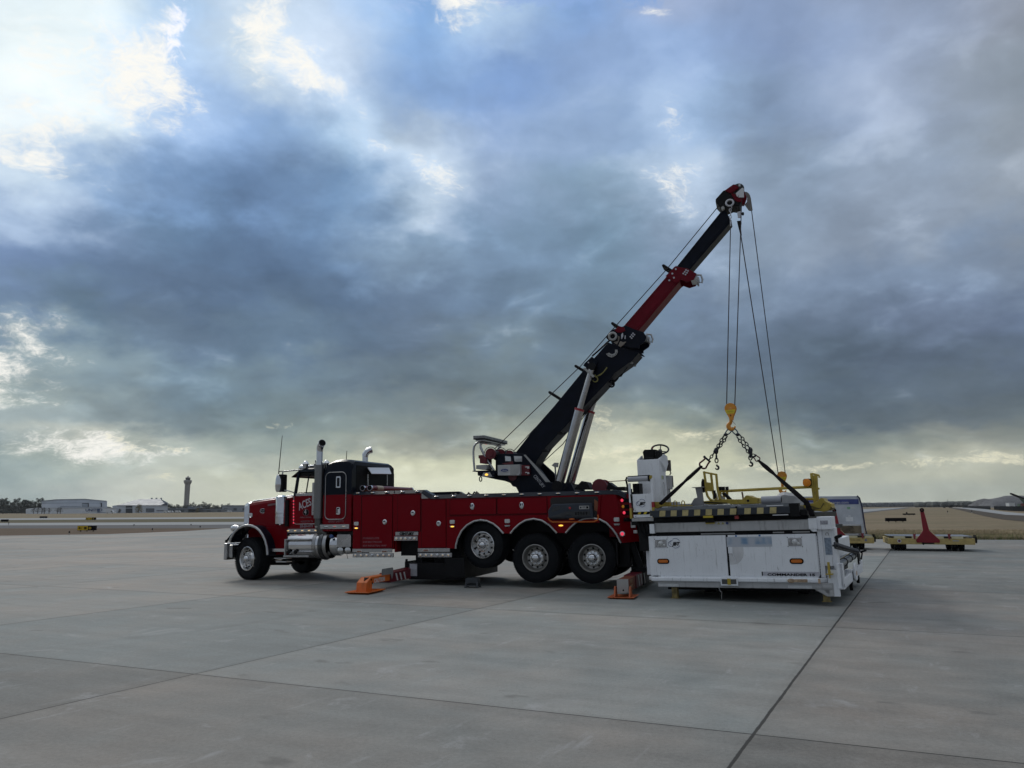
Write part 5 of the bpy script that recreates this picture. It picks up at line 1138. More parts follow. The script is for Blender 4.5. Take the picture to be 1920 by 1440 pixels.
for x, dd in ((-.19, d1), (2.335, d2)):
    b = MB(); b.prism(rr(x-.118, x+.118, .985, 1.135, .02), -.03, -.016); hl = b.obj('headlamp', mat('headlamp_reflector', (.42, .43, .45), .15, .7, var=.35, scale=24), dd, bevel=.006)
    b = MB(); b.ball((x, -.03, 1.06), .055, .02, .05); b.ball((x+.06, -.03, 1.025), .028, .012, .028); b.obj('bulb', CLEAR, hl, smooth=60)
    b = MB()
    for sx in (-.125, .125):
        for sz in (.978, 1.142): b.ball((x+sx, -.02, sz), .009, n=6)
    b.obj('lamp_screw', BLACKP, hl)
for x, dd in ((-.165, d1), (2.335, d2)):
    b = MB(); b.prism(rr(x-.122, x+.122, .665, .765, .049, 6), -.026, -.016); o = b.obj('turn_lamp_rim', BLACKP, dd)
    b = MB(); b.prism(rr(x-.098, x+.098, .685, .745, .029, 6), -.034, -.022); b.obj('turn_lamp', mat('amber_turn_lens', (.55, .14, .01), .3, var=.05), o, bevel=.008)
def jbt(par, x, y, z, s):
    b = MB(); b.tube([(x+.33*s+.30*s*math.cos(q), y, z+.02*s+.30*s*math.sin(q)) for q in [R(125-11*k) for k in range(32)] if not (R(-20) < q < R(15))][:10], .012*s, 5)
    b.tube([(x+.33*s+.30*s*math.cos(q), y, z+.02*s+.30*s*math.sin(q)) for q in [R(-30-11*k) for k in range(9)]], .012*s, 5)
    b.tube([(x+.16*s*math.cos(q)+.02*s, y, z-.02*s+.15*s*math.sin(q)) for q in [R(70+14*k) for k in range(16)]], .014*s, 5)
    b.tube([(x+.13*s*math.cos(q)+.10*s, y, z+.06*s+.13*s*math.sin(q)) for q in [R(60+14*k) for k in range(15)]], .011*s, 5)
    lo = b.obj('logo_rings', BLUEP, par); text('logo_lettering', 'JBT', .30*s, BLACKP, lo, (x+.14*s, y-.004, z-.12*s), shear=.3, bold=.004)
jbt(d1, -.0, -.021, 1.055, .31)
# blue lettered sign and model strip on the door
def softblock(name, base, ink, cols):
    m = bpy.data.materials.new(name); m.use_nodes = True; t = NT(m.node_tree); p = t.n['Principled BSDF']
    O = t.node('ShaderNodeTexCoord').outputs['Object']; x, y, z = t.sep(O)
    n = t.noise(t.vm('MULTIPLY', O, (1, 1, .4)), cols, 2, .4); e = t.math('MULTIPLY', t.rng(z, 1.0, 1.05), t.rng(z, 1.17, 1.12))
    t.put(p.inputs['Base Color'], t.mix(t.math('MULTIPLY', t.rng(n, .40, .62), e), base, ink)); p.inputs['Roughness'].default_value = .45; return m
b = MB(); b.prism([(1.10, .98), (1.93, .98), (1.93, 1.165), (1.10, 1.165)], -.022, -.017); o = b.obj('door_sign', softblock('faded_blue_sign', (.45, .48, .53), (.17, .28, .42), 5.), d2)
b = MB(); b.box(1.265, 1.30, -.022, -.017, 1.168, 1.196); b.box(1.70, 1.735, -.022, -.017, 1.168, 1.196); b.obj('sign_clip', mat('clip_blue', (.03, .14, .36), .4), d2)
b = MB(); b.box(1.72, 2.70, -.022, -.017, .455, .525); st = b.obj('model_strip', mat('strip_grey', (.42, .42, .46), .5), d2)
text('lettering', 'COMMANDER 15', .062, BLACKP, st, (1.80, -.024, .452), width=1.75, bold=.002)
b = MB(); b.box(1.70, 1.72, -.024, -.017, .45, .525); b.obj('strip_end', BLACKP, st)
# bumper and skirt
b = MB(); bz0, bz1 = .335, .415
ol = [(-.55, .20), (-.40, -.08), (2.72, -.08), (2.93, .20), (2.93, .42), (-.55, .42)]
b.prismz(ol, bz0, bz1); bu = b.obj('bumper', LWHITE, loader, bevel=.02)
b = MB(); b.box(-.28, 2.68, -.012, .1, .415, .445); b.obj('bumper_ledge', LWHITE, bu)
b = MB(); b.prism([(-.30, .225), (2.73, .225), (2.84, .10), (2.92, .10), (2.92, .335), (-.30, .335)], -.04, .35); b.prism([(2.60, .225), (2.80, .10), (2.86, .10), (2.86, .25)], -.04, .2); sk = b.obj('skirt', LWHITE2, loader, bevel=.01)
b = MB(); b.box(-.28, .12, -.045, -.038, .235, .285); b.box(2.15, 2.56, -.045, -.038, .235, .285); b.obj('reflector_tape', REFW, sk)
b = MB(); b.cyl((2.62, .02, .26), (2.90, .02, .26), .075, n=14); b.obj('corner_pipe', LWHITE2, sk, smooth=40)
b = MB(); b.box(.95, 1.27, -.11, -.07, .27, .42); th = b.obj('tow_hitch', LWHITE, bu, bevel=.008)
b = MB(); b.box(.975, 1.245, -.113, -.108, .30, .39); b.obj('hitch_slot', mat('slot_grey', (.07, .07, .07), .6), th)
b = MB(); b.box(1.08, 1.14, -.118, -.105, .29, .40); b.obj('hitch_pin', mat('pin_yellow', (.45, .33, .03), .5), th)
b = MB(); b.tube([(.93, -.09, .30), (.91, -.10, .22), (.93, -.10, .16), (.96, -.10, .16), (.945, -.10, .08), (.945, -.10, .02)], .006, 5); b.obj('hitch_chain', STEEL, th)
b = MB(); b.ball((2.22, -.082, .37), .07, .01, .04); b.box(2.28, 2.5, -.085, -.075, .345, .40); b.box(2.68, 2.72, -.085, -.07, .33, .41); b.obj('rust_scar', mat('rusty_scrape', (.42, .30, .20), .7, var=.4, scale=20), bu)
b = MB()
for x, y in ((.0, .05), (2.78, .02)): b.box(x-.055, x+.055, y, y+.11, .0, .25); b.box(x-.08, x+.08, y-.02, y+.13, .0, .012)
b.obj('support_leg', mat('leg_yellow_dirty', (.20, .15, .05), .6, var=.4, scale=12, dirt=(.04, .035, .03), damt=.7), loader)
b = MB()
for x in (.45, 2.25):
    for y in (1.1, 5.4): b.lathe([(0, -.12), (.20, -.12), (.27, -.09), (.27, .09), (.20, .12), (0, .12)], (x, y, .30), 'x', 24)
b.obj('road_wheel', RUBBER, loader, smooth=40)
b = MB(); b.box(-.2, 2.6, .3, 6.6, .15, .45); b.box(-.3, 2.7, .06, 5.2, 1.2, 1.275); b.box(-.35, 2.6, .10, 5.0, 1.46, 1.57); b.obj('chassis', BLACK, loader)
b = MB(); b.box(.6, 1.25, .05, .06, 1.215, 1.24); b.box(1.95, 2.15, .05, .06, 1.22, 1.245); b.box(2.3, 2.6, .05, .06, 1.22, 1.25); b.obj('gap_detail', GREYB, loader)
# cross beam above, right hand mast
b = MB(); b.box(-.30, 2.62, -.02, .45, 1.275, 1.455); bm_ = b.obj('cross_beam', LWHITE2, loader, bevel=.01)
b = MB(); b.box(-.40, -.30, -.045, .2, 1.255, 1.44); b.box(2.60, 2.745, -.04, .3, 1.285, 1.475); b.prism([(2.61, 1.285), (2.73, 1.285), (2.73, 1.235), (2.66, 1.235)], -.03, .25); b.obj('beam_end', LWHITE, bm_, bevel=.008)
b = MB(); b.box(2.74, 3.0, .0, .55, 1.27, 1.50); mastc = b.obj('mast_cap', LWHITE, bm_, bevel=.01)
b = MB(); b.box(2.80, 2.93, -.004, .0, 1.36, 1.43); b.obj('mast_label', mat('label_grey_print', (.30, .30, .33), .5, var=.4, scale=60), mastc)
b = MB(); b.box(2.72, 2.80, .06, .9, .42, 1.27); b.box(2.80, 2.955, .10, .16, .62, 1.27); b.box(2.955, 3.02, .10, .5, .30, 1.30); b.box(2.82, 2.955, .14, .9, .62, .95); b.box(2.84, 3.02, -.02, .06, .10, .56); b.box(2.80, 2.95, .2, .28, .3, .7); ms = b.obj('mast', LWHITE, loader, bevel=.006)
b = MB(); b.box(2.83, 2.945, .094, .101, .82, 1.12); b.obj('notice_panel', mat('notice_blue_grey', (.22, .27, .34), .5, var=.35, scale=22), ms)
b = MB(); b.tube([(2.885+.025*math.cos(R(a)), .096, 1.185+.025*math.sin(R(a))) for a in range(-60, 250, 20)], .006, 5); b.obj('mast_mark', GREYB, ms)
b = MB(); b.tube([(2.83, .18, .80), (2.85, .15, .62), (2.90, .16, .50), (2.92, .2, .40)], .012, 6); b.tube([(2.86, .18, .75), (2.93, .18, .75)], .01, 6); b.tube([(2.86, .18, .71), (2.93, .18, .71)], .01, 6); b.obj('mast_hose', BLACK, ms)
b = MB(); b.cyl((3.02, .12, 1.12), (3.12, .05, 1.16), .03, n=10); b.box(3.0, 3.06, .1, .16, 1.02, 1.14); b.cyl((3.12, .05, 1.16), (3.135, .04, 1.165), .022, n=10); b.obj('side_lamp', BLACK, ms)
b = MB(); b.box(2.86, 2.90, -.10, -.06, .50, .70); b.box(2.82, 2.94, -.14, -.02, .485, .50); b.cyl((2.88, -.08, .42), (2.88, -.08, .56), .012, n=6); b.obj('lock_pin', LYEL, ms)
# louvred side panel
b = MB(); b.prismx(rr(.03, .28, .46, 1.17, .08), 2.70, 2.712); lv = b.obj('louvre_panel', LWHITE, fb, bevel=.002)
b = MB()
for r_ in range(13):
    for c_ in range(2): b.box(2.711, 2.716, .07+.10*c_, .13+.10*c_, .50+.048*r_, .52+.048*r_)
b.obj('louvre_slot', BLACKP, lv)
# striped deck edge and deck
deckz0, deckz1 = 1.575, 1.70
m_ = MB(); m_.box(-.36, 2.48, -.09, 4.6, 1.60, 1.705); dk = m_.obj('front_deck', DARKG, loader, bevel=.01)
b = MB(); b.box(-.30, 1.335, -.12, -.085, 1.568, 1.698); b.box(1.36, 2.32, -.12, -.085, 1.578, 1.70); se = b.obj('striped_edge', mat('edge_blue_black', (.018, .023, .032), .5, var=.3), dk, bevel=.006)
xs = [p.x for p in (L(1160+a/8.727, 820+1230/8.727, -.12) for a in (715, 900, 1090, 1285, 1475, 1670))] + [p.x for p in (L(1300+a/12, 870+1050/12, -.12) for a in (895, 1220, 1505, 1795))]
b = MB()
for x in xs[:10]: b.extr([(x-.066, -.124, 1.585), (x+.052, -.124, 1.585), (x+.066, -.124, 1.697), (x-.052, -.124, 1.697)], [(x-.066, -.118, 1.585), (x+.052, -.118, 1.585), (x+.066, -.118, 1.697), (x-.052, -.118, 1.697)])
b.obj('yellow_stripe', PALEY, se)
b = MB()
for x0, x1, y0_, y1_, z in ((-.26, 1.33, -.08, .02, 1.735), (-.2, 1.2, .05, .14, 1.76), (1.36, 2.35, -.08, .04, 1.735), (1.4, 2.3, .08, .18, 1.765)): b.box(x0, x1, y0_, y1_, z-.035, z)
for k in range(10): b.cyl((-.2, .3+.42*k, 1.715), (2.35, .3+.42*k, 1.715), .04, n=10)
b.obj('deck_roller', ROLLER, dk, bevel=.004)
b = MB(); b.box(2.30, 2.47, -.12, .1, 1.52, 1.76); b.box(1.33, 1.36, -.10, 0, 1.56, 1.74); b.box(2.42, 2.60, -.05, 1.0, 1.53, 1.64); b.obj('deck_bracket', BLACK, dk, bevel=.01)
b = MB(); b.box(2.0, 2.28, -.123, -.118, 1.545, 1.56); b.box(1.9, 2.2, -.10, -.08, 1.715, 1.735); b.obj('pale_tab', WHITEP, dk)
b = MB(); b.box(.72, .90, -.16, -.10, 1.535, 1.575); b.box(.73, .905, -.05, -.03, 1.42, 1.44); o = b.obj('guide_tab', mat('tab_yellow', (.48, .36, .02), .5), bm_)
b = MB(); b.box(.735, .90, -.08, -.02, 1.44, 1.535); b.tube([(1.08, -.04, 1.53), (1.10, -.06, 1.47), (1.32, -.06, 1.48), (1.34, -.04, 1.50)], .01, 6); b.obj('guide_block', BLACK, bm_)
b = MB(); b.box(1.30, 1.37, -.09, -.03, 1.50, 1.56); b.obj('red_stop', mat('stop_red', (.28, .03, .03), .5), bm_)
for k, x in enumerate((.975, 1.055)):
    b = MB(); b.prism([(x-.03, 1.405), (x+.03, 1.405), (x, 1.45)], -.026, -.02); b.obj('warning_sticker', mat('sticker_yellow', (.30, .26, .08), .5, var=.3, scale=60), bm_)
b = MB(); b.prism(circ(1.135, 1.425, .026), -.026, -.02); b.obj('round_sticker', BLUEP, bm_)
# yellow rails and platform folded behind
def yl(pts_, r, y, name='guard_rail', m=LYEL, n=6):
    b = MB(); b.tube([L(u, v, y) for u, v in pts_], r, n); return b.obj(name, m, loader, smooth=50)
D = lambda *p: zz(1300, 870, 12, *p); E5 = lambda *p: zz(1440, 870, 12, *p)
YR = .9
b = MB()
for p in (D((240, 165), (275, 400), (290, 620), (320, 720), (370, 790), (430, 820)), D((395, 200), (420, 420), (445, 640), (480, 760), (520, 800)), D((515, 225), (545, 560), (575, 700), (600, 800))): b.tube([L(u, v, YR) for u, v in p], .026, 6)
for p in (D((240, 185), (395, 215), (525, 240)),): b.tube([L(u, v, YR) for u, v in p], .022, 6)
b.prism(L.xz(D((275, 405), (420, 425), (440, 620), (300, 610)), YR), YR-.01, YR+.01); lr = b.obj('ladder_rail', LYEL, loader)
b = MB(); b.ball(L(1300+225/12, 870+490/12, YR+.05), .045, .05, .15); b.obj('rail_lamp', BLACK, lr, smooth=60)
b = MB(); pl = D((200, 840), (560, 795), (1100, 795), (1180, 705), (1220, 705), (1330, 750), (1480, 770), (1490, 890), (1100, 905), (860, 910), (790, 890), (340, 910), (220, 890)); b.prism(L.xz(pl, YR), YR, YR+.5); yp = b.obj('folded_platform', LYEL, loader, bevel=.01)
b = MB(); b.prism(L.xz(D((240, 850), (760, 870), (760, 890), (240, 880)), YR), YR-.012, YR+.01); b.prism(L.xz(D((450, 600), (500, 590), (520, 760), (470, 790)), YR), YR-.03, YR); b.prism(L.xz(D((600, 660), (680, 640), (830, 790), (760, 800)), YR), YR+.1, YR+.2); p = L(1300+1230/12, 870+825/12, YR-.01); b.cyl((p.x, YR-.012, p.z), (p.x, YR, p.z), .025, n=10); b.obj('platform_fitting', BLACK, yp)
b = MB(); b.prism(L.xz(D((390, 640), (460, 650), (500, 790), (400, 800)), YR), YR+.15, YR+.25); b.prism(L.xz(D((590, 680), (700, 780), (640, 800), (590, 780)), YR), YR+.05, YR+.1); b.obj('white_fitting', GREYB, yp)
b = MB()
for u in (605, 678, 760):
    p = L(1300+u/12, 870+620/12, YR+.3); b.box(p.x-.02, p.x+.02, p.y-.02, p.y+.02, p.z-.25, p.z+.04)
b.obj('rail_post', LYEL, yp)
b = MB()
for u in (605, 678, 760):
    p = L(1300+u/12, 870+565/12, YR+.3); b.box(p.x-.028, p.x+.028, p.y-.03, p.y+.03, p.z-.03, p.z+.05)
b.obj('post_cap', BLACK, yp)
yl([(1348, 921), (1364, 920.5), (1440, 916.8), (1524, 912.8)], .032, YR+.3, 'long_rail')
b = MB(); b.tube([L(u, v, YR+.3) for u, v in D((1095, 630), (1110, 700), (1135, 890))], .018, 6); b.obj('rail_strut', mat('strut_brown', (.12, .06, .04), .6), yp)
# rear yellow ladder and work lamp
b = MB(); YE = 1.2
for p in (E5((975, 205), (1010, 560), (1055, 880)), E5((1085, 260), (1100, 560), (1120, 820)), E5((1040, 255), (1075, 870))): b.tube([L(u, v, YE) for u, v in p], .030, 6)
for p in (E5((985, 215), (1145, 255), (1155, 310)), E5((1030, 545), (1160, 555))): b.tube([L(u, v, YE) for u, v in p], .022, 6)
b.tube([L(u, v, YE) for u, v in E5((350, 820), (700, 795), (1080, 785))], .03, 6); b.tube([L(u, v, YE) for u, v in E5((340, 850), (850, 850))], .024, 6)
b.prism(L.xz(E5((940, 890), (1060, 880), (1140, 820), (1200, 760), (1260, 770), (1290, 830), (1440, 900), (1440, 960), (1470, 990), (1400, 1030), (1250, 1075), (1180, 1060), (1050, 1050), (980, 990)), YE), YE-.1, YE+.5); yr = b.obj('rear_ladder', LYEL, loader, bevel=.006)
b = MB(); b.prism(L.xz(E5((960, 930), (1190, 1000), (1250, 880), (1290, 880), (1200, 1010), (1060, 1030)), YE), YE-.105, YE-.09); b.prism(L.xz(E5((1430, 960), (1478, 990), (1420, 1050), (1390, 1040)), YE), YE-.12, YE+.3); b.obj('ladder_dark_plate', mat('dark_olive_plate', (.12, .09, .02), .6), yr)  # dark olive pieces set on the ladder side
b = MB(); b.prism(L.xz(E5((800, 360), (830, 335), (960, 330), (985, 360), (985, 480), (960, 500), (840, 500), (800, 470)), YE), YE-.12, YE+.05); wl = b.obj('work_lamp', BLACK, yr, bevel=.02)
p = L(1440+875/12, 870+420/12, YE-.13); b = MB(); b.lathe([(.078, 0), (.075, -.02), (.05, -.032), (.025, -.03), (.02, -.036), (0, -.036)], p, n=24); b.obj('amber_lens', mat('amber_lens_bright', (.75, .24, .01), .3), wl, smooth=40)
b = MB(); b.prism(L.xz(E5((800, 930), (940, 930), (950, 990), (800, 985)), YE), 0.5, .55); b.obj('yellow_block', LYEL, yr)
b = MB(); b.cyl(L(1440-420/12*0+(-140)/12, 870+820/12, .55), L(1440+300/12, 870+805/12, .55), .078, n=20); rl = b.obj('grey_roller', mat('pvc_grey', (.36, .37, .40), .4, var=.05), loader, smooth=40)
p, q = L(1440-140/12, 870+820/12, .55), L(1440+300/12, 870+805/12, .55); b = MB(); d = (q-p).normalized(); b.cyl(q, q+d*.004, .05, n=16); b.obj('roller_end', BLACKP, rl)
tp_ = MB(); rs = []
for k in range(9):
    x = 1.72+.09*k; hgt = .22*math.sin(math.pi*(k+.6)/9.6)*(.85+.3*random.random())
    rs.append([(x, .75, 1.72), (x+.02, .78, 1.74+hgt*.8), (x, .95, 1.76+hgt), (x-.02, 1.15, 1.75+hgt*.75), (x, 1.3, 1.72)])
tp_.rings(rs, cap=False); ta = tp_.obj('folded_tarpaulin', mat('grey_tarpaulin', (.38, .38, .38), .6, var=.2, bump=.4, bscale=8), loader)
tag(ta)
# grey bracket on the deck, little hoops, yellow end plate
C8 = lambda *p: zz(1160, 820, 8.727, *p)
b = MB(); b.prism(L.xz(C8((1170, 1110), (1235, 1000), (1285, 985), (1250, 825), (1355, 815), (1390, 1105)), .8), .8, .86); b.prism(L.xz(C8((1205, 818), (1395, 806), (1395, 818), (1205, 828)), .8), .76, .9); b.obj('grey_bracket', mat('bracket_grey', (.26, .26, .27), .5, var=.1), loader, bevel=.004)
b = MB(); b.prism(L.xz(C8((585, 1055), (830, 1060), (830, 1110), (1180, 1110), (1180, 1125), (830, 1130), (690, 1135), (640, 1160), (585, 1160)), .25), .25, .4); ep = b.obj('deck_end_plate', LYEL, loader, bevel=.004)
b = MB()
for u in (925, 1055): p = L(1160+u/8.727, 820+1080/8.727, .45); b.tube([(p.x-.03, .45, 1.74), (p.x-.03, .45, p.z+.03), (p.x, .45, p.z+.055), (p.x+.03, .45, p.z+.03), (p.x+.03, .45, 1.74)], .011, 6)
b.obj('deck_hoop', LYEL, loader)
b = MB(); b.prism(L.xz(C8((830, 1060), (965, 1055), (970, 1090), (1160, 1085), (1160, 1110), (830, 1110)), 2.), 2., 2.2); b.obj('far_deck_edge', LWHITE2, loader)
# operator's console with steering wheel
YC_ = .55
c_ = lambda *p, y=YC_: [(q.x, q.z) for q in (L(u, v, y) for u, v in C8(*p))]
fr = c_((295, 375), (660, 352), (690, 1048), (330, 1085))
xl_, xr_ = fr[0][0], fr[1][0]; zt0 = fr[0][1]
b = MB(); b.extr([(xl_, YC_, 1.75), (xr_, YC_, 1.75), (xr_, YC_, 2.775), (xl_, YC_, 2.775)], [(xl_, YC_+.42, 1.75), (xr_, YC_+.42, 1.75), (xr_, YC_+.42, 2.60), (xl_, YC_+.42, 2.60)])
b.extr([(xl_, YC_, 2.776), (xl_+.02, YC_, 2.776), (xl_+.02, YC_+.35, 2.90), (xl_, YC_+.35, 2.90)], [(xl_, YC_, 2.60), (xl_+.02, YC_, 2.60), (xl_+.02, YC_+.55, 2.60), (xl_, YC_+.55, 2.60)])
b.prismx([(YC_, 2.776), (YC_+.40, 2.90), (YC_+.62, 2.86), (YC_+.66, 2.70), (YC_+.42, 2.5), (YC_+.2, 2.5)], xr_-.025, xr_); co = b.obj('operator_console', LWHITE, loader, bevel=.012)
b = MB(); b.box(xl_+.1, xr_-.02, YC_+.43, YC_+.75, 1.72, 2.15); b.box(xr_-.10, xr_+.02, YC_+.6, YC_+.8, 2.15, 2.45); b.obj('console_back', LWHITE2, co, bevel=.01)
b = MB(); b.box(xr_-.14, xr_+.0, YC_+.70, YC_+.95, 2.2, 2.45); b.box(xr_-.06, xr_+.03, YC_+.66, YC_+.75, 2.55, 2.78); b.tube([(xr_+.01, YC_+.7, 2.55), (xr_+.03, YC_+.7, 2.5), (xr_, YC_+.7, 2.46)], .015, 6); b.obj('side_box', mat('dark_brown_box', (.06, .05, .045), .6), co, bevel=.01)
b = MB(); b.box(xr_-.001, xr_+.003, YC_+.10, YC_+.18, 2.35, 2.43); b.obj('label_green', mat('label_lime', (.45, .52, .2), .5), co)
b = MB(); b.tube([(xr_+.003, YC_+.2+.06*math.cos(q), 2.15+.14*math.sin(q)) for q in [2*math.pi*k/16 for k in range(16)]], .004, 5, closed=True); b.box(xr_-.001, xr_+.003, YC_+.2, YC_+.25, 2.35, 2.43); b.obj('label_oval', GREYB, co)
b = MB(); x_ = xl_+.10; b.prism([(x_, 2.78), (x_+.24, 2.80), (x_+.26, 2.99), (x_+.02, 3.0), (x_-.02, 2.95)], YC_+.18, YC_+.4); b.box(x_+.03, x_+.26, YC_+.05, YC_+.3, 2.74, 2.82); b.box(x_+.28, x_+.38, YC_+.1, YC_+.3, 2.70, 2.94); b.obj('control_box', BLACK, co, bevel=.01)
b = MB(); b.cyl((x_+.17, YC_+.3, 3.0), (x_+.17, YC_+.3, 3.03), .008, n=6); b.lathe([(.022, 3.03), (.022, 3.05), (.01, 3.055), (0, 3.055)], (x_+.17, YC_+.3, 0), 'z', 10); b.obj('red_knob', mat('knob_red', (.25, .03, .03), .5), co)
wc = L(1160+678/8.727, 820+195/8.727, YC_+.35); n_ = V((.22, -.55, .80)).normalized(); e1 = n_.cross(V((0, 0, 1))).normalized(); e2 = n_.cross(e1)
b = MB(); wr = .178; b.tube([wc+e1*wr*math.cos(q)+e2*wr*math.sin(q) for q in [2*math.pi*k/28 for k in range(28)]], .019, 8, closed=True)
for a in (20, 140, 260): b.tube([wc-n_*.05, wc+(e1*math.cos(R(a))+e2*math.sin(R(a)))*wr*.98], .012, 6)
b.cyl(wc-n_*.08, wc-n_*.02, .04, n=12); b.tube([wc-n_*.06, wc-n_*.24+V((-.02, 0, 0))], .03, 8); b.obj('steering_wheel', mat('wheel_black', (.012, .012, .013), .4), co, smooth=50)
# logo gate on the operator's platform
YG = .15
g_ = lambda *p: [(q.x, q.z) for q in (L(u, v, YG) for u, v in C8(*p))]
gx0, gx1 = g_((215, 930))[0][0], g_((560, 930))[0][0]
b = MB(); b.box(gx0+.01, gx1-.03, YG, YG+.03, 1.575, 2.05); lg = b.obj('logo_gate', LWHITE, loader, bevel=.006)
b = MB(); b.box(gx0-.06, gx0-.02, YG-.02, YG+.03, 1.88, 2.28); b.box(gx1-.035, gx1+.02, YG-.02, YG+.03, 1.88, 2.36); b.obj('gate_post', LWHITE, lg, bevel=.006)
b = MB(); b.box(gx0-.06, gx0-.02, YG-.02, YG+.03, 1.77, 1.88); b.box(gx1-.035, gx1+.02, YG-.02, YG+.03, 1.77, 1.88); b.obj('red_band', mat('band_red', (.30, .02, .025), .45), lg)
b = MB(); b.box(gx0-.06, gx0-.02, YG-.02, YG+.03, 1.56, 1.77); b.box(gx1-.035, gx1+.02, YG-.02, YG+.03, 1.56, 1.77); b.obj('yellow_band', LYEL, lg)
b = MB(); b.box(gx0-.02, gx1, YG-.03, YG+.5, 1.50, 1.562); b.obj('platform_lip', LWHITE2, lg, bevel=.006)
b = MB(); b.box(gx0+.012, gx1-.035, YG-.004, YG, 1.635, 1.69); hz = b.obj('hazard_strip', BLACKP, lg)
b = MB()
for k in range(3): x = gx0+.10+.125*k; b.extr([(x, YG-.006, 1.637), (x+.055, YG-.006, 1.637), (x+.085, YG-.006, 1.688), (x+.03, YG-.006, 1.688)], [(x, YG-.003, 1.637), (x+.055, YG-.003, 1.637), (x+.085, YG-.003, 1.688), (x+.03, YG-.003, 1.688)])
b.obj('hazard_stripe', mat('hazard_yellow', (.55, .42, .02), .5), hz)
jbt(lg, gx0+.12, YG-.004, 1.86, .26)
b = MB()
for x, z in ((gx0+.05, 1.715), (gx1-.08, 1.715), (gx0+.06, 1.60), (gx1-.07, 1.60)): b.ball((x, YG-.004, z), .010, n=8)
b.obj('gate_bolt', GREYB, lg)
pz = g_((150, 690))[0][1]
b = MB(); b.cyl((gx0-.06, YG, pz), (gx1-.06, YG, pz), .055, n=16); gp = b.obj('gate_roller', mat('pvc_grey', (.36, .37, .40), .4, var=.05), lg, smooth=40)
b = MB(); b.box(gx0-.07, gx1-.04, YG-.01, YG+.03, pz+.055, pz+.07); b.tube([(gx0-.08, YG, pz+.05), (gx0-.11, YG, pz), (gx0-.09, YG, pz-.1), (gx0-.08, YG, pz-.3)], .02, 6); b.tube([(gx0-.02, YG-.02, 2.05), (gx0+.0, YG-.03, 1.85), (gx0+.03, YG-.03, 1.72)], .01, 6); b.box(gx1-.07, gx1-.055, YG-.06, YG+.06, pz-.06, pz+.06); b.obj('gate_frame', BLACK, lg)
b = MB(); b.box(gx1-.045, gx1+.0, YG-.02, YG+.03, pz-.02, pz+.06); b.obj('yellow_tab', LYEL, lg)
b = MB(); b.box(gx0, gx0+.14, YG+.08, YG+.3, 2.05, 2.27)
for k in range(4): b.tube([(gx0+.02+.03*k, YG+.06, 2.25), (gx0+.05+.02*k, YG+.05, 2.15), (gx0+.10, YG+.06, 2.06)], .01, 5)
b.obj('hose_box', BLACK, lg)
b = MB(); b.box(gx0-.1, .2, .3, 1.4, 1.42, 1.56); b.box(-.75, -.3, .3, .5, .9, 1.5); b.box(-.30, -.1, .5, .6, .4, 1.5)
for k in range(5): b.tube([(-.75+.09*k, .3, 1.48), (-.7+.1*k, .28, 1.3-.05*k), (-.5+.04*k, .3, 1.05)], .018, 6)
b.obj('platform_hoses', BLACK, loader)
b = MB(); b.box(-.65, -.48, .4, .5, .42, 1.15); b.obj('left_leg', LWHITE, loader, bevel=.008)
# low roller platform along the right side
b = MB(); XR = 3.10
b.prismx([(-.06, .25), (.35, .22), (4.3, .24), (4.55, .34), (4.55, .46), (4.1, .46), (4.1, .40), (.22, .40), (.22, .66), (-.06, .68)], XR-.05, XR)
b.box(3.0, XR, -.06, -.0, .24, .68); b.box(2.72, XR, .0, 4.5, .22, .26); b.box(XR-.05, XR+.015, 1.5, 1.56, .24, .45); b.box(XR-.05, XR+.015, 3.0, 3.06, .24, .45)
lp = b.obj('roller_platform', LWHITE, loader, bevel=.008)
b = MB(); b.prismx(rr(1.72, 2.22, .22, .56, .16), XR+.02, XR+.06); gp_ = b.obj('platform_guide', LWHITE, lp, bevel=.01)
b = MB(); b.box(XR+.061, XR+.064, 1.86, 1.92, .32, .40); b.box(XR+.061, XR+.064, 2.02, 2.08, .32, .40); b.obj('guide_mark', mat('mark_orange', (.5, .28, .12), .5), gp_)
b = MB(); b.prismx([(-.03, .26), (.05, .26), (.01, .32)], XR, XR+.003); b.obj('triangle_mark', BLACKP, lp)
b = MB(); b.cyl((2.98, .3, .60), (2.98, 4.2, .60), .065, n=16); b.cyl((2.80, .3, .58), (2.80, 4.2, .58), .04, n=12); b.box(1.2, 2.78, .4, 4.2, .52, .58); b.obj('platform_roller', ROLLER, lp, smooth=40)
b = MB(); b.box(2.86, 2.89, .3, 4.3, .60, .635); b.obj('roller_strip', mat('dull_yellow_strip', (.28, .24, .12), .6), lp)
b = MB()
for y in (1.6, 2.7, 3.6): b.lathe([(.068, y), (.08, y), (.08, y+.04), (.068, y+.04)], (2.98, 0, .60), 'y', 14, closed=True)
b.box(XR-.06, XR-.03, 4.0, 4.5, .30, .62); b.box(XR-.045, XR-.04, .5, 1.4, .27, .38); b.box(XR-.045, XR-.04, 3.3, 4.0, .27, .38)
for k in range(3): b.tube([(3.0, 4.1+.05*k, .62), (3.04, 4.3+.05*k, .74-.03*k), (3.12, 4.45, .62), (3.1, 4.3, .5)], .018, 6)
b.cyl((3.12, 4.3, .66), (3.22, 4.25, .69), .022, n=8); b.lathe([(0, -.03), (.1, -.03), (.1, .03), (0, .03)], (3.02, 2.2, .10), 'x', 16); b.lathe([(0, -.03), (.09, -.03), (.09, .03), (0, .03)], (3.02, 3.9, .09), 'x', 16); b.obj('platform_fitting', BLACK, lp)

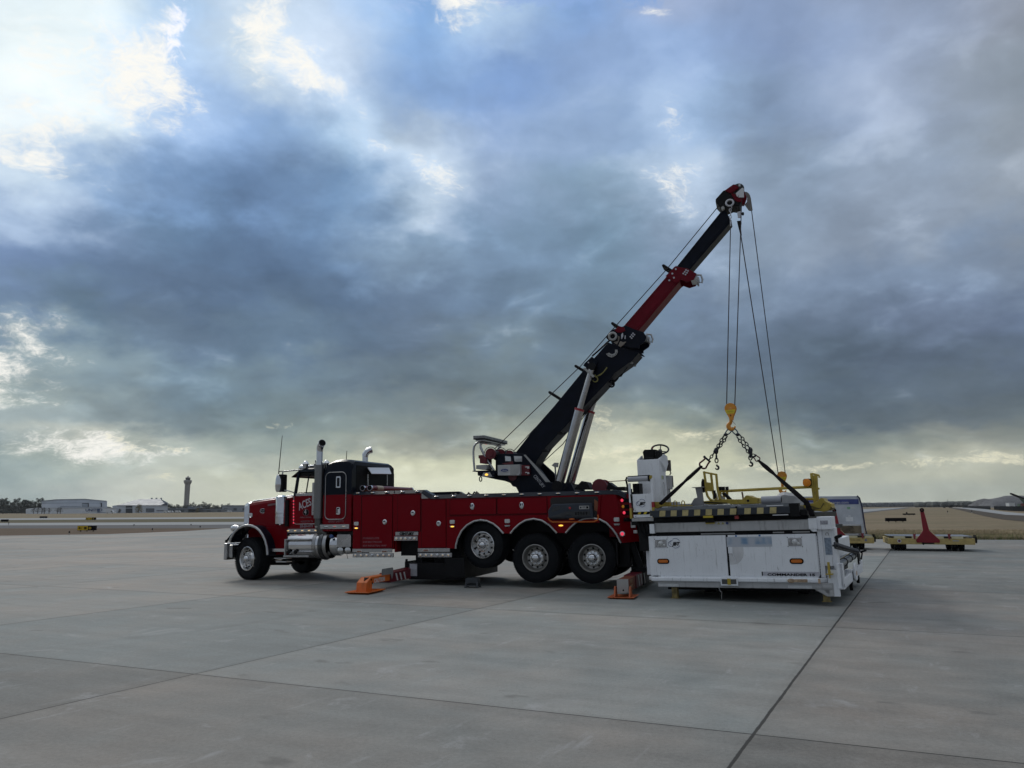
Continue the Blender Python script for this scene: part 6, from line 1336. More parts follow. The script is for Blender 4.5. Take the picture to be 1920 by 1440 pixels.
# ------------------------------------------------------------------ rigging
def chain(mb, a, b_, link_=.085, w=.026, th=.0105):
    a, b_ = V(a), V(b_); d = b_-a; n = max(2, int(d.length/(link_*.76))); d.normalize()
    s1 = d.cross(V((0, 1, 0))).normalized(); s2 = d.cross(s1)
    for k in range(n):
        c = a+(b_-a)*((k+.5)/n); s_ = s1 if k % 2 else s2; h = link_/2
        mb.tube([c+d*h*math.cos(q)*1.0+s_*w*math.sin(q) for q in [2*math.pi*j/12 for j in range(12)]], th, 6, closed=True)
def hook_block(base, s, label, grp):
    hbk = thing('hook_block', label, 'crane hook', L, base, grp); x, y, z = base     # base = bowl of the hook
    b = MB(); out = [(-.125, .47), (-.113, .525), (-.07, .575), (0, .595), (.07, .575), (.113, .525), (.125, .47), (.11, .41), (.048, .28), (.04, .25), (-.04, .25), (-.048, .28), (-.11, .41)]
    out = [(x+a*s, z+c*s) for a, c in out]
    b.prism(out, y-.05*s, y-.035*s); b.prism(out, y+.035*s, y+.05*s); b.cyl((x, y-.06*s, z+.47*s), (x, y+.06*s, z+.47*s), .025*s, n=12); ck = b.obj('cheek_plate', HOOKY, hbk, bevel=.004)
    b = MB(); b.lathe([(0, -.03*s), (.10*s, -.03*s), (.085*s, -.012*s), (.085*s, .012*s), (.10*s, .03*s), (0, .03*s)], (x, y, z+.47*s), n=28); b.obj('sheave', DARKG, ck, smooth=35)
    b = MB(); b.prism([(x-.112*s, z+.44*s), (x+.112*s, z+.44*s), (x+.08*s, z+.355*s), (x-.08*s, z+.355*s)], y-.0525*s, y-.05*s); lb_ = b.obj('load_label', LABELY, ck)
    text('lettering', '20 TON', .045*s, mat('label_dull_print', (.42, .33, .03), .5), lb_, (x-.06*s, y-.055*s, z+.385*s), width=.8)
    b = MB(); b.cyl((x, y-.058*s, z+.47*s), (x, y-.05*s, z+.47*s), .026*s, n=12); b.obj('sheave_pin', SILVER, ck)
    b = MB(); b.prism([(x-.018*s, z+.30*s), (x+.018*s, z+.30*s), (x, z+.335*s)], y-.053*s, y-.05*s); b.obj('warning_mark', BLACKP, ck)
    b = MB(); c = V((x-.005*s, y, z+.085*s)); b.cyl((x, y, z+.215*s), (x, y, z+.255*s), .05*s, n=12)
    pts_ = [V((x, y, z+.25*s)), V((x-.01*s, y, z+.205*s))] + [c+V((.072*s*math.cos(q), 0, .072*s*math.sin(q))) for q in [R(112+22*k) for k in range(12)]]
    rad = [.034*s, .036*s]+[.040*s, .044*s, .048*s, .05*s, .05*s, .05*s, .048*s, .044*s, .038*s, .03*s, .022*s, .012*s]
    b.tube(pts_, rad, 10); b.obj('hook', HOOKY, hbk, smooth=50)
    b = MB(); b.tube([(x+.02*s, y, z+.19*s), (x+.085*s, y, z+.11*s)], .007*s, 5); b.obj('hook_latch', STEEL, hbk)
    return V((x, y, z+.47*s))
h1 = L(1371.5, 802, 1.2); sheave1 = hook_block((1.115, 1.2, 3.325), .95, 'yellow hook block holding the two chain slings above the loader', 'hook blocks on the crane ropes')
h2p = L(1466.2, 890.5, 6.0); sheave2 = hook_block((h2p.x, 6.0, h2p.z-.47), .95, 'yellow hook block half hidden behind the loader rails and strap', 'hook blocks on the crane ropes')
hz_ = 3.365
# ropes from the boom head to both blocks (parts of the boom)
tl = lambda p: T.l(L.w(p))
b = MB(); r1 = .092*.92
b.tube([T(1320+597/12, 330+1130/12, BY-.30), tl(sheave1+V((-r1, 0, 0)))], .0115, 6); b.tube([T(1320+850/12, 330+480/12, BY-.20), tl(sheave1+V((r1, 0, 0)))], .0115, 6)
b.tube([tl(sheave1+V((r1*math.cos(q), 0, r1*math.sin(q)))) for q in [R(180+15*k) for k in range(13)]], .0115, 6); b.obj('hoist_rope', CABLE, boom)
b = MB(); r2 = .092*.95
b.tube([T(1320+828/12, 330+1330/12, BY-.27), tl(sheave2+V((-r2, 0, 0)))], .0115, 6); b.tube([T(1320+1070/12, 330+775/12, BY+.28), tl(sheave2+V((r2, 0, 0)))], .0115, 6)
b.tube([tl(sheave2+V((r2*math.cos(q), 0, r2*math.sin(q)))) for q in [R(180+15*k) for k in range(13)]], .0115, 6); b.obj('hoist_rope', CABLE, boom)
# chain slings, shackles, webbing
K = lambda u, v, y: L(1310+u/8, 740+v/8, y)
YH = 1.15
hookpt = V((1.11, 1.2, hz_))
def chain_sling(side, top, mid_a, mid_b, grab, end, hang0, hang1, label):
    base = hookpt; ch_ = thing('chain_sling', label, 'chain sling', L, base, 'chain slings on the crane hook')
    b = MB(); dd = (V(top)-hookpt); sd = V((.03, 0, 0))
    ring_ = []
    d = dd.normalized(); p_ = d.cross(V((0, 1, 0))).normalized(); h = dd.length/2; c = hookpt+dd/2
    b.tube([c+d*h*math.cos(q)+p_*.04*math.sin(q) for q in [2*math.pi*k/20 for k in range(20)]], .013, 8, closed=True); b.obj('master_link', CHAINB, ch_, smooth=50)
    b = MB()
    chain(b, mid_a, grab[0]); b2 = b.obj('chain', CHAIN, ch_, smooth=50)
    b = MB(); chain(b, mid_b, grab[1]); b.obj('chain', CHAIN, ch_, smooth=50)
    b = MB(); chain(b, grab[0], end); b.obj('chain', CHAIN, ch_, smooth=50)
    b = MB(); g_ = (V(grab[0])+V(grab[1]))/2; b.ball(g_, .05, .035, .075, 8); b.ball(V(top), .05, .03, .035, 8); b.obj('grab_hook', CHAIN, ch_)
    b = MB(); chain(b, hang0, V(hang1)+V((0, 0, .11)), .10, .032, .013); b.obj('hanging_chain', CHAIN, ch_, smooth=50)
    b = MB(); hook_shape(b, V(hang1), .035, .020, V(hang1).y); b.obj('loose_hook', CHAIN, ch_, smooth=50)
    return ch_
chain_sling(-1, K(405, 600, YH), K(375, 620, YH), K(425, 630, YH), (K(235, 870, YH), K(290, 820, YH)), K(150, 985, YH), K(265, 900, YH), K(275, 1095, YH), 'left chain sling from the yellow hook to the maroon shackle')
chain_sling(1, K(585, 600, YH), K(575, 635, YH), K(615, 600, YH), (K(750, 870, YH), K(795, 840, YH)), K(850, 925, YH), K(775, 890, YH), K(782, 1045, YH), 'right chain sling running from the yellow hook towards the amber work lamp')
def shackle(c, d, s, label):
    sh = thing('bow_shackle', label, 'shackle', L, c, 'shackles between chain and strap'); c = V(c); d = V(d).normalized(); p_ = d.cross(V((0, 1, 0))).normalized()
    b = MB(); b.tube([c-d*.11*s+p_*.055*s, c-d*.04*s+p_*.062*s]+[c+d*(.03+.075*math.sin(q))*s+p_*.085*math.cos(q)*s for q in [R(15+15*k) for k in range(11)]]+[c-d*.04*s-p_*.062*s, c-d*.11*s-p_*.055*s], .019*s, 8); bw = b.obj('bow', SHACK, sh, smooth=50)
    b = MB(); b.cyl(c-d*.11*s+p_*.075*s, c-d*.11*s-p_*.085*s, .021*s, n=10); b.ball(c-d*.11*s-p_*.09*s, .03*s, n=8); b.obj('pin', CHAIN, sh, smooth=50)
dl = (K(60, 1090, YH)-K(150, 985, YH)); shackle(K(85, 1035, YH), dl, 1.0, 'maroon bow shackle joining the left chain to the black strap')
dr = (K(1040, 1120, YH)-K(850, 925, YH)); shackle(K(872, 955, YH), dr, .6, 'maroon bow shackle joining the right chain to the black strap')
def strap(pts_, rad, label):
    o = MB(); o.tube(pts_, rad, 8, flat=.55); pts_ = [V(p) for p in pts_]
    return single(o, 'lifting_strap', WEB, label, 'lifting strap', L, pts_[-1], 'lifting straps on the loader', smooth=50)
le = L(1160+690/8.727, 820+1085/8.727, .05)
a = K(40, 1075, YH); pts = [a, a.lerp(le, .12), a.lerp(le, .32), a.lerp(le, .42), a.lerp(le, .60), a.lerp(le, .78), le]
strap(pts, [.04, .055, .058, .04, .055, .06, .055], 'black webbing strap from the left shackle down to the deck corner')
re = L(1440+1000/12, 870+1165/12, -.06); a = K(895, 985, YH); m1 = L(1440+870/12, 870+870/12, .05)
pts = [a, a.lerp(m1, .15), a.lerp(m1, .28), a.lerp(m1, .36), a.lerp(m1, .5), a.lerp(m1, .75), m1, re]
strap(pts, [.03, .06, .055, .034, .05, .062, .06, .055], 'black webbing strap from the right shackle to the loader corner')
rb = thing('chain_sling', 'dark chains hanging from the hook block half hidden by the rails', 'chain sling', L, (h2p.x, 6, h2p.z-.6), 'chain slings on the crane hook')
hb2 = V((h2p.x, 6.0, h2p.z-.45)); b = MB(); b.tube([hb2, hb2+V((-.12, 0, -.22))], .02, 6); b.tube([hb2, hb2+V((.13, 0, -.22))], .02, 6); b.obj('master_link', CHAINB, rb)
b = MB(); chain(b, hb2+V((-.12, 0, -.22)), hb2+V((-.7, -.1, -.75)), .12, .04, .016); b.obj('chain', CHAIN, rb); b = MB(); chain(b, hb2+V((.0, 0, -.28)), hb2+V((.55, -.2, -.62)), .12, .04, .016); b.obj('chain', CHAIN, rb)
# chain from the mast to the low platform's far corner
b = MB(); chain(b, L.atx(1400+1440/8.727, 980+370/8.727, 3.05), V((3.06, 4.2, .66)), .14, .045, .018); b.obj('stay_chain', CHAIN, loader)

# ------------------------------------------------------------------ step stool
S = Frame(gnd(870, 1102.5), 12)
b = MB(); w_, d_, h_ = .335, .26, .21
b.prism([(.03, h_-.03), (w_-.03, h_-.03), (w_-.03, h_), (.03, h_)], 0.03, d_-.03)
for xa, xb, xc, xd in ((0, .05, .04, .075), (w_-.05, w_, w_-.075, w_-.04)):
    for y, yt in ((0, .03), (d_-.03, d_-.06)):
        b.extr([(xa, y, 0), (xb, y, 0), (xb, y+.03, 0), (xa, y+.03, 0)], [(xc, yt, h_-.02), (xd, yt, h_-.02), (xd, yt+.03, h_-.02), (xc, yt+.03, h_-.02)])
for y, yt in ((.004, .02), (d_-.034, d_-.05)): b.extr([(.03, yt, .10), (w_-.03, yt, .10), (w_-.035, yt, h_-.02), (.035, yt, h_-.02)], [(.03, yt+.012, .10), (w_-.03, yt+.012, .10), (w_-.035, yt+.012, h_-.02), (.035, yt+.012, h_-.02)]); b.box(.04, w_-.04, y+.002, y+.022, .04, .065)
for x in (.02, w_-.032): b.box(x, x+.012, .03, d_-.03, .09, h_-.02); b.box(x-.005, x+.008, .03, d_-.03, .035, .06)
single(b, 'step_stool', mat('stool_charcoal', (.030, .036, .042), .55, var=.2), 'small charcoal plastic step stool on the concrete beside the raised wheels', 'step stool', S, bevel=.004)

# ------------------------------------------------------------------ pallet dollies and the container
def dolly(frame, label, wid, with_marks):
    d = thing('pallet_dolly', label, 'dolly', frame, (0, 0, 0), 'yellow pallet dollies'); n = 2.05
    b = MB(); z0, z1 = .26, .50; x1 = wid
    b.box(0, x1, 0, .08, z0, z1); b.box(0, x1, n-.08, n, z0, z1); b.box(0, .08, .08, n-.08, z0, z1); b.box(x1-.08, x1, .08, n-.08, z0, z1); fr = b.obj('frame', DYEL, d, bevel=.008)
    b = MB(); segs = ((.22, .62), (.86, 1.22), (1.60, 1.98), (2.26, 2.66)) if wid > 2.5 else ((.1, .5), (.8, 1.2), (1.5, 1.9))
    for a, c in segs: b.box(a, min(c, x1-.05), -.006, .06, z1-.02, z1+.065)
    b.obj('edge_block', DYELP, fr, bevel=.006)
    b = MB(); b.box(.1, x1-.1, .04, .5, .42, .515); b.box(.62, .86, .0, .1, z1, z1+.05); b.box(1.98, 2.24, 0, .1, z1, z1+.05); b.box(.05, x1-.05, .08, n-.08, z0+.02, z0+.1); b.obj('underframe', BLACK, d)
    b = MB(); b.box(.06, x1-.06, .10, n, z1+.065, z1+.085); dkk = b.obj('deck', ALUD, d, bevel=.004)
    b = MB()
    for k in range(4): b.box(.06, x1-.06, .45+.5*k, .46+.5*k, z1+.085, z1+.088)
    b.obj('deck_seam', mat('deck_seam_dark', (.10, .11, .12), .5), dkk)
    for x in (.95, 2.17):
        if x < x1-.2:
            b = MB(); b.prism([(x-.02, z1-.04), (x+.03, z1-.04), (x+.05, z1+.12), (x+.075, z1+.17), (x-.05, z1+.17), (x-.04, z1+.12)], -.02, .02); b.obj('pallet_stop', mat('stop_dull_red', (.22, .03, .04), .5, var=.2), d)
    b = MB()
    for x in (.45, x1-.55):
        for y in (.35, n-.45): [b.lathe([(0, -.09), (.18, -.09), (.22, -.07), (.22, .07), (.18, .09), (0, .09)], (x+dx, y, .22), 'x', 20) for dx in (-.12, .12)]; b.box(x-.12, x+.12, y-.06, y+.06, .2, .36)
    b.obj('wheel', RUBBER, d, smooth=40)
    b = MB(); b.box(1.1, x1*.8, .1, .2, .26, .30); b.obj('axle_bar', BLACK, d)
    b = MB()
    for k in range(4): b.tube([(x1+.0, .1+.12*k, z1-.05), (x1+.06, .12+.12*k, z1+.12), (x1+.10, .15+.12*k, z1-.02), (x1+.08, .15+.1*k, z0+.05)], .012, 5)
    b.box(x1, x1+.10, .6, n-.2, z0+.05, z1); b.obj('coupling_hoses', BLACK, d)
    return d, fr
def tongue(d, x, tilt):
    q = [(-.40, .33), (.40, .33), (.42, .43), (.10, .80), (.02, 1.58), (-.02, 1.62), (-.07, 1.62), (-.11, 1.58), (-.12, .80), (-.42, .43)]
    sh = lambda z: tilt*(z-.4)
    b = MB(); b.extr([(x+a-sh(z)*1., -.03-.05*(z-.3), z) for a, z in q], [(x+a-sh(z), .01-.05*(z-.3), z) for a, z in q]); t_ = b.obj('tow_bar', mat('tow_bar_red', (.22, .006, .016), .45, var=.08), d, bevel=.006)
    zc = 1.60; b = MB(); c = V((x-.045-sh(zc), -.03-.05*(zc-.3), zc)); b.tube([c+V((.055*math.cos(a), 0, .055*math.sin(a))) for a in [2*math.pi*k/18 for k in range(18)]], .028, 8, closed=True); b.obj('tow_eye', BLACK, t_, smooth=50)
    b = MB(); b.extr([(x+.42, .012, .43), (x+.45, .012, .43), (x+.125, .012, .80), (x+.10, .012, .80)], [(x+.42, .03, .43), (x+.45, .03, .43), (x+.125, .03, .80), (x+.10, .03, .80)]); b.obj('bar_edge', DYELP, t_)
    b = MB(); b.box(x-.22, x+.22, -.01, .05, .28, .33); b.box(x-.2, x-.15, -.04, 0, .24, .34); b.obj('bar_hinge', BLACK, t_)
pl_, pr_ = gnd(1667, 1029.5), gnd(1816, 1031)
DF = Frame(gnd(1667, 1032.6), 20)
da, fa = dolly(DF, 'empty yellow pallet dolly with its red tow bar upright', 3.05, True); tongue(da, 1.42, .07)
b = MB(); b.lathe([(0, -.004), (.055, -.004), (.055, 0), (0, 0)], (.40, -.003, .39), n=16); b.obj('round_mark', mat('mark_maroon', (.12, .02, .06), .5), fa)
b = MB(); b.lathe([(.05, -.006), (.075, -.006), (.075, 0), (.05, 0)], (.40, -.003, .39), n=16, cap=False); b.obj('mark_ring', REFW, fa)
b = MB(); b.box(2.28, 2.50, -.004, .0, .385, .43); b.obj('smudged_label', GREYB, fa)
c0 = gnd(1508, 1028); CF = Frame(gnd(1514, 1030.5), 12)
pe = CF(1641, 1012, 0); db, fb2 = dolly(CF, 'yellow pallet dolly carrying the white cargo container', pe.x-.04, False); tongue(db, CF(1575, 1012, 0).x-.05, .05)
text('lettering', 'U.A.L 1840', .075, mat('dull_black_print', (.09, .07, .04), .6), fb2, (pe.x-.95, -.004, .37), width=1.1)
b = MB(); b.prism(circ(pe.x-.36, .395, .05), -.004, -.001); b.obj('round_label', mat('blue_grey_print', (.16, .17, .25), .5), fb2)
# container: contoured cargo box with a lower curtain panel
zb = .59; ct = CF(1598, 930, .25); zt_ = ct.z; xr0 = CF(1622, 1003, .25).x; xt0 = CF(1612, 932, .25).x
xl0 = xr0-3.1
cont = thing('cargo_container', 'dented white and blue cargo container on the yellow dolly', 'cargo container', CF, (xl0, .25, zb))
b = MB(); prof = [(xl0, zb), (xr0, zb), (xr0-.02, zb+.6), (xt0+.03, zt_-.35), (xt0-.02, zt_-.06), (xt0-.10, zt_), (xl0, zt_+.0)]
b.prism(prof, .25, 1.80); cb = b.obj('shell', CANV, cont, bevel=.015)
zc0 = CF(1590, 997, .25).z; zc1 = CF(1590, 1002, .25).z; zp = CF(1590, 985, .25).z
b = MB(); b.prism([(xl0+.05, zb+.06), (xr0-.12, zb+.06), (xr0-.13, zp-.02), (xl0+.05, zp-.02)], .235, .25); b.obj('lower_panel', CARD, cb)
b = MB(); b.box(xl0, xr0-.10, .23, .25, zb, zb+.05); b.box(xl0, xr0-.11, .225, .25, zp-.02, zp+.05); b.obj('sill_rail', ALU, cb, bevel=.005)
za, zb_ = CF(1590, 936, .25).z, CF(1590, 945.5, .25).z
b = MB(); b.box(xl0, xt0-.06, .236, .25, zb_, za); bb = b.obj('blue_band', mat('container_blue_band', (.05, .065, .22), .5, var=.25, scale=2), cb)
text('lettering', 'www.united cargo.com', .15, REFW, bb, (xt0-2.0, .232, zb_+.03), width=1.1)
b = MB(); b.box(xr0-.70, xr0-.42, .242, .25, zp+.16, zp+.34); b.box(xr0-.60, xr0-.50, .238, .25, zp+.36, zp+.40); b.obj('paper_label', mat('label_white', (.72, .74, .76), .5), cb)
b = MB(); b.box(xr0-.62, xr0-.50, .244, .25, zp+.66, zp+.76); b.obj('green_label', mat('label_green', (.22, .40, .25), .5), cb)
b = MB(); b.box(xr0-.47, xr0-.33, .244, .25, zp+.68, zp+.76); b.obj('pale_label', REFW, cb)
b = MB(); b.tube([(xt0-.10, .23, zt_+.01), (xt0-.02, .23, zt_-.08), (xt0+.05, .23, zt_-.4), (xr0+.0, .23, zb+.62), (xr0+.02, .24, zb+.3), (xr0+.06, .24, zb+.05)], .028, 6); b.obj('edge_strap', mat('navy_strap', (.02, .025, .06), .6), cb)

# ------------------------------------------------------------------ far scene
def fp(Y, *p, ox=0, oy=0, k=1): return [(q.x, max(q.z, -.02)) for q in (WORLD(ox+a/k, oy+c/k, Y) for a, c in p)]
H1 = lambda *p, Y=780: fp(Y, *p, ox=40, oy=920, k=10.667)
H2 = lambda *p, Y=800: fp(Y, *p, ox=200, oy=880, k=7.385)
def building(name, label, cat, Y, pts, depth, m=HANG, roof=None, rh=1.2):
    x0 = (min(p[0] for p in pts)+max(p[0] for p in pts))/2
    t = thing(name, label, cat, WORLD, (x0, Y, 0)); b = MB(); sh = max(p[0] for p in pts)/Y*depth; b.extr([(x, Y, z) for x, z in pts], [(x+sh, Y+depth, z) for x, z in pts]); w = b.obj('wall', m, t)
    return t, w
def fpart(par, name, m, Y, pts, d=.3, back=.5):
    b = MB(); b.prism(pts, Y-d, Y+back); return b.obj(name, m, par)
# first hangar: long gabled hall with a low annex in front
t1, w1 = building('hangar', 'long pale hangar with a shallow gabled roof beyond the left taxiway', 'hangar', 780, H1((405, 470), (405, 215), (730, 183), (1290, 173), (1715, 213), (1715, 470)), 70)
rp_ = H1((400, 215), (400, 203), (730, 172), (1290, 162), (1720, 202), (1720, 213), (1290, 173), (730, 183)); sh = max(p[0] for p in rp_)/780*71; b = MB(); b.extr([(x, 778.5, z) for x, z in rp_], [(x+sh, 851, z) for x, z in rp_]); b.obj('roof', HANGR, t1)
dr_ = fpart(t1, 'door_recess', HANGD, 780, H1((1215, 245), (1612, 245), (1612, 330), (1215, 330)), .25, .2)
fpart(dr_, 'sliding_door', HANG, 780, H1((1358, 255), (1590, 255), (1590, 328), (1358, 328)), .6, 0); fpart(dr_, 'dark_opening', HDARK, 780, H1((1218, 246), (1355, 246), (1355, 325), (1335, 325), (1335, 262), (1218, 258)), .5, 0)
fpart(dr_, 'door_dark_jamb', HDARK, 780, H1((1592, 246), (1612, 246), (1612, 328), (1600, 328)), .5, 0)  # narrow dark strip at the right edge of the door
fpart(t1, 'wall_and_shadow_band', HANGD, 780, H1((780, 312), (1190, 312), (1190, 326), (780, 326)), .25, .2); fpart(t1, 'wall_and_shadow_band', HANGD, 780, H1((410, 245), (1210, 238), (1210, 248), (410, 258)), .2, .2)  # lower strip paints a shadow line into the wall; upper one is plain
ta_, wa = building('annex_building', 'low pale annex with blue lettering in front of the long hangar', 'building', 740, H1((90, 470), (90, 365), (185, 352), (300, 348), (1900, 348), (1900, 470), Y=740), 30, mat('annex_cladding', (.66, .70, .75), .6, var=.06, scale=.1))
fpart(ta_, 'roof_edge', HANG, 740, H1((300, 352), (1900, 352), (1900, 342), (300, 342), Y=740), .4, 31)
p = WORLD(40+1280/10.667, 920+414/10.667, 739.5); text('lettering', 'UNITED', 5.0*.72, mat('airline_blue', (.035, .075, .17), .6), ta_, (p.x, 739.4, p.z), width=1.25, ext=.05, bold=.05)
fpart(ta_, 'blue_emblem', mat('emblem_pale_blue', (.16, .24, .36), .6), 740, H1((1505, 372), (1545, 365), (1545, 425), (1520, 425), Y=740), .25, .1); fpart(ta_, 'blue_block', mat('airline_blue', (.035, .075, .17), .6), 740, H1((1545, 362), (1565, 362), (1565, 432), (1730, 432), (1730, 437), (1520, 437), (1520, 428), (1545, 428), Y=740), .3, .1)
# second hangar with hipped roof
t2, w2 = building('hangar', 'pale hangar with a hipped roof and a dark tall doorway, left of the control tower', 'hangar', 800, H2((80, 610), (80, 505), (160, 495), (300, 495), (845, 500), (845, 610)), 60)
Yh = 800; b = MB(); q = H2((150, 497), (440, 410), (745, 405), (848, 460), (848, 500)); b.extr([(q[0][0], Yh-1, q[0][1]), (q[4][0], Yh-1, q[4][1]), (q[4][0], Yh-1, q[3][1]), (q[2][0]*(1+20/Yh), Yh+20, q[2][1]), (q[1][0]*(1+20/Yh), Yh+20, q[1][1])], [(q[0][0]*(1+60/Yh), Yh+60, q[0][1]), (q[4][0]*(1+60/Yh), Yh+60, q[4][1]), (q[4][0]*(1+60/Yh), Yh+60, q[3][1]), (q[2][0]*(1+30/Yh), Yh+30, q[2][1]), (q[1][0]*(1+30/Yh), Yh+30, q[1][1])]); b.obj('roof', HANGR, t2)
fpart(t2, 'doorway', HDARK, Yh, H2((265, 505), (356, 505), (356, 605), (265, 605)), .2, .1); fpart(t2, 'gable_triangle', mat('gable_navy', (.06, .075, .11), .7, var=.1, scale=.1), Yh, H2((745, 498), (842, 462), (842, 498)), 1.4, -1.05)  # doorway, and a dark blue triangle on the gable end
fpart(t2, 'fascia', HANGD, Yh, H2((548, 496), (845, 496), (845, 504), (548, 504)), .5, .1); fpart(t2, 'open_bay', mat('bay_grey', (.11, .125, .15), .7, var=.3, scale=.2), Yh, H2((545, 540), (660, 540), (660, 592), (545, 592)), .2, .1); fpart(t2, 'low_door', HDARK, Yh, H2((690, 568), (840, 568), (840, 578), (690, 578)), .2, .1)
b = MB()
for u in (625, 690, 755): p = WORLD(200+u/7.385, 880+400/7.385, 825); b.box(p.x-.5, p.x+.5, 824, 826, p.z-1.5, p.z+.4)
b.obj('roof_vent', HANGR, t2)
# control tower
TY = 1250; TW = lambda *p: fp(TY, *p, ox=200, oy=880, k=7.385)
cx = (WORLD(200+1120/7.385, 925, TY).x+WORLD(200+1107/7.385, 925, TY).x)/2
tw = thing('control_tower', 'tall grey airport control tower with a flared top', 'control tower', WORLD, (cx, TY, 0)); sc = TY/1461/7.385*1.0
zof = lambda v: WORLD(350, 880+v/7.385, TY).z
def oct_(r, z): return [(cx+r*math.cos(R(22.5+45*k)), TY+r*math.sin(R(22.5+45*k)), z) for k in range(8)]
b = MB(); b.rings([oct_(34*sc, 0), oct_(34*sc, zof(400)), oct_(36*sc, zof(210)), oct_(52*sc, zof(180)), oct_(53*sc, zof(152)), oct_(40*sc, zof(148))]); b.obj('shaft', TOWER, tw)
b = MB(); b.rings([oct_(28*sc, zof(150)), oct_(34*sc, zof(122))]); cabt = b.obj('tower_cab', TOWERD, tw)
b = MB(); b.rings([oct_(36*sc, zof(122)), oct_(30*sc, zof(113)), oct_(16*sc, zof(110)), oct_(12*sc, zof(100))]); b.cyl((cx, TY, zof(100)), (cx, TY, zof(90)), .4, n=6); b.obj('tower_roof', TOWER, tw)
# low buildings right of the tower
def lowb(label, Y, pts, m, d=20):
    t, w = building('terminal_building', label, 'building', Y, fp(Y, *pts, ox=200, oy=880, k=7.385), d, m)
    xs_ = [q[0] for q in fp(Y, *pts, ox=200, oy=880, k=7.385)]; zs_ = [q[1] for q in fp(Y, *pts, ox=200, oy=880, k=7.385)]
    b = MB(); b.box(min(xs_)-.5, max(xs_)+.5, Y-.6, Y+d+.5, max(zs_)-.5, max(zs_)+.4); b.obj('roof', HANGR, t)
    b = MB(); n = max(2, int((max(xs_)-min(xs_))/9))
    for k in range(n): x = min(xs_)+(max(xs_)-min(xs_))*(k+.25)/n; b.box(x, x+4, Y-.15, Y+.1, max(zs_)*.25, max(zs_)*.62)
    b.obj('window_row', mat('far_window_dark', (.06, .07, .085), .3), t)
lowb('low grey building at the foot of the control tower', 860, ((845, 600), (845, 552), (1000, 548), (1130, 545), (1130, 600)), mat('far_grey_a', (.20, .22, .24), .7, var=.1, scale=.1))
lowb('blue grey pitched building just right of the tower base', 880, ((1130, 600), (1130, 535), (1160, 522), (1215, 535), (1215, 600)), mat('far_grey_b', (.15, .18, .22), .7, var=.1, scale=.1))
lowb('long low grey terminal between the tower and the truck', 900, ((1215, 600), (1215, 555), (1640, 552), (1640, 600)), mat('far_grey_c', (.22, .235, .25), .7, var=.1, scale=.1))
lowb('pale long hall seen just left of the red truck bonnet', 950, ((1600, 600), (1600, 515), (1680, 505), (2000, 500), (2100, 600)), mat('far_grey_d', (.26, .29, .33), .7, var=.1, scale=.1), 40)
# trees
def tree_kind(h, w, seed, leaf, crown0=.35, n=260, cl=9, bare=False):
    rs = random.Random(seed); b = MB()
    b.tube([(0, 0, 0), (rs.uniform(-.2, .2), 0, h*.45), (rs.uniform(-.3, .3), 0, h*.9)], [h*.022, h*.016, h*.004], 6); cs = []
    for k in range(cl):
        a = rs.uniform(0, 6.28); zz_ = h*(crown0+(1-crown0)*(k+.5)/cl); rr_ = w*.5*(1-abs((zz_/h-crown0)/(1-crown0)-.35)*.9)*rs.uniform(.4, 1.0); c = V((math.cos(a)*rr_*.7, math.sin(a)*rr_*.7, zz_)); cs.append((c, rr_*.55+w*.10)); b.tube([(0, 0, zz_*.8), tuple(c)], [h*.008, h*.003], 4)
    tr_ = b.obj('trunk', BARK, None); b = MB()
    for k in range(n):
        c, r_ = rs.choice(cs); d = V((rs.gauss(0, 1), rs.gauss(0, 1), rs.gauss(0, .7))).normalized()*r_*rs.random()**.4; p = c+d; s_ = w*rs.uniform(.035, .075); e1 = V((rs.gauss(0, 1), rs.gauss(0, 1), rs.gauss(0, 1))).normalized()*s_; e2 = e1.cross(V((rs.gauss(0, 1), rs.gauss(0, 1), rs.gauss(0, 1))).normalized())
        b.poly([p-e1, p-e2*.8, p+e1, p+e2*.8])
    cr = b.obj('crown', leaf, None); me = (tr_.data, cr.data); bpy.data.objects.remove(tr_); bpy.data.objects.remove(cr); return me
KIND = {'pine': tree_kind(17, 11, 1, LEAFD, .30, 420, 12), 'pine2': tree_kind(19, 10, 2, LEAFD, .35, 420, 12), 'bush': tree_kind(9, 10, 3, LEAFD, .15, 320, 9), 'ochre': tree_kind(9, 11, 4, LEAFO, .2, 320, 9), 'lone': tree_kind(20, 12, 5, LEAFD, .62, 220, 7), 'hedge': tree_kind(9, 3.6, 6, mat('blue_grey_foliage', (.07, .085, .095), .8, var=.3, scale=.6), .30, 420, 10)}
def tree(kind, u, Y, s, label, grp=None, sw=1.):
    x = WORLD(u, 955, Y).x; t = thing('tree', label, 'tree', WORLD, (x, Y, 0), grp)
    for nm, me in zip(('trunk', 'crown'), KIND[kind]):
        o = bpy.data.objects.new(nm, me); COL.objects.link(o); o.parent = t; o.scale = (s*sw, s*sw, s); o.rotation_euler = (0, 0, random.random()*6)
random.seed(11)
for k in range(26):
    tree(random.choice(('pine', 'pine2', 'pine2')), -6+k*3.5+random.uniform(-1, 1), 800+random.uniform(0, 60), random.uniform(.62, .86), 'dark pine in the dense row left of the long hangar', 'pines at the left edge')
HU = lambda a: 40+a/10.667
for a, lab, s_ in ((252, 'blue grey tree before the annex, leftmost of five', .95), (332, 'blue grey tree before the annex, second from the left', .95), (415, 'blue grey tree before the annex, left one of the middle pair', 1.0), (468, 'blue grey tree before the annex, right one of the middle pair', 1.0), (562, 'narrow blue grey tree alone before the annex', .92), (730, 'blue grey tree before the annex, left one of the right pair', .98), (785, 'blue grey tree before the annex, right one of the right pair', .98)):
    tree('hedge', HU(a), 715, s_*.62, lab, 'trees in front of the annex', 2.3)
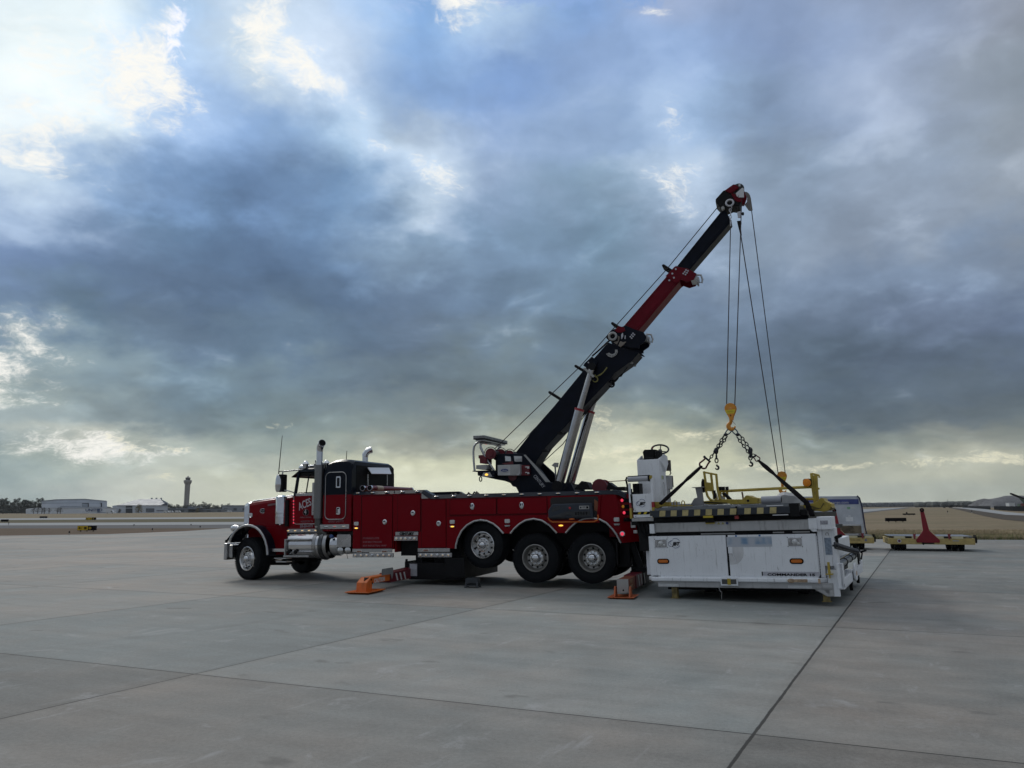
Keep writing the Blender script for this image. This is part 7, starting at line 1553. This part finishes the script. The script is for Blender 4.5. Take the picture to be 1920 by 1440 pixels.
tree('ochre', 200+442/7.385, 770, .85, 'ochre leaved tree in front of the hipped hangar'); tree('bush', 200+180/7.385, 760, .42, 'small dark bush before the hipped hangar')
tree('lone', 200+1340/7.385, 1100, .72, 'lone umbrella shaped tree right of the control tower'); tree('lone', 200+1190/7.385, 1150, .70, 'umbrella shaped tree close beside the tower shaft'); tree('lone', 200+1160/7.385, 1160, .62, 'lower tree tucked against the tower shaft')
for k in range(30):
    tree('bush', 314+k*4.2+random.uniform(-1.5, 1.5), 1150+random.uniform(0, 80), random.uniform(.95, 1.35), 'dark round tree in the long low row behind the terminals', 'trees behind the terminals')
tree('ochre', 200+1260/7.385, 870, .5, 'small ochre tree before the long low terminal')
# distant woods on the right
def woods(name, u0, u1, Y, hts, m, n=900, seed=1):
    rs = random.Random(seed); b = MB(); xa, xb = WORLD(u0, 948, Y).x, WORLD(u1, 948, Y).x
    for k in range(n):
        t = rs.random(); x = xa+(xb-xa)*t; y = Y+rs.uniform(0, 120); h = hts*(.80+.22*mnoise.noise(V((x*.006, 1.3*seed, 0)))+.10*rs.random()); w = h*rs.uniform(.6, 1.3)
        b.lathe([(w*.6, -.1), (w*.95, h*.35), (w*.8, h*.7), (w*.35, h*.94), (0, h)], (x, y, 0), 'z', 7)
    o = b.obj(name, m, None); o['kind'] = 'stuff'
FW = mat('far_woodland', (.045, .052, .058), .9, var=.25, scale=.05)
woods('far_woods', 1540, 2100, 2300, 15.5, FW, 1100, 2); woods('far_woods', 280, 470, 1500, 9, mat('mid_woodland', (.055, .06, .055), .9, var=.25, scale=.05), 260, 3); woods('far_woods', -260, 130, 1100, 12, LEAFD, 300, 4); woods('far_woods', 1780, 1880, 1200, 9.5, mat('mid_woodland', (.055, .06, .055), .9, var=.25, scale=.05), 60, 6)
woods('far_woods', 700, 1560, 2300, 14, FW, 900, 9)
# vans parked by the hangars
def van(u, Y, label, s=1.):
    x = WORLD(u, 958, Y).x; t = thing('parked_van', label, 'van', WORLD, (x, Y, 0), 'white vehicles by the hangars'); b = MB(); b.prism([(x-2.6*s, .4), (x+2.6*s, .4), (x+2.6*s, 1.2), (x+1.9*s, 1.3), (x+1.3*s, 2.2*s), (x-2.5*s, 2.25*s), (x-2.6*s, 2.0)], Y-1, Y+1); b.obj('body', mat('van_white', (.62, .64, .66), .4), t)
    b = MB(); b.prism([(x+1.25*s, 1.35), (x+1.8*s, 1.35), (x+1.2*s, 2.05), (x+.6*s, 2.05), (x+.6*s, 1.35)], Y-1.03, Y-.99); b.obj('window', DGLASS, t)
    for dx in (-1.6, 1.6): b = MB(); b.lathe([(0, -1.05), (.36, -1.05), (.36, -.8), (0, -.8)], (x+dx*s, Y, .36), n=12); b.obj('wheel', RUBBER, t)
van(207, 720, 'large white van parked between the two hangars', 1.45); van(200+830/7.385, 780, 'white van right of the hipped hangar'); van(200+888/7.385, 790, 'white van near the low building at the tower foot'); van(200+990/7.385, 790, 'white van standing below the control tower'); van(200+1700/7.385, 860, 'white van by the pale hall near the truck bonnet', .9)
# taxiway signs
def sign(F_, w, h, label, parts, black_back=True, d=.30, skew=0.):
    t = thing('taxiway_sign', label, 'sign', F_, (0, 0, 0), 'airfield signs')
    b = MB(); b.prism([(0, .10), (w, .10), (w-skew*0, .10+h), (0, .10+h)], 0, d); b.obj('case', SIGNB, t, bevel=.01)
    b = MB()
    for k in range(3): x = w*(.15+.35*k); b.cyl((x, d/2, 0), (x, d/2, .1), .04, n=8)
    b.obj('leg', BLACK, t)
    for a0, a1, m, txt, mc in parts:
        b = MB(); b.box(w*a0, w*a1, -.012, -.002, .13, .07+h); f = b.obj('face', m, t)
        for s_, fx, sz in txt:
            if s_ == '<':
                b = MB(); c = w*fx; zc = .10+h*.5; b.extr([(c-.14, -.016, zc), (c-.02, -.016, zc+.11), (c-.02, -.016, zc-.11)], [(c-.14, -.012, zc), (c-.02, -.012, zc+.11), (c-.02, -.012, zc-.11)]); b.box(c-.02, c+.14, -.016, -.012, zc-.03, zc+.03); b.obj('arrow', mc, f)
            else: text('lettering', s_, h*sz, mc, f, (w*fx, -.016, .10+h*(.5-sz*.36)), align='CENTER', width=.85, bold=.012)
def sframe(u, v, yaw): return Frame(gnd(u, v), yaw)
s0 = sframe(144.6, 996.8, -6); w0 = s0(178.5, 996.8, 0).x; h0 = s0(160, 985.2, 0).z-.12
sign(s0, w0, h0, 'yellow and black direction sign on the near brown grass island', ((.0, .58, SIGNY, [('<', .14, 0), ('EB', .44, .62)], SIGNB), (.60, .80, SIGNB, [('E3', .70, .62)], SIGNY)))
s1_ = sframe(160.5, 975.6, -4); w1_ = s1_(179, 975.6, 0).x; h1_ = s1_(170, 970.3, 0).z-.1
sign(s1_, w1_, h1_, 'farther small yellow and black direction sign beside the far taxiway', ((.08, .60, SIGNY, [('<', .20, 0), ('E', .48, .6)], SIGNB), (.62, .95, SIGNB, [('E3', .78, .55)], SIGNY)))
def bsign(ua, ub, vb, vt, label, yaw=0, post=False):
    F_ = sframe(ua, vb, yaw); w_ = F_(ub, vb, 0).x; h_ = F_(ua, vt, 0).z
    t = thing('taxiway_sign', label, 'sign', F_, (0, 0, 0), 'airfield signs'); b = MB(); b.box(0, w_, 0, .3, .1, h_); b.obj('case', SIGNB, t, bevel=.01); b = MB()
    for k in range(3): b.cyl((w_*(.15+.35*k), .15, 0), (w_*(.15+.35*k), .15, .1), .05, n=8)
    b.obj('leg', BLACK, t)
    if post: b = MB(); b.box(w_*.28, w_*.36, .05, .25, h_, h_*1.75); b.obj('lamp_head', SIGNB, t)
bsign(1.2, 14, 979.2, 973.9, 'black sign back at the far left edge beside the taxiway'); bsign(74, 87.5, 972, 968.1, 'small black sign back in front of the far left grass')
bsign(1662, 1700, 979.2, 971.2, 'large black sign back in the dry grass left of the red tow bar'); bsign(1694, 1716.5, 966.3, 962.8, 'smaller black sign back with a lamp head farther into the dry grass', 0, True)
bsign(1768.5, 1773, 952.3, 950.6, 'tiny black sign back near the far end of the dry grass'); bsign(1780, 1786, 952.0, 950.9, 'tiny wide black sign back beside the right taxiway')
# taxiway edge lights
for u, v, lab in ((129.6, 1003.2, 'edge light on the apron rim left of the near yellow sign'), (285.5, 996.8, 'edge light on the grass rim midway to the truck'), (375, 991.6, 'edge light near the pointed end of the brown island'), (358, 987.8, 'edge light by the taxiway nearest the truck'), (251, 988.2, 'edge light on the taxiway rim right of the yellow sign'), (16, 984.6, 'edge light at the far left of the taxiway rim'), (1777, 963, 'thin marker post in the dry grass behind the tow bar'), (1822.5, 962.5, 'thin marker post beside the right taxiway')):
    g = gnd(u, v); k = g.y/62; t = thing('taxiway_light', lab, 'runway light', WORLD, tuple(g), 'taxiway lights and markers'); b = MB(); b.cyl(g, g+V((0, 0, .16*max(1, k*.8))), .035*max(1, k*.7), n=8); b.obj('stem', mat('light_stem_pale', (.4, .38, .33), .6), t); b = MB(); b.ball(g+V((0, 0, .22*max(1, k*.8))), .06*max(1, k*.7), .06, .09*max(1, k*.7), 8); b.obj('lamp', BLACK, t)
# right: fence, gravel heaps, conveyor
def fence_run(pts, label):
    g = [gnd(u, v) for u, v, _ in pts]; t = thing('silt_fence', label, 'fence', WORLD, tuple(g[0])); b = MB()
    for (p, q, (u, v, vt), (u2, v2, vt2)) in zip(g, g[1:], pts, pts[1:]):
        h = p.y*(v-vt)/1461; h2 = q.y*(v2-vt2)/1461; b.extr([p, q, q+V((0, 0, h2)), p+V((0, 0, h))], [p+V((0, .15, 0)), q+V((0, .15, 0)), q+V((0, .15, h2)), p+V((0, .15, h))])
    b.obj('fabric', FENCE, t); b = MB()
    for p, q in zip(g, g[1:]):
        n = max(1, int((q-p).length/6))
        for k in range(n+1): c = p.lerp(q, k/n); b.box(c.x-.06, c.x+.06, c.y-.1, c.y-.02, 0, 1.7)
    b.obj('post', BLACK, t)
fence_run([(1806, 951.6, 949.6), (1830, 953.2, 949.6), (1857, 955.2, 949.9)], 'black fabric fence, the farther length left of the gap'); fence_run([(1864.5, 955.6, 949.6), (1900, 958.2, 949.6), (1960, 960.0, 949.0)], 'black fabric fence, the nearer length at the right edge')
def heap(name, pts, Y, d, label):
    xs_ = fp(Y, *pts); x0 = sum(p[0] for p in xs_)/len(xs_); t = MB(); N = 14; rows = []
    for j in range(N+1):
        f = math.sin(math.pi*j/N)**.8; row = []
        for i, (x, z) in enumerate(xs_):
            row.append((x+1.2*mnoise.noise(V((x*.11, j*.5, 0)))*3, Y+d*(j/N), max(-.1, z*f+1.6*mnoise.noise(V((x*.09, j*.6, 3)))*f-.1)))
        rows.append(row)
    for j in range(N):
        for i in range(len(xs_)-1): t.poly([rows[j][i], rows[j][i+1], rows[j+1][i+1], rows[j+1][i]])
    bmesh.ops.remove_doubles(t.b, verts=t.b.verts, dist=.001); single(t, name, GRAVEL, label, 'gravel heap', WORLD, (x0, Y, 0), 'gravel heaps', smooth=60)
def dens(pts, n=4):
    o = []
    for a, c in zip(pts, pts[1:]):
        for k in range(n): t_ = k/n; o.append((a[0]+(c[0]-a[0])*t_, a[1]+(c[1]-a[1])*t_))
    return o+[pts[-1]]
heap('gravel_heap', dens([(1838, 949.2), (1850, 943), (1862, 937.6), (1870, 938.6), (1882, 943), (1895, 949)]), 950, 40, 'smaller grey gravel heap behind the left black fence')
heap('gravel_heap', dens([(1862, 949), (1872, 938), (1877, 935.6), (1884, 937.2), (1896, 933.5), (1912, 930.6), (1930, 928.5), (1960, 929), (1990, 940), (2010, 949)]), 720, 50, 'larger grey gravel heap at the right edge of the view')
CY = 420; q = lambda u, v: WORLD(u, v, CY)
cv = thing('stone_conveyor', 'dark sloping conveyor boom over the gravel heap at the right edge', 'conveyor', WORLD, tuple(q(1925, 950)))
b = MB(); a_, b_ = q(1897, 926.8), q(1942, 945); d = V((0, 0, 1.0)); b.extr([a_, b_, b_+d, a_+d*.7], [a_+V((0, 1.6, 0)), b_+V((0, 1.6, 0)), b_+d+V((0, 1.6, 0)), a_+d*.7+V((0, 1.6, 0))]); b.obj('belt_boom', BLACK, cv)
b = MB(); b.tube([q(1918, 936), q(1921, 950)], .5, 6); b.tube([q(1912, 934), q(1921, 944)], .3, 6); b.box(q(1911, 940).x, q(1930, 940).x, CY-.5, CY+2, 0, q(1911, 945).z); b.obj('support_frame', mat('conveyor_green', (.06, .10, .075), .6), cv)
b = MB(); b.box(q(1912.5, 945).x, q(1925, 945).x, CY-1, CY-.5, q(1912, 949).z, q(1912, 944).z); b.obj('engine_box', mat('engine_red', (.16, .05, .045), .6), cv)
p = WORLD(1892.5, 949.5, 440); b = MB(); e_ = WORLD(1902.5, 943.2, 440); b.box(p.x, e_.x, 440, 443, 0, e_.z); b.box(p.x-.1, e_.x+.1, 439.9, 443.1, e_.z, e_.z+.12); single(b, 'site_cabin', mat('cabin_white', (.6, .62, .64), .5), 'white site cabin in front of the larger gravel heap', 'cabin', WORLD, tuple(p))
for u, v0, lab in ((1776.5, 936.2, 'thin radio mast above the woods behind the tow bar'), (1836.5, 938.2, 'thin radio mast above the woods left of the gravel heaps')):
    p = WORLD(u, v0, 2000); b = MB(); b.tube([(p.x, 2000, 0), (p.x, 2000, p.z)], [.9, .35], 6); b.box(p.x-1, p.x+1, 1999, 2001, p.z*.9, p.z*.93); single(b, 'radio_mast', mat('mast_grey', (.12, .125, .13), .7), lab, 'radio mast', WORLD, (p.x, 2000, 0), 'radio masts')

# ------------------------------------------------------------------ loose pieces of one kind become parts of their own
def split_pieces(o):
    me = o.data; n = len(me.vertices); par = list(range(n))
    def find(a):
        while par[a] != a: par[a] = par[par[a]]; a = par[a]
        return a
    for e in me.edges:
        a, c = find(e.vertices[0]), find(e.vertices[1])
        if a != c: par[a] = c
    co = np.empty(n*3, 'f4'); me.vertices.foreach_get('co', co); co = co.reshape(-1, 3); root = np.array([find(a) for a in range(n)])
    boxes = [[co[root == r_].min(0)-.004, co[root == r_].max(0)+.004, {int(r_)}] for r_ in np.unique(root)]
    go = True
    while go:
        go = False
        for i in range(len(boxes)):
            for j in range(i+1, len(boxes)):
                if (boxes[i][0] <= boxes[j][1]).all() and (boxes[j][0] <= boxes[i][1]).all():
                    boxes[i] = [np.minimum(boxes[i][0], boxes[j][0]), np.maximum(boxes[i][1], boxes[j][1]), boxes[i][2] | boxes[j][2]]; boxes.pop(j); go = True; break
            if go: break
    if len(boxes) < 2: return
    src = me.copy()
    for k, (lo, hi, ids) in enumerate(boxes):
        b = bmesh.new(); b.from_mesh(src); b.verts.ensure_lookup_table()
        bmesh.ops.delete(b, geom=[v for v in b.verts if int(root[v.index]) not in ids], context='VERTS')
        if k == 0: b.to_mesh(me)
        else:
            m2 = src.copy(); b.to_mesh(m2); c = o.copy(); c.data = m2; COL.objects.link(c)
        b.free()
PIECES = set("inner_fender gap_detail front_fender roof_lamp red_shroud mast_plate upper_plate rust_scar deck_bracket guide_block platform_fitting yellow_band red_band gate_post roof_vent support_leg road_wheel leaf_spring air_horn roof_spotlight visor_strut rail_post post_cap red_collar base_collar side_block shackle_bow tube_ring tank_fitting lower_bracket edge_block reflector_tape leg floodlight deck_hoop sign_clip tank_strap yellow_stripe lock_pin underframe cylinder_eye bulb air_tank side_box coupling_hoses step_tread deck_roller platform_roller".split())
for o in list(bpy.data.objects):
    nm = o.name.split('.')[0]
    if o.type == 'MESH' and (nm in PIECES or (nm == 'wheel' and o.parent and o.parent.name.startswith('pallet_dolly'))): split_pieces(o)

# ------------------------------------------------------------------ air
hm = bpy.data.materials.new('haze_air'); hm.use_nodes = True; t = NT(hm.node_tree); t.n.clear()
pv_ = t.node('ShaderNodeVolumePrincipled'); pv_.inputs['Color'].default_value = (.82, .87, .93, 1); pv_.inputs['Density'].default_value = .00006; pv_.inputs['Anisotropy'].default_value = .2
t.l.new(pv_.outputs[0], t.node('ShaderNodeOutputMaterial').inputs['Volume'])
b = MB(); b.box(-3500, 3500, -350, 3800, -1.1, 90); hz_o = b.obj('haze', hm); hz_o['kind'] = 'stuff'
